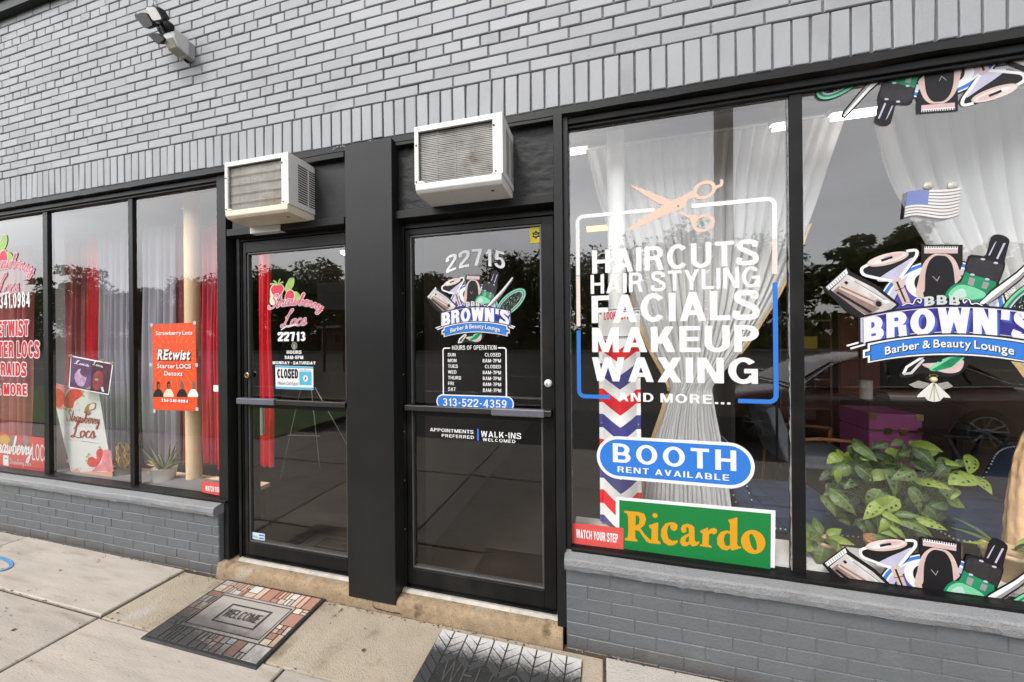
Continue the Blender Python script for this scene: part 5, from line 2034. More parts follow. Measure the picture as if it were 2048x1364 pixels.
# ---- red services list, far left pane (most of it runs on beyond the picture)
c0 = at(10, 700, YV)
o0 = (c0.x, c0.z)
t = thing('window_lettering', 'red lettering with white outline listing hair services on the far left pane', 'window lettering', c0)
for (txt, tl, br, oc, ic, th) in (('734.341.0984', (-29, 589), (59.5, 614), V_W, V_W, .19), ('RETWIST', (-14, 643), (57.5, 671.5), V_W, V_RD, .25), ('STARTER LOCS', (-46, 684), (79, 714.5), V_W, V_RD, .25),
                                  ('BRAIDS', (-9, 725), (53, 752), V_W, V_RD, .25), ('& MORE', (-8, 767), (54, 791), V_W, V_RD, .25)):
    d = Decal(o0, YV)
    lay = layout(txt, th, .16, .3)
    fn = pxr(tl, br, YV, o0)
    if ic is not V_W:
        for a in range(8):
            q = (.0085 * math.cos(a * math.pi / 4), .0085 * math.sin(a * math.pi / 4))
            d.text(lay, lambda u_, v_: (fn(u_, v_)[0] + q[0], fn(u_, v_)[1] + q[1]), oc, 1)
        d.L += 6
    d.text(lay, fn, ic)
    d.build('service_line', t)

# ---- posters in the left window
OR = mat('poster orange', (.80, .085, .020), .5, spec=.2, var=.06, vs=6)
ORR = mat('poster ray orange', (.82, .22, .07), .5, spec=.2)
SK = mat('print skin', (.25, .11, .06), .5, spec=.2, var=.4, vs=40)
YP = YG - .003
t, o0, pts = board('poster', 'orange hair poster with white lettering and four small portraits taped to the window', 'poster', [(303.7, 649.4), (390.8, 644.5), (394.8, 822), (307.7, 820)], YP, .001, OR)
P2 = lambda x, y: (at(x, y, YP).x - o0[0], at(x, y, YP).z - o0[1])
PC = lambda x, y: P2(290 + x / 6.2, 630 + y / 6.2)
d = Decal(o0, YP - .0003)
for k in range(26):
    a = 2 * math.pi * k / 26
    x, y = math.cos(a), math.sin(a)
    r1 = min(250 / max(abs(x), 1e-3), (440 if y < 0 else 420) / max(abs(y), 1e-3))
    r0_ = min(150 / max(abs(x), 1e-3), 190 / max(abs(y), 1e-3))
    d.line([PC(365 + x * r0_, 540 + y * r0_), PC(365 + x * r1, 540 + y * r1)], .005, ORR)
    d.L -= 1
d.L += 1
for (x, hair, coat) in ((165, V_BK, V_BK), (295, V_BK, V_CR), (460, mat('print grey hair', (.12, .12, .15), .5, spec=.2), V_BK), (600, V_BR, V_W)):
    d.curve([PC(x - 60, 1015), PC(x - 40, 940), PC(x, 915), PC(x + 40, 940), PC(x + 58, 1015)], coat)
    d.ell(PC(x, 870), .019, .030, hair, n=20)
    d.ell(PC(x + 5, 882), .012, .020, SK, n=20)
d.shape([PC(102, 1016), PC(652, 1016), PC(648, 1178), PC(112, 1178)], OR)
d.build('print', t)
d = Decal(o0, YP - .0024)
d.text(blayout('Strawberry Locs', .03, .10, .2), pxr((312, 666), (386, 658), YP, o0), V_W)
a_, b_ = PC(140, 250), PC(590, 235)
d = Decal(o0, YP - .0024)
d.text(blayout('Strawberry Locs', .03, .08, .2), r2(a_[0], b_[0], PC(365, 245)[1], PC(365, 195)[1]), V_W)
lay = blayout('REtwist', .045, .06)
for q, m in ((.006, V_BK), (0, V_W)):
    d.text(lay, r2(PC(160, 500)[0] + q, PC(560, 500)[0] + q, PC(365, 550)[1] - q, PC(365, 425)[1] - q, shear=.18), m)
d.text(blayout('Starter LOCS', .03, .08, .25), r2(PC(160, 600)[0], PC(578, 600)[0], PC(365, 660)[1], PC(365, 605)[1]), V_W)
d.text(blayout('Detoxs', .03, .08), r2(PC(250, 700)[0], PC(475, 700)[0], PC(365, 750)[1], PC(365, 695)[1]), V_W)
d.text(layout('734-341-0984', .26, .10), r2(PC(215, 1050)[0], PC(545, 1050)[0], PC(365, 1080)[1], PC(365, 1042)[1]), V_W)
d.build('lettering', t)
for (x, y) in ((85, 125), (620, 98), (75, 615), (645, 620), (120, 1190), (650, 1165)):
    d = Decal(o0, YP - .003)
    c_ = PC(x, y)
    d.curve([(c_[0] - .012, c_[1] - .010), (c_[0] - .012, c_[1] + .012), (c_[0] + .013, c_[1] + .010), (c_[0] + .011, c_[1] - .012)], mat('tape', (.55, .54, .50), .3))
    d.build('tape', t)

t, o0, pts = board('poster', 'small purple double portrait poster taped above the white strawberry banner', 'poster', [(142, 710.8), (226.4, 727.3), (217.6, 790), (137.3, 774.6)], YP, .001, V_W)
P2 = lambda x, y: (at(x, y, YP).x - o0[0], at(x, y, YP).z - o0[1])
PC = lambda x, y: P2(90 + x / 4.547, 680 + y / 4.547)
PU = mat('print purple', (.12, .055, .14), .5, spec=.2, var=.6, vs=9)
DK = mat('print dark maroon', (.07, .025, .035), .5, spec=.2, var=.6, vs=9)
d = Decal(o0, YP - .0003)
d.shape([PC(240, 150), PC(422, 188), PC(420, 462), PC(224, 425)], PU)
d.shape([PC(422, 188), PC(610, 222), PC(574, 490), PC(420, 462)], DK)
d.curve([PC(290, 400), PC(270, 320), PC(320, 260), PC(370, 300), PC(375, 360), PC(345, 420)], mat('print mauve', (.46, .30, .44), .5, spec=.2, var=.4, vs=20))
d.curve([PC(320, 300), PC(340, 250), PC(375, 280), PC(372, 340)], PU)
d.curve([PC(440, 440), PC(440, 330), PC(480, 280), PC(525, 310), PC(525, 400), PC(490, 450)], mat('print red brown', (.26, .05, .05), .5, spec=.2, var=.4, vs=20))
d.ell(PC(470, 360), .022, .009, V_GR, n=16)
d.shape([PC(508, 430), PC(530, 425), PC(540, 470), PC(520, 470)], mat('print pale blue', (.5, .65, .78), .5, spec=.2))
d.build('print', t)
d = Decal(o0, YP - .0016)
for (x0, y0, x1) in ((275, 215, 405), (440, 225, 530)):
    a_, b_ = PC(x0, y0), PC(x1, y0 + 28)
    W_ = script_width('Locs')
    put_script(d, 'Locs', lambda x, y: d.w((a_[0] + (b_[0] - a_[0]) * x / W_, a_[1] + (b_[1] - a_[1]) * x / W_ + y * .028)), V_W, .13)
    d.L += 1
d.build('lettering', t)
for (x, y) in ((243, 142), (532, 185), (405, 440), (618, 210)):
    g = MB()
    c_ = at(90 + x / 4.547, 680 + y / 4.547, YP)
    g.lathe([(.013, 0), (.012, .003), (.004, .004), (.003, .012), (.008, .014), (0, .016)], (c_.x, YP - .0004, c_.z), mat('tan tack', (.42, .30, .14), .5), 12, (0, -1, 0))
    g.build('tack', t)

# tall strawberry banner leaning in the window
YBN = .16
t, o0, pts = board('leaning_banner', 'tall white banner with strawberries and red cursive lettering leaning in the window', 'banner', [(100, 764.7), (197.8, 785.6), (226.4, 959.3), (141.7, 942.8)], YBN, .004, mat('banner white', (.72, .72, .70), .5, spec=.2))
P2 = lambda x, y: (at(x, y, YBN).x - o0[0], at(x, y, YBN).z - o0[1])
PC = lambda x, y: P2(90 + x / 4.547, 680 + y / 4.547)
d = Decal(o0, YBN - .0004)
hb = lambda pts, m, n=4: d.curve([PC(*p) for p in pts], m, n)
WP = mat('print watercolour pink', (.78, .26, .28), .5, spec=.2, var=.3, vs=14)
WR = mat('print watercolour red', (.68, .055, .045), .5, spec=.2, var=.3, vs=20)
d.shape([PC(*p) for p in ((46, 386), (240, 428), (190, 470), (180, 540), (150, 640), (108, 618))], WP)
hb([(70, 480), (120, 440), (180, 500), (160, 590), (110, 610)], WR)
hb([(185, 520), (230, 450), (320, 450), (345, 500), (270, 560), (250, 620), (190, 610), (165, 570)], WR)
for p in ((345, 470), (350, 510), (195, 630), (230, 635), (170, 620)):
    hb([(p[0] - 12, p[1]), (p[0], p[1] - 14), (p[0] + 14, p[1] + 4), (p[0] - 2, p[1] + 10)], V_LF)
random.seed(4)
for k in range(26):
    p = (random.uniform(150, 330), random.uniform(570, 650))
    d.ell(PC(*p), .003, .004, WR, n=8)
    d.L -= 1
hb([(525, 1010), (590, 1000), (606, 1040), (616, 1140), (618, 1200), (520, 1190), (430, 1195), (470, 1150), (520, 1110)], WP)
hb([(392, 1080), (430, 1060), (470, 1080), (470, 1010), (510, 985), (530, 1020), (510, 1090), (470, 1150), (410, 1150), (385, 1120)], WR)
for p in ((385, 1060), (380, 1100), (500, 975), (400, 1040)):
    hb([(p[0] - 14, p[1]), (p[0], p[1] - 12), (p[0] + 14, p[1] + 2), (p[0] - 2, p[1] + 10)], V_LF)
for k in range(24):
    p = (random.uniform(240, 430), random.uniform(1160, 1200))
    d.ell(PC(*p), .004, .004, WP, n=8)
    d.L -= 1
d.L += 1
d.shape([PC(*p) for p in ((238, 1196), (290, 1165), (330, 1200), (420, 1195), (520, 1200), (612, 1196), (618, 1268))], mat('print peach', (.76, .36, .24), .5, spec=.2))
hb([(358, 660), (372, 610), (400, 580), (412, 588), (400, 640), (378, 668)], mat('print gold brown', (.36, .20, .05), .5, spec=.2))
hb([(400, 640), (400, 600), (430, 570), (465, 575), (462, 620), (430, 640)], mat('print gold brown', (.36, .20, .05), .5, spec=.2))
hb([(408, 632), (408, 602), (432, 578), (456, 582), (452, 616), (430, 630)], mat('banner white', (.72, .72, .70), .5, spec=.2))
hb([(385, 680), (392, 650), (415, 650), (420, 670), (400, 684)], V_BR)
d.build('print', t)
d = Decal(o0, YBN - .0035)
MR = mat('print maroon', (.38, .02, .03), .5, spec=.2)
a_, b_ = PC(205, 735), PC(500, 770)
W_ = script_width('Strawberry')
put_script(d, 'Strawberry', lambda x, y: d.w((a_[0] + (b_[0] - a_[0]) * x / W_ + y * .01, a_[1] + (b_[1] - a_[1]) * x / W_ + y * .10)), MR, .10, .4)
a_, b_ = PC(250, 880), PC(465, 895)
W_ = script_width('Locs')
put_script(d, 'Locs', lambda x, y: d.w((a_[0] + (b_[0] - a_[0]) * x / W_ + y * .012, a_[1] + (b_[1] - a_[1]) * x / W_ + y * .125)), MR, .11, .4)
d.line([PC(330, 915), PC(420, 930), PC(490, 940)], .003, V_GR)
d.build('lettering', t)

t, o0, pts = board('window_sign', 'low red hair sign with white cursive lettering at the bottom of the far left pane', 'sign', [(-60, 858), (88, 876), (88, 944), (-60, 936)], YG + .014, .003, mat('sign red', (.60, .055, .045), .5, spec=.2, var=.08, vs=5))
P2 = lambda x, y: (at(x, y, YG + .0135).x - o0[0], at(x, y, YG + .0135).z - o0[1])
PC = lambda x, y: P2(x / 3.79, 600 + y / 3.79)
d = Decal(o0, YG + .0135)
for x in (100, 195):
    d.ell(PC(x, 1090), .055, .075, SK, n=18)
    d.ell(PC(x, 1062), .05, .045, V_BR, n=18)
d.curve([PC(0, 1040), PC(40, 1020), PC(75, 1050), PC(60, 1090), PC(10, 1085)], mat('print gold', (.60, .36, .05), .5, spec=.2))
d.shape([PC(25, 1175), PC(65, 1178), PC(65, 1258), PC(25, 1250)], V_W)
d.shape([PC(40, 1195), PC(52, 1196), PC(52, 1208), PC(40, 1206)], V_GN)
d.build('print', t)
d = Decal(o0, YG + .0125)
a_, b_ = PC(-75, 1150), PC(240, 1180)
W_ = script_width('Strawberry')
put_script(d, 'Strawberry', lambda x, y: d.w((a_[0] + (b_[0] - a_[0]) * x / W_ + y * .03, a_[1] + (b_[1] - a_[1]) * x / W_ + y * .16)), V_W, .13)
d.text(layout('LOCS', .11, .12), r2(PC(246, 1200)[0], PC(365, 1200)[0], PC(300, 1218)[1], PC(300, 1095)[1]), V_W)
a_, b_ = PC(75, 1240), PC(240, 1258)
W_ = script_width('Locs by us')if False else script_width('Strawberry Locs')
put_script(d, 'Strawberry Locs', lambda x, y: d.w((a_[0] + (b_[0] - a_[0]) * x / W_, a_[1] + (b_[1] - a_[1]) * x / W_ + y * .05)), V_PK, .12)
d.build('lettering', t)
c0 = at(434, 777, YV)
d = Decal((c0.x, c0.z), YV)
d.shape([(-.034, -.022), (.04, -.024), (.04, .022), (-.034, .024)], V_W)
tag(d.build('blank_label'), 'small blank white label on the glass right of the orange poster', 'sticker')

# ---- things hung inside the far right pane
YH = YG - .012
fa, fb = at(1814, 384, YH), at(1923, 386, YH)
c0 = at(1868, 412, YH)
t = thing('flag_suncatcher', 'small wavy striped flag hanging from two suction cups on the far right pane', 'suncatcher', c0)
g = MB()
FW, FH = at(1923, 410, YH).x - at(1813, 410, YH).x, at(1813, 384, YH).z - at(1813, 438, YH).z
ST = [mat('flag white', (.74, .73, .72), .4), mat('flag taupe', (.20, .165, .15), .4), mat('flag blue', (.16, .21, .48), .4)]


def ff(u, v, dy=0):
    w_ = .012 * math.sin(u * 6.0 + .4) - .004 * u
    return Vector((fa.x - .01 * v + FW * u, YH + dy + .004 * math.sin(u * 7), fa.z - FH * v + w_ * (.4 + .6 * v)))


ns = 9
for k in range(ns):
    for i in range(24):
        u0, u1 = i / 24, (i + 1) / 24
        v0, v1 = k / ns, (k + 1) / ns
        vm = v0 + (v1 - v0) * .66
        for (a, b, mm) in ((v0, vm, 0), (vm, v1, 1)):
            c_ = 2 if (u0 < .38 and v0 < .49) else mm
            P_ = [ff(u0, b), ff(u1, b), ff(u1, a), ff(u0, a)]
            g.add(P_ + [p + Vector((0, .003, 0)) for p in P_], [(0, 1, 2, 3), (7, 6, 5, 4)], ST[c_])
g.build('flag', t)
for (x, y) in ((1856, 372.5), (1905, 372.5)):
    g = MB()
    c_ = at(x, y, YG - .001)
    g.lathe([(.018, 0), (.016, .003), (.010, .005), (.006, .007), (0, .008)], c_, mat('clear rubber', (.50, .48, .40), .3), 20, (0, -1, 0))
    g.build('suction_cup', t, smooth=True)
c0 = at(1868, 775, YH)
t = thing('angel_suncatcher', 'small white angel suncatcher hanging below the emblem', 'suncatcher', c0)
u = .0026
g = MB()
OP = mat('opal glass', (.74, .74, .68), .2)
CL = mat('pale clear glass', (.34, .33, .30), .15)
GLD = mat('gold wire', (.60, .45, .18), .35, .9)
pr = lambda pts, m, th=.004: g.prism([c0 + Vector((x * u, 0, z * u)) for x, z in pts], (0, th, 0), m)
pr([(0, 9), (-4, 6), (-20, -12), (-22, -17), (-12, -16), (-8, -22), (0, -24), (8, -22), (12, -16), (22, -17), (19, -12), (4, 6)], OP)
g.build('robe', t, bevel=.001)
g = MB()
pr([(-4, 6), (-20, 11), (-33, 4), (-26, -1), (-14, -2)], CL, .003)
g.build('wing', t, bevel=.001)
g = MB()
pr([(4, 6), (18, 10), (25, 2), (18, -1), (12, -3)], CL, .003)
g.build('wing', t)
g = MB()
g.ball(c0 + Vector((0, .002, 13 * u)), .012, mat('cream glass', (.72, .62, .40), .3), 12)
g.build('head', t, smooth=True)
g = MB()
n = 20
g.tube([c0 + Vector((math.cos(2 * math.pi * k / n) * 5.5 * u, .002, 19 * u + math.sin(2 * math.pi * k / n) * 2 * u)) for k in range(n + 1)], .0012, GLD, 6)
for (a, b) in (((0, 8), (-6, -20)), ((0, 8), (7, -20)), ((0, 8), (0, -23))):
    g.tube([c0 + Vector((a[0] * u, -.0005, a[1] * u)), c0 + Vector((b[0] * u, -.0005, b[1] * u))], .0008, GLD, 5)
g.build('halo_and_leading', t)
# ---------------------------------------------------------------- behind the glass
random.seed(31)
TONE = 1.0
SHEER = mat('white sheer cloth', (.90, .895, .89), .9, trans=.06)
SHEER2 = mat('lilac grey sheer cloth', (.43, .41, .47), .9, trans=.08)
REDC = mat('red satin curtain', (.72, .012, .03), .45, var=.15, vs=3)
MARC = mat('maroon curtain', (.27, .055, .06), .7, var=.2, vs=3)
TANC = mat('tan curtain border', (.56, .36, .17), .8, var=.2, vs=12)
TAND = mat('tan crinkled cloth', (.60, .38, .21), .8, var=.35, vs=14, bump=.9, bs=40, stretch=(1, 1, .35))
WOODT = mat('tan wood', (.48, .32, .19), .6, var=.15, vs=6, stretch=(1, 1, 8))
WOODB = mat('brown wood', (.16, .07, .03), .5, var=.3, vs=6, stretch=(1, 1, 6))
SOIL = mat('soil', (.05, .035, .025), 1, var=.4, vs=60)
IY = .20

# display ledges
ZD = at(1650, 1117, .20).z
g = MB()
g.box(-.16, XR, .105, .34, ZD - .03, ZD, mat('grey display ledge', (.62, .61, .59), .7, var=.08, vs=5))
g.box(-.16, XR, .29, .32, -.004, ZD - .03, WALLB)
g.build('display_ledge', bld)
ZDL = at(330, 963, .22).z
g = MB()
g.box(XL, -2.60, .105, .40, ZDL - .03, ZDL, mat('tan display ledge', (.74, .54, .36), .6, var=.1, vs=5, stretch=(1, 6, 1)))
g.box(XL, -2.60, .36, .39, -.004, ZDL - .03, WALLB)
g.build('display_ledge', bld)


def drape(name, label, L_, R_, Y, m, folds, amp, n=150, nv=60, trim=None, tail=None, cat='curtain', rod=None):
    """cloth between two edge curves, given as lists of points from the header down"""
    a, b = L_[0], R_[0]
    t_ = thing(name, label, cat, Vector(((a.x + b.x) / 2, Y, min(p.z for p in L_))))
    Lc, Rc = catmull(L_, 12), catmull(R_, 12)
    ph = [random.uniform(-.8, .8) for _ in range(folds * 2 + 3)]

    def pick(c, v):
        q = v * (len(c) - 1)
        i = min(int(q), len(c) - 2)
        return c[i].lerp(c[i + 1], q - i)

    def fn(u, v):
        p = pick(Lc, v).lerp(pick(Rc, v), u)
        k = u * folds
        i = int(k)
        j_ = ph[i] + (ph[i + 1] - ph[i]) * (k - i)
        s_ = math.sin(2 * math.pi * k + j_ + .5 * math.sin(3.1 * v + i))
        s_ += .35 * math.sin(2 * math.pi * k * 2.3 + 2 * j_ + 2.2 * v)
        hd = 1 - .55 * math.exp(-v * 26)
        return Vector((p.x + .25 * amp * math.cos(2 * math.pi * k + j_), Y + amp * s_ * hd, p.z + .004 * math.sin(2 * math.pi * k * 1.0) * (1 if v < .01 else 0)))
    g_ = MB()
    g_.grid(fn, n, nv, m)
    g_.build('cloth', t_, smooth=True)
    if trim:
        for (c, v0, v1, wd) in trim:
            g_ = MB()
            cc = Lc if c == 'L' else Rc
            sgn = -1 if c == 'L' else 1
            g_.grid(lambda u, v: pick(cc, v0 + (v1 - v0) * v) + Vector((sgn * wd * (u - .15), .004 * math.sin(20 * v) - .012 - amp * .5, 0)), 3, 40, TANC)
            g_.build('border', t_, smooth=True)
    if rod:
        g_ = MB()
        g_.tube([Vector((min(a.x, b.x) - .05, Y, a.z + .012)), Vector((max(a.x, b.x) + .05, Y, a.z + .012))], .009, WHITEP, 10)
        g_.build('rod', t_, smooth=True)
    return t_, fn


CY_ = .52
A = lambda l, Y=CY_: [at(x, y, Y) for x, y in l]
zc = at(1270, 288, CY_).z
Lh = lambda l, Y=CY_: [Vector((p.x, Y, min(p.z, 9))) for p in A(l, Y)]
L1, R1 = A([(1172, 312), (1196, 400), (1240, 530), (1292, 680), (1336, 766), (1332, 800), (1306, 880), (1290, 945), (1282, 1016)]), A([(1690, 222), (1655, 330), (1622, 430), (1566, 565), (1486, 695), (1428, 766), (1426, 800), (1441, 880), (1452, 945), (1462, 1018)])
L1[0].z = R1[0].z = zc
drape('sheer_curtain', 'white sheer curtain gathered at its waist behind the services lettering', L1, R1, CY_, SHEER, 19, .016, 220, 90, [('L', .30, .55, .020), ('L', .58, .97, .022), ('R', .24, .46, .016)], rod=True)
g = MB()
L2, R2 = A([(1738, 262), (1772, 345), (1815, 425), (1880, 530), (1965, 650), (2050, 752), (2105, 806)]), A([(2600, 100), (2560, 330), (2500, 450), (2420, 560), (2330, 670), (2240, 770), (2200, 822)])
L2[0].z = R2[0].z = zc
t, _ = drape('sheer_curtain', 'white sheer curtain swept aside behind the flag on the far right pane', L2, R2, CY_, SHEER, 15, .020, 200, 60, [('L', .55, .97, .030)], rod=True)
L3, R3_ = A([(2100, 800), (2062, 850), (2038, 905), (2025, 970), (2017, 1040), (2012, 1104)], .40), A([(2205, 810), (2140, 860), (2122, 920), (2112, 980), (2104, 1040), (2098, 1108)], .40)
g = MB()
Lc, Rc = catmull(L3, 8), catmull(R3_, 8)


def tl(u, v):
    q = v * (len(Lc) - 1)
    i = min(int(q), len(Lc) - 2)
    a, b = Lc[i].lerp(Lc[i + 1], q - i), Rc[i].lerp(Rc[i + 1], q - i)
    c, r_ = (a + b) / 2, (b - a).length / 2
    th = 2 * math.pi * u
    k = 1 + .035 * math.sin(11 * th + 2 * math.sin(5 * v)) + .012 * math.sin(46 * v + 3 * th) + .010 * math.sin(71 * v - 5 * th)
    return c + Vector((math.cos(th) * r_ * k, math.sin(th) * r_ * .8 * k, 0))


g.grid(tl, 60, 130, TAND)
g.build('gathered_tail', t, smooth=True)

# columns in the windows
for (px, py, Y, w_, m, lab) in ((1232, 420, .40, 36, mat('white column paint', (.82, .82, .80), .6, var=.06, vs=5), 'round white column behind the barber sign'), (386, 700, .30, 32, mat('tan column paint', (.62, .45, .27), .6, var=.1, vs=4), 'round tan column behind the orange poster')):
    c = at(px, py, Y)
    r_ = (at(px + w_ / 2, py, Y).x - at(px - w_ / 2, py, Y).x) / 2 * (.96 if px > 1000 else .58)
    g = MB()
    zb_ = ZDL if px < 1000 else -.004
    g.lathe([(r_, zb_), (r_, 2.98)], (c.x, c.y, 0), m, 36)
    g.lathe([(r_ * 1.12, zb_), (r_ * 1.12, zb_ + .012), (r_, zb_ + .02)], (c.x, c.y, 0), m, 36)
    tag(g.build('display_column', smooth=False), lab, 'column')

# enamel barber sign, bulging between two flat flanges
YB_ = .27
c0 = at(1240, 840, YB_)
x0, x1 = at(1198, 760, YB_).x, at(1281, 760, YB_).x
z1, z0 = at(1240, 618, YB_).z, ZD + .02
cx, hw = (x0 + x1) / 2, (x1 - x0) / 2
t = thing('barber_sign', 'tall curved metal barber sign with red, white and blue chevrons', 'barber sign', Vector((cx, YB_, z0)))
EW, ER, EB = mat('enamel sign white', (.86, .85, .83), .25, coat=.4), mat('enamel sign red', (.80, .012, .018), .25, coat=.4), mat('enamel sign blue', (.055, .05, .26), .25, coat=.4)
sy = lambda s_: YB_ - (.045 * (1 - (s_ / .80) ** 2) if abs(s_) < .80 else 0)
g = MB()
zp = lambda y: at(1241, y, YB_ - .04).z
per = zp(560 + 570 / 3.41) - zp(560 + 925 / 3.41)
ztip = zp(560 + 570 / 3.41)
drop = zp(560 + 490 / 3.41) - ztip
zlab = zp(560 + 400 / 3.41)
seq = [(0, .27, ER), (.27, .5, EW), (.5, .77, EB), (.77, 1.0, EW)]
ns = 32
for k in range(-1, 6):
    for (a, b, m) in seq:
        for i in range(ns):
            s0, s1 = -1 + 2 * i / ns, -1 + 2 * (i + 1) / ns
            vo = lambda s_: drop * min(1, abs(s_) / .80)
            q = []
            for (s_, f_) in ((s0, b), (s1, b), (s1, a), (s0, a)):
                z = ztip + per * .27 + vo(s_) - per * (k + f_) + (0)
                z = ztip + vo(s_) + per * (.27) - per * (k + f_)
                q.append(Vector((cx + hw * s_, sy(s_), min(max(z, z0), zlab))))
            if abs(q[0].z - q[3].z) > 1e-5 or abs(q[1].z - q[2].z) > 1e-5:
                g.poly(q, m)
for i in range(ns):
    s0, s1 = -1 + 2 * i / ns, -1 + 2 * (i + 1) / ns
    for (za, zb_, m) in ((zlab, z1 - .075, EW), (z1 - .075, z1 - .0, EW)):
        g.poly([(cx + hw * s0, sy(s0), za), (cx + hw * s1, sy(s1), za), (cx + hw * s1, sy(s1), zb_), (cx + hw * s0, sy(s0), zb_)], m)
    for zz in (z1 - .006, zlab + .012, zlab + .004):
        g.poly([(cx + hw * s0, sy(s0) - .0006, zz - .002), (cx + hw * s1, sy(s1) - .0006, zz - .002), (cx + hw * s1, sy(s1) - .0006, zz + .002), (cx + hw * s0, sy(s0) - .0006, zz + .002)], V_BK)
    g.poly([(cx + hw * s1, YB_ + .002, z0), (cx + hw * s0, YB_ + .002, z0), (cx + hw * s0, YB_ + .002, z1), (cx + hw * s1, YB_ + .002, z1)], EW)
g.build('enamel_plate', t)
g = MB()
lay = layout('LOOK BETTER', .2, .12, .3)
put_text(g, lay, lambda u, v: Vector((cx + hw * (-.72 + 1.44 * u), sy(-.72 + 1.44 * u) - .0012, z1 - .062 + .045 * v)), ER)
g.build('lettering', t)
for (s_, z) in ((-.9, zp(560 + 992 / 3.41)), (.9, zp(560 + 992 / 3.41)), (-.9, z1 - .02), (.9, z1 - .02)):
    g = MB()
    g.ball((cx + hw * s_, YB_ - .002, z), .006, STEEL, 10)
    g.build('screw', t, smooth=True)

# ---- left window curtains
LY = .56
ztop = 2.70


def hang(px0, px1, m, label, folds, amp, zb_=None, Y=LY, cat='curtain', group=None):
    xa, xb = at(px0, 700, Y).x, at(px1, 700, Y).x
    zb_ = ZDL + .01 if zb_ is None else zb_
    n_ = 4
    Lp = [Vector((xa + .012 * math.sin(k * 1.7), Y, ztop + (zb_ - ztop) * k / n_)) for k in range(n_ + 1)]
    Rp = [Vector((xb + .012 * math.sin(k * 2.1 + 1), Y, ztop + (zb_ - ztop) * k / n_)) for k in range(n_ + 1)]
    t_, _ = drape('window_curtain', label, Lp, Rp, Y, m, folds, amp, max(40, folds * 14), 30, cat=cat)
    return t_


hang(-40, 60, MARC, 'maroon curtain behind the red hair services lettering', 7, .03)
hang(122, 176, MARC, 'dull maroon curtain left of the bright red one in the middle left pane', 5, .03)
hang(174, 202, REDC, 'bright red curtain beside the purple poster', 3, .02)
hang(198, 262, SHEER2, 'lilac grey sheer curtain above the leaning banner', 6, .022, Y=.50)
hang(286, 352, SHEER2, 'lilac grey sheer curtain behind the orange poster', 5, .025, Y=.50)
hang(346, 374, MARC, 'narrow maroon curtain beside the tan column', 2, .03)
hang(404, 448, mat('dark red curtain', (.42, .014, .04), .5, var=.2, vs=3), 'dark red curtain right of the tan column', 4, .025, Y=.62)
hang(430, 443, REDC, 'narrow bright red curtain strip by the door post', 1, .014, Y=.50)
g = MB()
xa = at(110, 700, .3).x
g.box(at(101, 700, .30).x, at(118, 700, .30).x, .28, .34, ZDL, 2.98, mat('pale grey jamb', (.42, .42, .40), .7, var=.06, vs=4))
tag(g.build('window_divider'), 'pale grey upright board behind the middle left pane', 'divider')
# red curtain and boxes inside the smaller door
hang(497, 545, REDC, 'bright red curtain hanging inside the smaller door', 4, .02, at(515, 930, .45).z, Y=.45)
c = at(512, 840, .30)
g = MB()
g.box(at(496, 840, .30).x, at(525, 840, .30).x, .30, .32, at(510, 870, .30).z, at(510, 812, .30).z, mat('white paper', (.60, .60, .58), .7, var=.05, vs=9))
tag(g.build('paper_notice', bevel=.002), 'blank white notice below the push bar inside the smaller door', 'notice')
random.seed(8)
CARD = mat('cardboard', (.48, .31, .17), .8, var=.1, vs=9)
zb_ = -.004
for k, (za, zb2) in enumerate(((1062, 1012), (1010, 976))):
    Yb = .34
    a, b = at(480, za, Yb), at(512, zb2, Yb)
    g = MB()
    h_ = b.z - a.z
    g.box(a.x, b.x, Yb, Yb + .05, a.z if k else max(0, a.z - .0), b.z - .003, CARD)
    g.box(a.x - .0005, b.x + .0005, Yb - .0006, Yb + .02, b.z - .05, b.z - .044, mat('card tape', (.36, .22, .11), .5))
    tag(g.build('cardboard_box', bevel=.004), ('lower', 'upper')[k] + ' cardboard box of the stack inside the smaller door', 'cardboard box', 'cardboard boxes inside the door')
g = MB()
Ye = .75
for (p, q) in (((603, 770), (560, 960)), ((622, 770), (640, 940)), ((630, 775), (700, 900)), ((575, 870), (640, 872))):
    g.tube([at(*p, Ye), at(*q, Ye + .02)], .0035, mat('pale easel metal', (.45, .45, .44), .4, .4), 8)
tag(g.build('display_easel', smooth=True), 'thin metal display easel standing inside the smaller door', 'easel')
c = at(397, 707, .12)
g = MB()
g.ball(c, .022, mat('clear bauble', (.40, .36, .26), .2), 14, (1, .6, 1.3))
g.tube([c + Vector((0, 0, .028)), c + Vector((.002, 0, .06))], .003, WHITEP, 6)
tag(g.build('glass_ornament', smooth=True), 'small glass ornament hanging right of the orange poster', 'ornament')


# ---- plants
def leafmat(n, c):
    return mat(n, c, .45, var=.25, vs=14, spec=.4)


LG1, LG2, LG3 = leafmat('leaf mid green', (.060, .098, .022)), leafmat('leaf dark green', (.030, .058, .016)), leafmat('leaf bright green', (.15, .21, .028))
STEMG = mat('stem green', (.10, .15, .045), .6)
ALOE = mat('aloe green', (.11, .13, .055), .5, var=.25, vs=18)
DRY = mat('dry straw', (.42, .30, .11), .8, var=.3, vs=20)


VEIN = mat('leaf vein', (.14, .19, .05), .5)


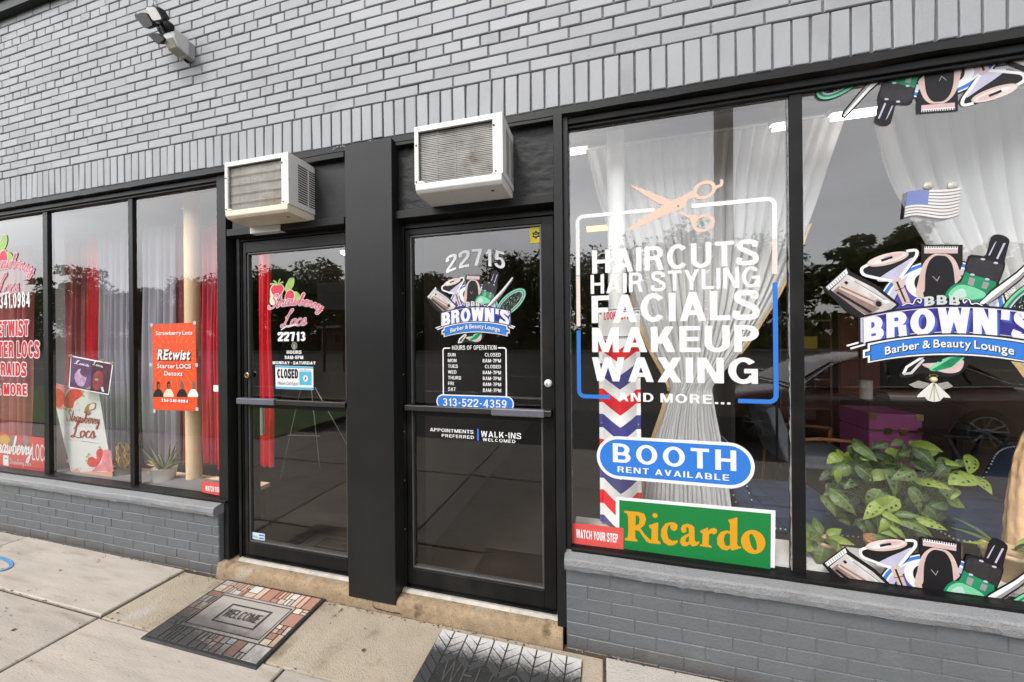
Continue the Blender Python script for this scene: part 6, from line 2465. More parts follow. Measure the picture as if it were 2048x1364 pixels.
def hole_leaf(g_, base, tip, up, wd, m, holes=True):
    """oval pointed leaf with slots beside the midrib, cupped and drooping at the tip"""
    ax = tip - base
    ln = ax.length
    ax = ax.normalized()
    sd_ = ax.cross(up).normalized()
    nn = sd_.cross(ax).normalized()
    K = 12
    curl = random.uniform(.10, .42)
    cup = random.uniform(.05, .40)
    bend = random.uniform(-.18, .18)
    asym = random.uniform(.88, 1.12)

    def pt(k, s_):
        u = k / K
        wv = math.sin(math.pi * min(1, u * 1.02) ** .72) ** .82 * (1 - .12 * u)
        x = wv * wd / 2 * s_ * (asym if s_ > 0 else 2 - asym)
        return base + ax * (u * ln) + sd_ * (x + bend * ln * u * u) + nn * (.10 * ln * math.sin(u * 2.6) - curl * ln * u * u - cup * abs(x) * abs(s_) + .012 * wd * math.sin(k * 2.4 + s_ * 3))
    rows = [0, .05, .30, .56, .80, 1.0]
    for side in (-1, 1):
        for k in range(K):
            for r_ in range(5):
                if holes and r_ in (2,) and k in (3, 5, 7, 8) and (k + (side > 0)) % 2 == 1:
                    continue
                if holes and r_ == 3 and k in (5,) and side > 0:
                    continue
                a, b, c, d = pt(k, side * rows[r_]), pt(k + 1, side * rows[r_]), pt(k + 1, side * rows[r_ + 1]), pt(k, side * rows[r_ + 1])
                g_.poly([a, b, c, d] if side > 0 else [d, c, b, a], VEIN if r_ == 0 else m)


def pot(g_, c, r_, h, m, flare=.78, rim=True):
    pr_ = [(r_ * flare * .9, 0), (r_ * flare, .004), (r_, h - (.02 if rim else 0))]
    if rim:
        pr_ += [(r_ * 1.08, h - .02), (r_ * 1.08, h), (r_ * .98, h)]
    else:
        pr_ += [(r_ * 1.03, h), (r_ * .97, h)]
    pr_ += [(r_ * .94, h - .015), (0.0, h - .016)]
    g_.lathe(pr_, c, m, 28)


TERR = mat('terracotta', (.44, .20, .09), .8, var=.15, vs=14)
TANP = mat('tan clay', (.50, .35, .20), .8, var=.15, vs=14)
random.seed(77)
# big swiss cheese vine
pc = at(1785, 1085, .62)
t = thing('monstera_plant', 'large swiss cheese vine with slotted leaves spreading behind the far right pane', 'plant', Vector((pc.x, .62, ZD - .25)))
g = MB()
pot(g, (pc.x, .62, ZD - .28), .12, .2, mat('dark planter', (.05, .05, .05), .6))
g.build('pot', t, smooth=True)
gl, gs = MB(), MB()
fix = [(1660, 1010, .35, LG1), (1700, 960, .45, LG2), (1745, 1000, .42, LG1), (1790, 960, .42, LG1), (1830, 905, .5, LG2), (1865, 965, .4, LG3), (1905, 985, .42, LG1), (1945, 930, .5, LG3), (1960, 965, .45, LG3), (1880, 935, .5, LG1), (1770, 910, .55, LG2), (1720, 915, .55, LG1), (1840, 1000, .36, LG1), (1775, 1010, .32, LG3), (1690, 1000, .36, LG1), (1812, 950, .38, LG1), (1850, 930, .45, LG2), (1735, 950, .4, LG2), (1925, 960, .40, LG3), (1900, 930, .5, LG1)]
for k in range(150):
    if k < len(fix):
        px, py, Y, m = fix[k]
    else:
        while True:
            px, py = random.uniform(1650, 1930), random.uniform(880, 1075)
            if ((px - 1790) / 150) ** 2 + ((py - 975) / 98) ** 2 < 1:
                break
        Y, m = random.uniform(.40, .80), random.choice((LG1, LG2, LG2, LG2, LG3))
    c = at(px, py, Y)
    a = random.uniform(0, 6.28)
    dv = Vector((math.cos(a), -.35 + .4 * math.sin(a), random.uniform(-.9, .1))).normalized()
    ln = random.uniform(.10, .15) if k < len(fix) else random.uniform(.055, .125)
    up = Vector((random.uniform(-.4, .4), -.75, .7)).normalized()
    hole_leaf(gl, c - dv * ln / 2, c + dv * ln / 2, up, ln * random.uniform(.52, .66), m, k < 26)
    if k % 3:
        b0_ = Vector((pc.x + random.uniform(-.05, .05), .62, ZD - .08))
        gs.tube(catmull([b0_, b0_.lerp(c - dv * ln / 2, .5) + Vector((0, 0, .09)), c - dv * ln / 2], 5), .0028, STEMG, 5)
gl.build('foliage', t, smooth=False)
gs.build('stems', t, smooth=True)
# young vine in a terracotta pot, on the ledge
pc = at(1760, 1092, .26)
t = thing('young_vine', 'young bright green vine in a terracotta pot in front of the large vine', 'plant', Vector((pc.x, .26, ZD)))
g = MB()
pot(g, (pc.x, .26, ZD), .055, .095, TERR)
g.build('pot', t, smooth=True)
gl, gs = MB(), MB()
for (px, py, dx, dz, ln, m) in ((1745, 1020, -.8, -.7, .13, LG3), (1768, 1000, .3, .4, .10, LG3), (1790, 1035, .9, -.2, .10, LG3), (1830, 1050, 1., -.25, .13, LG1), (1865, 1048, 1., -.3, .12, LG3), (1800, 1065, .6, -.5, .09, LG3), (1770, 1050, -.3, -.6, .09, LG3), (1815, 1028, .8, .3, .09, LG1), (1785, 1068, -.5, .2, .08, LG3), (1850, 1075, .7, -.8, .11, LG1), (1760, 1075, -.9, .1, .08, LG1)):
    c = at(px, py, .24)
    dv = Vector((dx, -.3, dz)).normalized()
    hole_leaf(gl, c - dv * ln / 2, c + dv * ln / 2, Vector((.1, -.7, .7)), ln * .42, m, ln > .11)
    b0_ = Vector((pc.x, .26, ZD + .09))
    gs.tube(catmull([b0_, b0_.lerp(c - dv * ln / 2, .5) + Vector((0, 0, .03)), c - dv * ln / 2], 5), .002, STEMG, 5)
gl.build('foliage', t)
gs.build('stems', t, smooth=True)


def small_pot(name, label, px, py, Y, r_, h, m, leaves):
    c = at(px, py, Y)
    t_ = thing(name, label, 'plant', Vector((c.x, Y, ZD)))
    g_ = MB()
    pot(g_, (c.x, Y, ZD), r_, h, m)
    g_.build('pot', t_, smooth=True)
    g_ = MB()
    for (a, el, ln, wd, mm) in leaves:
        dv = Vector((math.cos(R(a)) * math.cos(R(el)), math.sin(R(a)) * math.cos(R(el)), math.sin(R(el))))
        b_ = Vector((c.x + .4 * r_ * math.cos(R(a)), Y + .4 * r_ * math.sin(R(a)), ZD + h + .012))
        hole_leaf(g_, b_, b_ + dv * ln, Vector((0, -.5, .85)), wd, mm, False)
    g_.build('foliage', t_)
    return t_


small_pot('potted_plant', 'prayer plant in a tan clay pot right of the dark window post', 1648, 1117, .20, .052, .098, TANP,
          [(200, -35, .13, .070, LG3), (240, -50, .13, .075, LG1), (180, 10, .12, .06, LG3), (270, 20, .09, .055, LG1), (330, 5, .09, .05, LG3), (160, 35, .11, .055, LG1), (20, 20, .09, .045, LG3), (90, 40, .1, .05, LG1), (310, -40, .1, .045, LG3), (215, 20, .1, .06, LG1)])
small_pot('potted_plant', 'spider plant in a tan clay pot at the right edge of the far right pane', 2015, 1150, .22, .075, .13, TANP,
          [(a, e, l, .022, m) for a, e, l, m in ((180, 20, .16, LG1), (200, 5, .17, LG3), (220, 35, .14, LG1), (250, 15, .15, LG3), (290, 20, .16, LG1), (320, 5, .17, LG3), (340, 35, .14, LG1), (160, 40, .15, LG1), (10, 30, .15, LG3), (270, 50, .12, LG1))])


def ledge_pot(name, label, px, py, Y, r_, h, m):
    c = at(px, py, Y)
    t_ = thing(name, label, 'plant', Vector((c.x, Y, ZDL)))
    g_ = MB()
    pot(g_, (c.x, Y, ZDL), r_, h, m, .80, False)
    g_.build('pot', t_, smooth=True)
    return t_, Vector((c.x, Y, ZDL + h))


t, top = ledge_pot('potted_aloe', 'aloe with spiky leaves in a white bowl pot below the orange poster', 328, 963, .22, .085, .115, mat('white ceramic pot', (.84, .80, .74), .4, var=.05, vs=9))
g = MB()
random.seed(12)
for k in range(11):
    a = random.uniform(0, 6.28)
    el = random.uniform(.35, 1.35)
    ln = random.uniform(.12, .24)
    dv = Vector((math.cos(a) * math.cos(el), math.sin(a) * math.cos(el) * .5, math.sin(el)))
    b_ = top + Vector((math.cos(a) * .03, math.sin(a) * .02, -.01))
    P_ = [b_ + dv * ln * u + Vector((math.cos(a), 0, 0)) * .05 * u * u for u in (0, .25, .5, .75, 1)]
    g.tube(P_, [.011, .010, .008, .005, .001], ALOE, 7)
g.build('aloe_leaves', t, smooth=True)
g = MB()
for k in range(14):
    a = random.uniform(2.2, 4.2)
    P_ = [top + Vector((-.04 + math.cos(a) * .02, 0, -.01))]
    for i in range(4):
        P_.append(P_[-1] + Vector((-.022 + random.uniform(-.012, .012), random.uniform(-.012, .012), random.uniform(-.012, .034))))
    g.tube(catmull(P_, 4), .003, DRY, 5)
g.build('dry_leaves', t, smooth=True)
t, top = ledge_pot('potted_succulent', 'dry straw coloured succulent in a grey pot beside the leaning banner', 250, 962, .24, .075, .075, mat('grey brown pot', (.30, .27, .22), .6, var=.1, vs=9))
g = MB()
for k in range(34):
    a = random.uniform(0, 6.28)
    P_ = [top + Vector((math.cos(a) * .03, math.sin(a) * .03, -.01))]
    up = random.uniform(.01, .05)
    for i in range(5):
        P_.append(P_[-1] + Vector((random.uniform(-.026, .026) - .004, random.uniform(-.02, .02), up + random.uniform(-.02, .02))))
    g.tube(catmull(P_, 4), .0032, DRY, 5)
g.build('dry_stems', t, smooth=True)

# ---- furniture in the lounge
NAVY = mat('navy velvet', (.018, .036, .085), .8, var=.3, vs=6)
NAIL = mat('nailhead', (.62, .62, .60), .3, .6)
BLKL = mat('black lacquer', (.010, .010, .011), .25)


def accent_chair(label, x, y, flip):
    """low upholstered chair: square tufted seat, upright back on one side, nailheads along the edges"""
    t_ = thing('accent_chair', label, 'chair', Vector((x, y, 0)), 'navy tufted chairs in the lounge')
    f_ = -1 if flip else 1
    zt_ = .50
    g_ = MB()

    def cush(u, v):
        a, b = 2 * u - 1, 2 * v - 1
        e = (1 - abs(a) ** 6) * (1 - abs(b) ** 6)
        tuft = .016 * (abs(math.sin(u * math.pi * 3)) * abs(math.sin(v * math.pi * 3))) ** .6
        return Vector((x + f_ * a * .30, y + b * .29, zt_ - .05 + .05 * e ** .4 + tuft * e))
    g_.grid(cush, 30, 30, NAVY)
    g_.box(x - .30, x + .30, y - .29, y + .29, zt_ - .14, zt_ - .05, NAVY)
    g_.build('seat', t_, smooth=False)
    g_ = MB()
    M_ = Matrix.Translation((x - f_ * .30, y, zt_ - .10)) @ Matrix.Rotation(-f_ * R(14), 4, 'Y')
    pr_ = [(-.27, 0), (.27, 0), (.285, .30), (.24, .43), (.10, .49), (-.10, .49), (-.24, .43), (-.285, .30)]
    cp_ = [(p.x, p.y) for p in catmull([(a, b, 0) for a, b in pr_], 4, True)]
    g_.prism([M_ @ Vector((-.045, a, b)) for a, b in cp_], M_.to_3x3() @ Vector((.09, 0, 0)), NAVY)
    g_.build('backrest', t_, bevel=.02, seg=3)
    g_ = MB()
    for sx in (-1, 1):
        for k in range(len(cp_)):
            a, b = cp_[k]
            for q in (0, .5):
                c, d_ = cp_[(k + 1) % len(cp_)]
                aa, bb = a + (c - a) * q, b + (d_ - b) * q
                if bb > .12:
                    g_.ball(M_ @ Vector((sx * .047, aa * .93, .02 + (bb - .02) * .955)), .0065, NAIL, 6)
    for k in range(22):
        u = -1 + 2 * k / 21
        for (px_, py_) in ((u * .29, -.292), (u * .29, .292)):
            g_.ball((x + px_, y + py_, zt_ - .125), .0065, NAIL, 6)
        g_.ball((x + f_ * .302, y + u * .28, zt_ - .125), .0065, NAIL, 6)
    g_.build('nailheads', t_, smooth=True)
    for (sx, sy_) in ((-1, -1), (1, -1), (-1, 1), (1, 1)):
        g_ = MB()
        g_.tube([Vector((x + sx * .25, y + sy_ * .24, zt_ - .14)), Vector((x + sx * .28, y + sy_ * .27, 0))], [.022, .012], WOODB, 8)
        g_.build('leg', t_, smooth=True)
    return t_


q = at(1470, 990, .95)
accent_chair('navy tufted chair with nailhead trim behind the services pane', q.x + .32, 1.05, False)
q = at(1925, 1000, 1.1)
accent_chair('navy tufted chair with nailhead trim behind the large vine', q.x + .08, 1.15, True)
# armchair with wooden arms
q = at(1650, 870, 2.3)
t = thing('armchair', 'grey armchair with orange brown wooden arms deep in the lounge', 'armchair', Vector((q.x, 2.3, 0)))
GRF = mat('grey upholstery', (.20, .21, .23), .8, var=.15, vs=8)
WOODO = mat('orange brown wood', (.32, .14, .04), .4, var=.2, vs=7)
g = MB()
g.box(q.x - .34, q.x + .24, 2.1, 2.65, .34, .47, GRF)
g.build('seat', t, bevel=.03, seg=3)
g = MB()
g.box(-.06, .06, -.27, .27, .0, .55, GRF, Matrix.Translation((q.x - .36, 2.37, .40)) @ Matrix.Rotation(R(-18), 4, 'Y'))
g.build('backrest', t, bevel=.03, seg=3)
for yy in (2.08, 2.68):
    g = MB()
    g.tube(catmull([(q.x - .40, yy, .62), (q.x - .1, yy, .645), (q.x + .25, yy, .62)], 5), .018, WOODO, 8)
    g.tube([(q.x + .25, yy, .62), (q.x + .17, yy, .0)], [.018, .014], WOODO, 8)
    g.tube([(q.x - .36, yy, .62), (q.x - .40, yy, .0)], [.016, .014], WOODO, 8)
    g.build('arm', t, smooth=True)
# vanity desk
a, b = at(1722, 800, 2.6), at(1918, 800, 2.6)
zt_ = at(1800, 800, 2.6).z
t = thing('vanity_desk', 'long black lacquer desk with papers on it deep in the lounge', 'desk', Vector(((a.x + b.x) / 2, 2.6, 0)))
g = MB()
g.box(a.x, b.x, 2.5, 3.05, zt_ - .04, zt_, BLKL)
g.box(a.x + .03, b.x - .03, 2.54, 3.0, zt_ - .26, zt_ - .04, BLKL)
g.build('desktop', t, bevel=.006)
for (xx, yy) in ((a.x + .05, 2.56), (b.x - .05, 2.56), (a.x + .05, 2.98), (b.x - .05, 2.98)):
    g = MB()
    g.box(xx - .025, xx + .025, yy - .025, yy + .025, 0, zt_ - .26, BLKL)
    g.build('leg', t, bevel=.004)
for (px0, px1, h, m, lab, cat_) in ((1720, 1744, .19, mat('white paper roll', (.55, .52, .48), .7), 'white paper roll standing on the black desk', 'paper roll'), ):
    a = at(px0, 790, 2.65)
    b = at(px1, 790, 2.65)
    g = MB()
    g.lathe([(.0, 0), ((b.x - a.x) / 2, 0), ((b.x - a.x) / 2, h), (.02, h), (.02, h - .02), (0, h - .02)], ((a.x + b.x) / 2, 2.65, zt_), m, 22)
    tag(g.build('paper_roll', smooth=False), lab, cat_)
random.seed(9)
for k in range(3):
    a = at(1782, 790, 2.66)
    g = MB()
    M_ = Matrix.Translation((a.x + .12, 2.72, zt_ + .024 * k)) @ Matrix.Rotation(random.uniform(-.2, .2), 4, 'Z')
    g.box(-.15, .15, -.1, .1, 0.001, .022, mat('book cover %s' % ('grey', 'cream', 'brown')[k], ((.25, .25, .26), (.5, .45, .36), (.2, .12, .07))[k], .5), M_)
    g.box(-.147, .152, -.097, .097, .004, .019, mat('book pages', (.6, .57, .5), .8), M_)
    tag(g.build('book'), ('grey book at the bottom', 'cream book in the middle', 'brown book on top')[k] + ' of the stack on the black desk', 'book', 'books on the black desk')
# magenta trunk
a, b = at(1738, 835, 1.9), at(1846, 920, 1.9)
t = thing('storage_trunk', 'magenta trunk with brass corners in front of the black desk', 'trunk', Vector(((a.x + b.x) / 2, 1.9, b.z)))
MAG = mat('magenta vinyl', (.24, .045, .15), .5, var=.12, vs=7)
zb_, zt2 = max(0.0, b.z - .08), at(1790, 828, 1.9).z
zm = zb_ + (zt2 - zb_) * .68
g = MB()
g.box(a.x, b.x, 1.9, 2.3, zb_, zm - .003, MAG)
g.build('trunk_body', t, bevel=.008)
g = MB()
g.box(a.x, b.x, 1.9, 2.3, zm + .003, zt2, MAG)
g.build('lid', t, bevel=.008)
for (x0, x1, z0_, z1_) in ((a.x - .004, b.x + .004, zm - .012, zm - .002), (a.x + .10, a.x + .16, zm - .035, zm + .03), (b.x - .16, b.x - .10, zm - .035, zm + .03), (a.x - .004, a.x + .05, zt2 - .05, zt2 + .003), (b.x - .05, b.x + .004, zt2 - .05, zt2 + .003), (a.x - .004, a.x + .05, zb_ - .003, zb_ + .05), (b.x - .05, b.x + .004, zb_ - .003, zb_ + .05)):
    g = MB()
    g.box(x0, x1, 1.894, 1.92, z0_, z1_, BRASS)
    g.build('brass_fitting', t, bevel=.002)
# low black stool
a = at(1940, 870, 1.7)
t = thing('folding_stool', 'low black folding stool with carry handle right of the magenta trunk', 'stool', Vector((a.x, 1.7, 0)))
g = MB()
g.box(a.x - .22, a.x + .22, 1.62, 1.86, a.z - .02, a.z + .01, BLKP)
g.build('seat', t, bevel=.012, seg=3)
g = MB()
g.tube(catmull([(a.x - .14, 1.7, a.z + .01), (a.x - .08, 1.7, a.z + .10), (a.x, 1.7, a.z + .08), (a.x + .04, 1.7, a.z + .01)], 5), .009, BLKP, 8)
g.build('handle', t, smooth=True)
for (s0, yy) in ((1, 1.64), (-1, 1.66), (1, 1.84), (-1, 1.82)):
    g = MB()
    g.tube([(a.x - s0 * .18, yy, a.z - .02), (a.x + s0 * .18, yy, 0)], .014, BLKP, 8)
    g.build('leg', t, smooth=True)
# cabinet, shelf and small things at the back
a, b = at(1676, 628, 3.6), at(1742, 820, 3.6)
t = thing('wooden_cabinet', 'red brown wooden cabinet against the back of the lounge', 'cabinet', Vector(((a.x + b.x) / 2, 3.6, 0)))
g = MB()
g.box(a.x, b.x + .1, 3.6, 4.0, 0, a.z, mat('red brown wood', (.20, .055, .03), .4, var=.25, vs=5, stretch=(1, 1, .4)))
g.build('carcass', t, bevel=.006)
xm = (a.x + b.x + .1) / 2
for (x0, x1) in ((a.x + .015, xm - .004), (xm + .004, b.x + .085)):
    g = MB()
    g.box(x0, x1, 3.585, 3.6, .08, a.z - .03, MATS['red brown wood'])
    dr = g.build('cabinet_door', t, bevel=.005)
    g = MB()
    g.ball(((x1 - .03) if x0 < xm - .1 else x0 + .03, 3.575, a.z * .55), .012, BRASS, 8)
    g.build('knob', dr, smooth=True)
a, b = at(1610, 700, 3.2), at(1660, 700, 3.2)
t = thing('shelf_unit', 'dark open shelf unit with yellow box behind the dark window post', 'shelf', Vector(((a.x + b.x) / 2, 3.2, 0)))
g = MB()
for z in (.3, .75, at(1630, 697, 3.2).z, at(1630, 640, 3.2).z):
    g.box(a.x - .25, b.x, 3.2, 3.5, z - .02, z, WOODB)
g.box(a.x - .27, a.x - .25, 3.2, 3.5, 0, at(1630, 600, 3.2).z, WOODB)
g.box(b.x, b.x + .02, 3.2, 3.5, 0, at(1630, 600, 3.2).z, WOODB)
g.build('frame', t)
z = at(1630, 697, 3.2).z
g = MB()
g.box(a.x, a.x + .14, 3.22, 3.40, z + .001, z + .15, mat('yellow card', (.50, .34, .02), .6))
tag(g.build('yellow_box', bevel=.004), 'yellow box on the dark shelf unit', 'box')
# ring lamp
a = at(1552, 640, 1.6)
t = thing('ring_lamp', 'black ring lamp on a stand behind the services lettering', 'lamp', Vector((a.x, 1.6, 0)))
g = MB()
n = 28
g.tube([a + Vector((math.cos(2 * math.pi * k / n) * .075, 0, math.sin(2 * math.pi * k / n) * .085)) for k in range(n + 1)], .012, BLKP, 8)
g.build('ring', t, smooth=True)
g = MB()
g.tube([a + Vector((0, 0, -.09)), Vector((a.x, 1.6, .02))], .010, BLKP, 8)
g.lathe([(.12, 0), (.12, .012), (.02, .02), (0, .02)], (a.x, 1.6, 0), BLKP, 20)
g.build('stand', t, smooth=True)

# lit ceiling fixtures in both shops
LAMP = mat('lit warm diffuser', (1.0, .60, .20), .5, emit=1.15)
LAMPW = mat('lit white tube', (1.0, .95, .86), .5, emit=13)


LAMPH = mat('lit header tube', (1.0, .94, .84), .5, emit=9)


def lamp(lab, x, y, z, sx, sy_, m):
    t = thing('ceiling_lamp', lab, 'lamp', Vector((x, y, z)))
    g = MB()
    if m is not LAMP:
        for yy in (y - sy_ * .5, y + sy_ * .5):
            g.tube([(x - sx, yy, z), (x + sx, yy, z)], .019 if m is LAMPW else .007, m, 10)
        g.build('tubes', t, smooth=True)
    else:
        g.box(x - sx, x + sx, y - sy_, y + sy_, z - .012, z + .008, m)
        g.build('diffuser', t, bevel=.004)
    g = MB()
    e_ = .03 if m is not LAMPH else .008
    g.box(x - sx - .015, x + sx + .015, y - sy_ - e_, y + sy_ + e_, z + .022, z + .05, WHITEP)
    if z < 2.9:
        for xx in (x - sx * .6, x + sx * .6):
            g.tube([(xx, y, z + .05), (xx, y, 2.98)], .005, WHITEP, 6)
    g.build('housing', t, bevel=.004)


q = at(1198, 455, 2.6)
lamp('warm lit lamp hanging above the white list of services', q.x, 2.6, q.z, .15, .11, LAMP)
q = at(1682, 236, .40)
lamp('short lit tube lamp under the ceiling at the top of the far right pane', q.x + .06, .40, q.z, .10, .016, LAMPH)
q = at(1155, 305, .40)
lamp('lit tube lamp high beside the post of the wider door', q.x - .22, .40, q.z, .27, .016, LAMPH)
q = at(1560, 257, .40)
lamp('short lit tube lamp at the top right of the services pane', q.x, .40, q.z, .035, .016, LAMPH)
q = at(376, 423, .40)
lamp('small lit lamp high behind the pane with the orange poster', q.x, .40, q.z, .03, .016, LAMPH)
q = at(686, 507, 2.4)
lamp('lit tube lamp deep inside the smaller door', q.x + .42, 2.4, q.z, .42, .05, LAMPW)
# ---------------------------------------------------------------- the street, seen in the glass
random.seed(99)
LEAFA = mat('tree leaf dark', (.11, .145, .042), .9, var=.5, vs=3)
LEAFB = mat('tree leaf olive', (.17, .185, .055), .9, var=.5, vs=3)
BARK = mat('bark', (.055, .042, .032), .95, var=.4, vs=9)


def tree(label, x, y, h, w_, kind, seed, name='broadleaf_tree'):
    rnd = random.Random(seed)
    t_ = thing(name, label, 'tree', Vector((x, y, 0)), 'trees across the road')
    g_ = MB()
    th = h * .45
    lean = rnd.uniform(-.06, .06)
    P_ = [Vector((x + lean * h * u * u, y, h * .8 * u)) for u in (0, .2, .45, .7, 1)]
    g_.tube(P_, [h * .022, h * .018, h * .014, h * .008, h * .002], BARK, 8)
    blobs = []
    n = {'round': 22, 'pine': 14, 'tall': 18}[kind]
    for k in range(n):
        u = rnd.uniform(.30 if kind != 'pine' else .55, 1.0)
        if kind == 'pine':
            rr = w_ * .5 * rnd.uniform(.3, 1.)
            cz = h * u * .97
            br = w_ * rnd.uniform(.14, .24)
        elif kind == 'tall':
            rr = w_ * .33 * rnd.uniform(0, 1.)
            cz = h * u * .93
            br = w_ * rnd.uniform(.2, .32)
        else:
            rr = w_ * .42 * rnd.uniform(.1, 1.) * (1.15 - .7 * abs(u - .55))
            cz = h * u * .9
            br = w_ * rnd.uniform(.17, .30)
        a = rnd.uniform(0, 6.28)
        c_ = Vector((x + lean * h * u * u + math.cos(a) * rr, y + math.sin(a) * rr, cz))
        blobs.append((c_, br))
        s0 = Vector((x + lean * h * (u * .7) ** 2, y, min(h * .75, cz * .72)))
        g_.tube([s0, s0.lerp(c_, .5) + Vector((0, 0, .04 * h)), c_], [h * .007, h * .005, h * .002], BARK, 6)
    g_.build('trunk', t_, smooth=True)
    g_ = MB()
    lf = .46
    for (c_, br) in blobs:
        flat = .5 if kind == 'pine' else .8
        for k in range(240):
            d_ = Vector((rnd.gauss(0, 1), rnd.gauss(0, 1), rnd.gauss(0, 1))).normalized() * (rnd.random() ** .4) * br
            d_.z *= flat
            p = c_ + d_
            a = Vector((rnd.gauss(0, 1), rnd.gauss(0, 1), rnd.gauss(0, .6))).normalized()
            b = a.cross(Vector((rnd.gauss(0, 1), rnd.gauss(0, 1), rnd.gauss(0, 1)))).normalized()
            s_ = lf * rnd.uniform(.5, 1.2)
            g_.poly([p - a * s_, p - b * s_ * .45, p + a * s_, p + b * s_ * .45], LEAFA if rnd.random() < .6 else LEAFB)
    g_.build('crown', t_)
    return t_


KL = {'round': 'rounded', 'pine': 'flat topped', 'tall': 'narrow tall'}
specs = []
x = -215.
i = 0
rs = random.Random(4)
while x < 82:
    h = rs.uniform(13.0, 19.5)
    kd = rs.choice(('round', 'round', 'round', 'tall', 'pine'))
    specs.append((x, -58 - rs.uniform(0, 12), h, h * rs.uniform(.62, .95), kd))
    x += h * rs.uniform(.26, .42) * (1 + max(0, -x - 90) / 160)
    i += 1
for k, (x, y, h, w_, kd) in enumerate(specs):
    tree('%s dark tree across the road, in the tree line reflected in the shop windows' % KL[kd], x, y, h, w_, kd, 100 + k)
tree('tall flat topped pine across the road, reflected above the emblem in the far right pane', 37, -56, 17, 11, 'pine', 7, 'pine_tree')
tree('leaning flat topped pine across the road, reflected in the middle left pane', -119, -52, 21, 13, 'pine', 9, 'pine_tree')
tree('tall narrow tree across the road, reflected by the left door post', -62, -54, 17, 7.5, 'tall', 12)
# hedge masses under the crowns close the view below the tree line
g = MB()
rs = random.Random(2)
for k in range(17000):
    x = rs.uniform(-260, 95)
    z = rs.random() ** 1.3 * (4.4 + 1.2 * math.sin(x * .21))
    p = Vector((x, -64 - rs.uniform(0, 5), z))
    a = Vector((rs.gauss(0, 1), rs.gauss(0, .4), rs.gauss(0, 1))).normalized()
    b = a.cross(Vector((rs.gauss(0, .3), 1, rs.gauss(0, .3)))).normalized()
    s_ = rs.uniform(.35, .9)
    g.poly([p - a * s_, p - b * s_ * .6, p + a * s_, p + b * s_ * .6], LEAFA if rs.random() < .7 else LEAFB)
o = g.build('undergrowth')
o['kind'] = 'stuff'

# house across the road
t = thing('house', 'low brick house with white roof edge across the road, reflected in the smaller door', 'house', (-44, -55, 0))
g = MB()
g.box(-52, -38, -60, -55, 0, 4.6, mat('house brick', (.18, .09, .06), .9, var=.3, vs=2))
g.build('wall', t)
g = MB()
g.prism([(-53, -61, 4.6), (-53, -54, 4.6), (-53, -57.5, 6.8)], (16, 0, 0), mat('shingle', (.06, .055, .05), .9, var=.3, vs=3))
g.box(-53, -37, -54.1, -53.8, 4.25, 4.7, WHITEP)
g.build('roof', t)
for x in (-50, -44):
    g = MB()
    g.box(x, x + 1.6, -54.95, -54.90, 1.4, 3.2, WHITEP)
    wn = g.build('window', t)
    g = MB()
    g.box(x + .08, x + 1.52, -54.90, -54.88, 1.48, 3.12, DARKV)
    g.build('pane', wn)
g = MB()
g.box(-40.6, -39.6, -54.96, -54.9, 0, 2.1, WHITEP)
g.build('door', t)
for x in (-52, -47, -42, -38):
    g = MB()
    g.box(x, x + .14, -54.1, -53.96, 0, 4.25, WHITEP)
    g.build('porch_post', t)
# blank notice board on the verge
t = thing('notice_board', 'wide grey board on two posts across the road, reflected in the smaller door', 'board', (-15.1, -15, 0))
g = MB()
g.box(-16.1, -14.1, -15.1, -15, 3.5, 5.1, mat('grey board', (.20, .20, .19), .7, var=.15, vs=1.5))
g.build('panel', t)
for x in (-15.8, -14.4):
    g = MB()
    g.box(x - .05, x + .05, -15.2, -15.1, -.12, 5.0, BARK)
    g.build('post', t)

# utility pole on the kerb
pxl = at(1444, 300, YG)
d_ = (pxl - CAMPOS)
d_.y = -d_.y
tt = (-4.6 - YG) / d_.y
X = pxl.x + d_.x * tt
g = MB()
g.tube([(X, -4.6, -.2), (X + .05, -4.6, 11)], [.16, .12], mat('weathered pole', (.36, .34, .32), .9, var=.3, vs=8, stretch=(1, 1, .1)), 14)
g.box(X - 1.1, X + 1.2, -4.75, -4.62, 10.2, 10.35, BARK)
tag(g.build('utility_pole', smooth=False), 'tall weathered utility pole at the kerb, reflected in the services pane', 'pole')

# ---- parked saloon, nose towards -x
CX, CYY = 1.55, -4.62                      # front end, near flank
CW = 1.78
PAINTC = mat('car paint dark maroon', (.15, .075, .075), .28, .2, coat=.8)
CG = mat('car window', (.020, .022, .024), .06, spec=.8)
CHR = mat('chrome', (.62, .62, .62), .18, 1)
TYRE = mat('tyre rubber', (.016, .016, .017), .85)
ALLOY = mat('alloy', (.30, .30, .31), .4, .8)
zg = -.12
t = thing('parked_car', 'dark maroon saloon parked at the kerb, reflected in the far right pane', 'car', Vector((CX + 2.4, CYY - CW / 2, zg)))
# body sections along x: (x, bottom, belt height, half width at belt)
sec = [(0.0, .30, .52, .60), (.12, .22, .66, .74), (.5, .18, .76, .84), (1.1, .18, .86, .88), (1.55, .17, .92, .89), (2.4, .16, .95, .89), (3.3, .17, .97, .89), (4.0, .20, .99, .87), (4.55, .26, .98, .80), (4.78, .34, .90, .70), (4.84, .45, .80, .62)]
g = MB()
yc = CYY - CW / 2
nr = 14


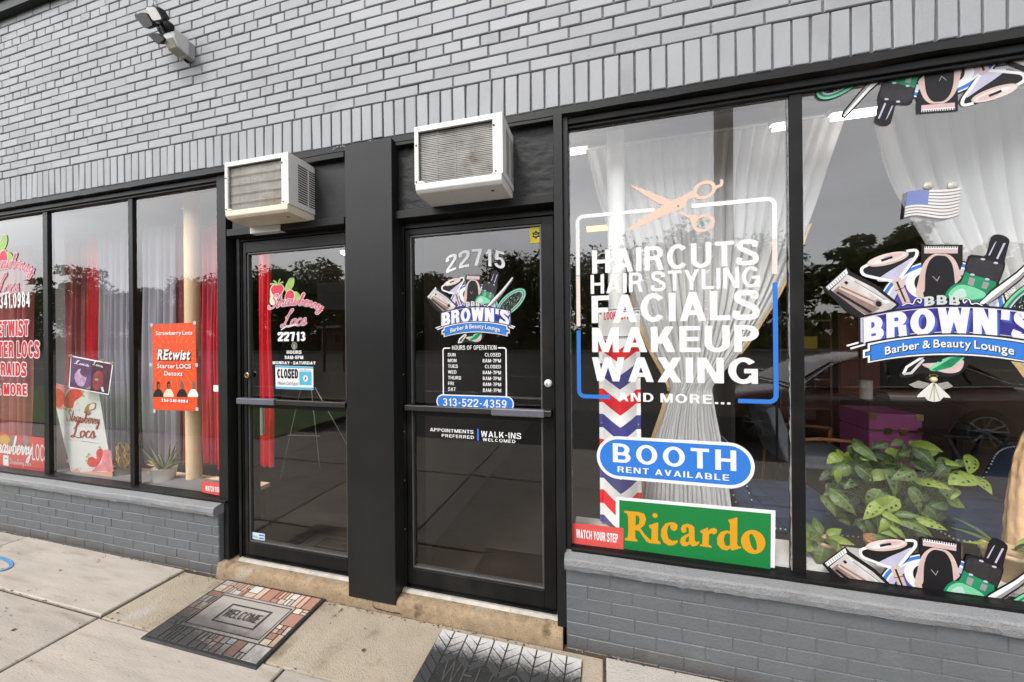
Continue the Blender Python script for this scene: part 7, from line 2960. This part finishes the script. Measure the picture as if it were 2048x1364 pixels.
def ringpts(s_):
    x_, zb0, zt0, hw_ = s_
    P_ = []
    for k in range(nr):
        a = k / (nr - 1)
        if a < .38:
            q = a / .38
            y_, z_ = hw_ * (.90 + .10 * math.sin(q * 1.57)), zb0 + (zt0 - zb0 - .12) * q
        elif a < .5:
            q = (a - .38) / .12
            y_, z_ = hw_ * (1 - .10 * q), zt0 - .12 + .09 * q
        else:
            q = (a - .5) / .5
            y_, z_ = hw_ * .90 * (1 - q), zt0 - .03 + .045 * math.sin(q * 1.57)
        P_.append((y_, z_))
    return [Vector((CX + x_, yc + p[0], zg + p[1])) for p in P_] + [Vector((CX + x_, yc - p[0], zg + p[1])) for p in P_[::-1][1:]]


rings = [ringpts(s_) for s_ in sec]
m_ = len(rings[0])
g.add([p for r_ in rings for p in r_], [(i * m_ + k, i * m_ + k + 1, (i + 1) * m_ + k + 1, (i + 1) * m_ + k) for i in range(len(rings) - 1) for k in range(m_ - 1)] + [tuple(range(m_))[::-1], tuple((len(rings) - 1) * m_ + k for k in range(m_))], PAINTC)
g.build('body', t, smooth=True)
gh = [(1.45, .93), (2.15, 1.36), (2.55, 1.47), (3.1, 1.485), (3.6, 1.40), (4.35, 1.0)]
g = MB()
top = []
for (x_, z_) in gh:
    k = (z_ - .93) / .5
    hw_ = .83 - .21 * max(0, k)
    top.append((x_, z_, hw_))
vs, fs = [], []
for (x_, z_, hw_) in top:
    for s_ in (-1, -.85, -.4, .4, .85, 1):
        vs.append(Vector((CX + x_, yc + hw_ * s_, zg + z_ - .03 * abs(s_) ** 3)))
for i in range(len(top) - 1):
    for k in range(5):
        fs.append((i * 6 + k, i * 6 + k + 1, (i + 1) * 6 + k + 1, (i + 1) * 6 + k))
g.add(vs, fs, PAINTC)
o_ = g.build('roof', t, smooth=True)
for sgn in (1, -1):
    side = lambda x_, z_: Vector((CX + x_, yc + sgn * (.845 - .21 * max(0, (z_ - .93) / .5) + .004), zg + z_))
    for quads in ([(1.62, .94), (2.75, .96), (2.75, 1.38), (2.45, 1.36), (2.12, 1.27)], [(2.80, .96), (3.72, .98), (3.62, 1.28), (3.1, 1.39), (2.80, 1.385)], [(3.76, .985), (4.15, 1.0), (3.70, 1.25)]):
        P_ = [side(*p) for p in quads]
        g = MB()
        g.poly(P_ if sgn < 0 else P_[::-1], CG)
        g.build('side_window', t)
    g = MB()
    g.tube([side(x_, z_) + Vector((0, sgn * .006, 0)) for x_, z_ in ((1.55, .925), (2.4, .945), (3.3, .965), (4.2, .99))], .012, CHR, 6)
    g.tube(catmull([side(x_, z_) + Vector((0, sgn * .006, 0)) for x_, z_ in ((1.58, .95), (2.1, 1.295), (2.5, 1.395), (3.1, 1.41), (3.62, 1.30), (4.2, 1.0))], 5), .010, CHR, 6)
    g.build('window_trim', t, smooth=True)
    for x_ in (2.70, 3.55):
        g = MB()
        g.box(CX + x_, CX + x_ + .2, yc + sgn * .895 - .012, yc + sgn * .895 + .012, zg + .78, zg + .81, CHR)
        g.build('door_handle', t, bevel=.004)
    g = MB()
    g.box(CX + 1.72, CX + 1.92, yc + sgn * .98 - .08, yc + sgn * .98 + .08, zg + .96, zg + 1.08, PAINTC)
    g.build('wing_mirror', t, bevel=.03, seg=3)
for (a, b) in (((1.50, .95), (2.18, 1.345)), ((3.66, 1.35), (4.30, 1.02))):
    g = MB()
    off = Vector((-.012 if a[0] < 2 else .012, 0, .02))
    P_ = [Vector((CX + x_, yc + s_ * hw_, zg + z_)) + off for (x_, z_, hw_, s_) in ((a[0], a[1], .74, -1), (a[0], a[1], .74, 1), (b[0], b[1], .58, 1), (b[0], b[1], .58, -1))]
    g.poly(P_, CG)
    g.build('windscreen' if a[0] < 2 else 'rear_window', t)
for s_ in (-1, 1):
    g = MB()
    g.ball((CX + .16, yc + s_ * .62, zg + .62), .10, mat('headlight', (.6, .6, .6), .1), 12, (.8, 1.5, .7))
    g.build('headlight', t, smooth=True)
    g = MB()
    g.ball((CX + 4.74, yc + s_ * .62, zg + .80), .10, mat('taillight', (.3, .01, .01), .2), 12, (.6, 1.4, .9))
    g.build('taillight', t, smooth=True)
wheel0 = None
for (x_, s_) in ((.95, 1), (3.85, 1), (.95, -1), (3.85, -1)):
    c_ = Vector((CX + x_, yc + s_ * .80, zg + .33))
    ax = Vector((0, s_, 0))
    g = MB()
    g.lathe([(.22, -.10), (.31, -.10), (.33, -.06), (.33, .06), (.31, .10), (.225, .10)], c_, TYRE, 36, ax, False)
    tw = g.build('wheel', t, smooth=True)
    g = MB()
    g.lathe([(.225, .095), (.215, .06), (.20, .02), (0, .01)], c_, BLKP, 36, ax, False)
    g.lathe([(.226, .102), (.212, .104), (.208, .09)], c_, ALLOY, 36, ax, False)
    g.lathe([(.055, .05), (.055, .085), (.035, .095), (0, .096)], c_, ALLOY, 20, ax)
    for k in range(10):
        a = 2 * math.pi * (k // 2) / 5 + (.13 if k % 2 else -.13) + .3
        a2 = 2 * math.pi * (k // 2) / 5 + (.23 if k % 2 else -.23) + .3
        p0 = c_ + Vector((math.cos(a) * .05, s_ * .075, math.sin(a) * .05))
        p1 = c_ + Vector((math.cos(a2) * .215, s_ * .095, math.sin(a2) * .215))
        g.tube([p0, p1], [.015, .012], ALLOY, 6)
    g.build('rim', tw)
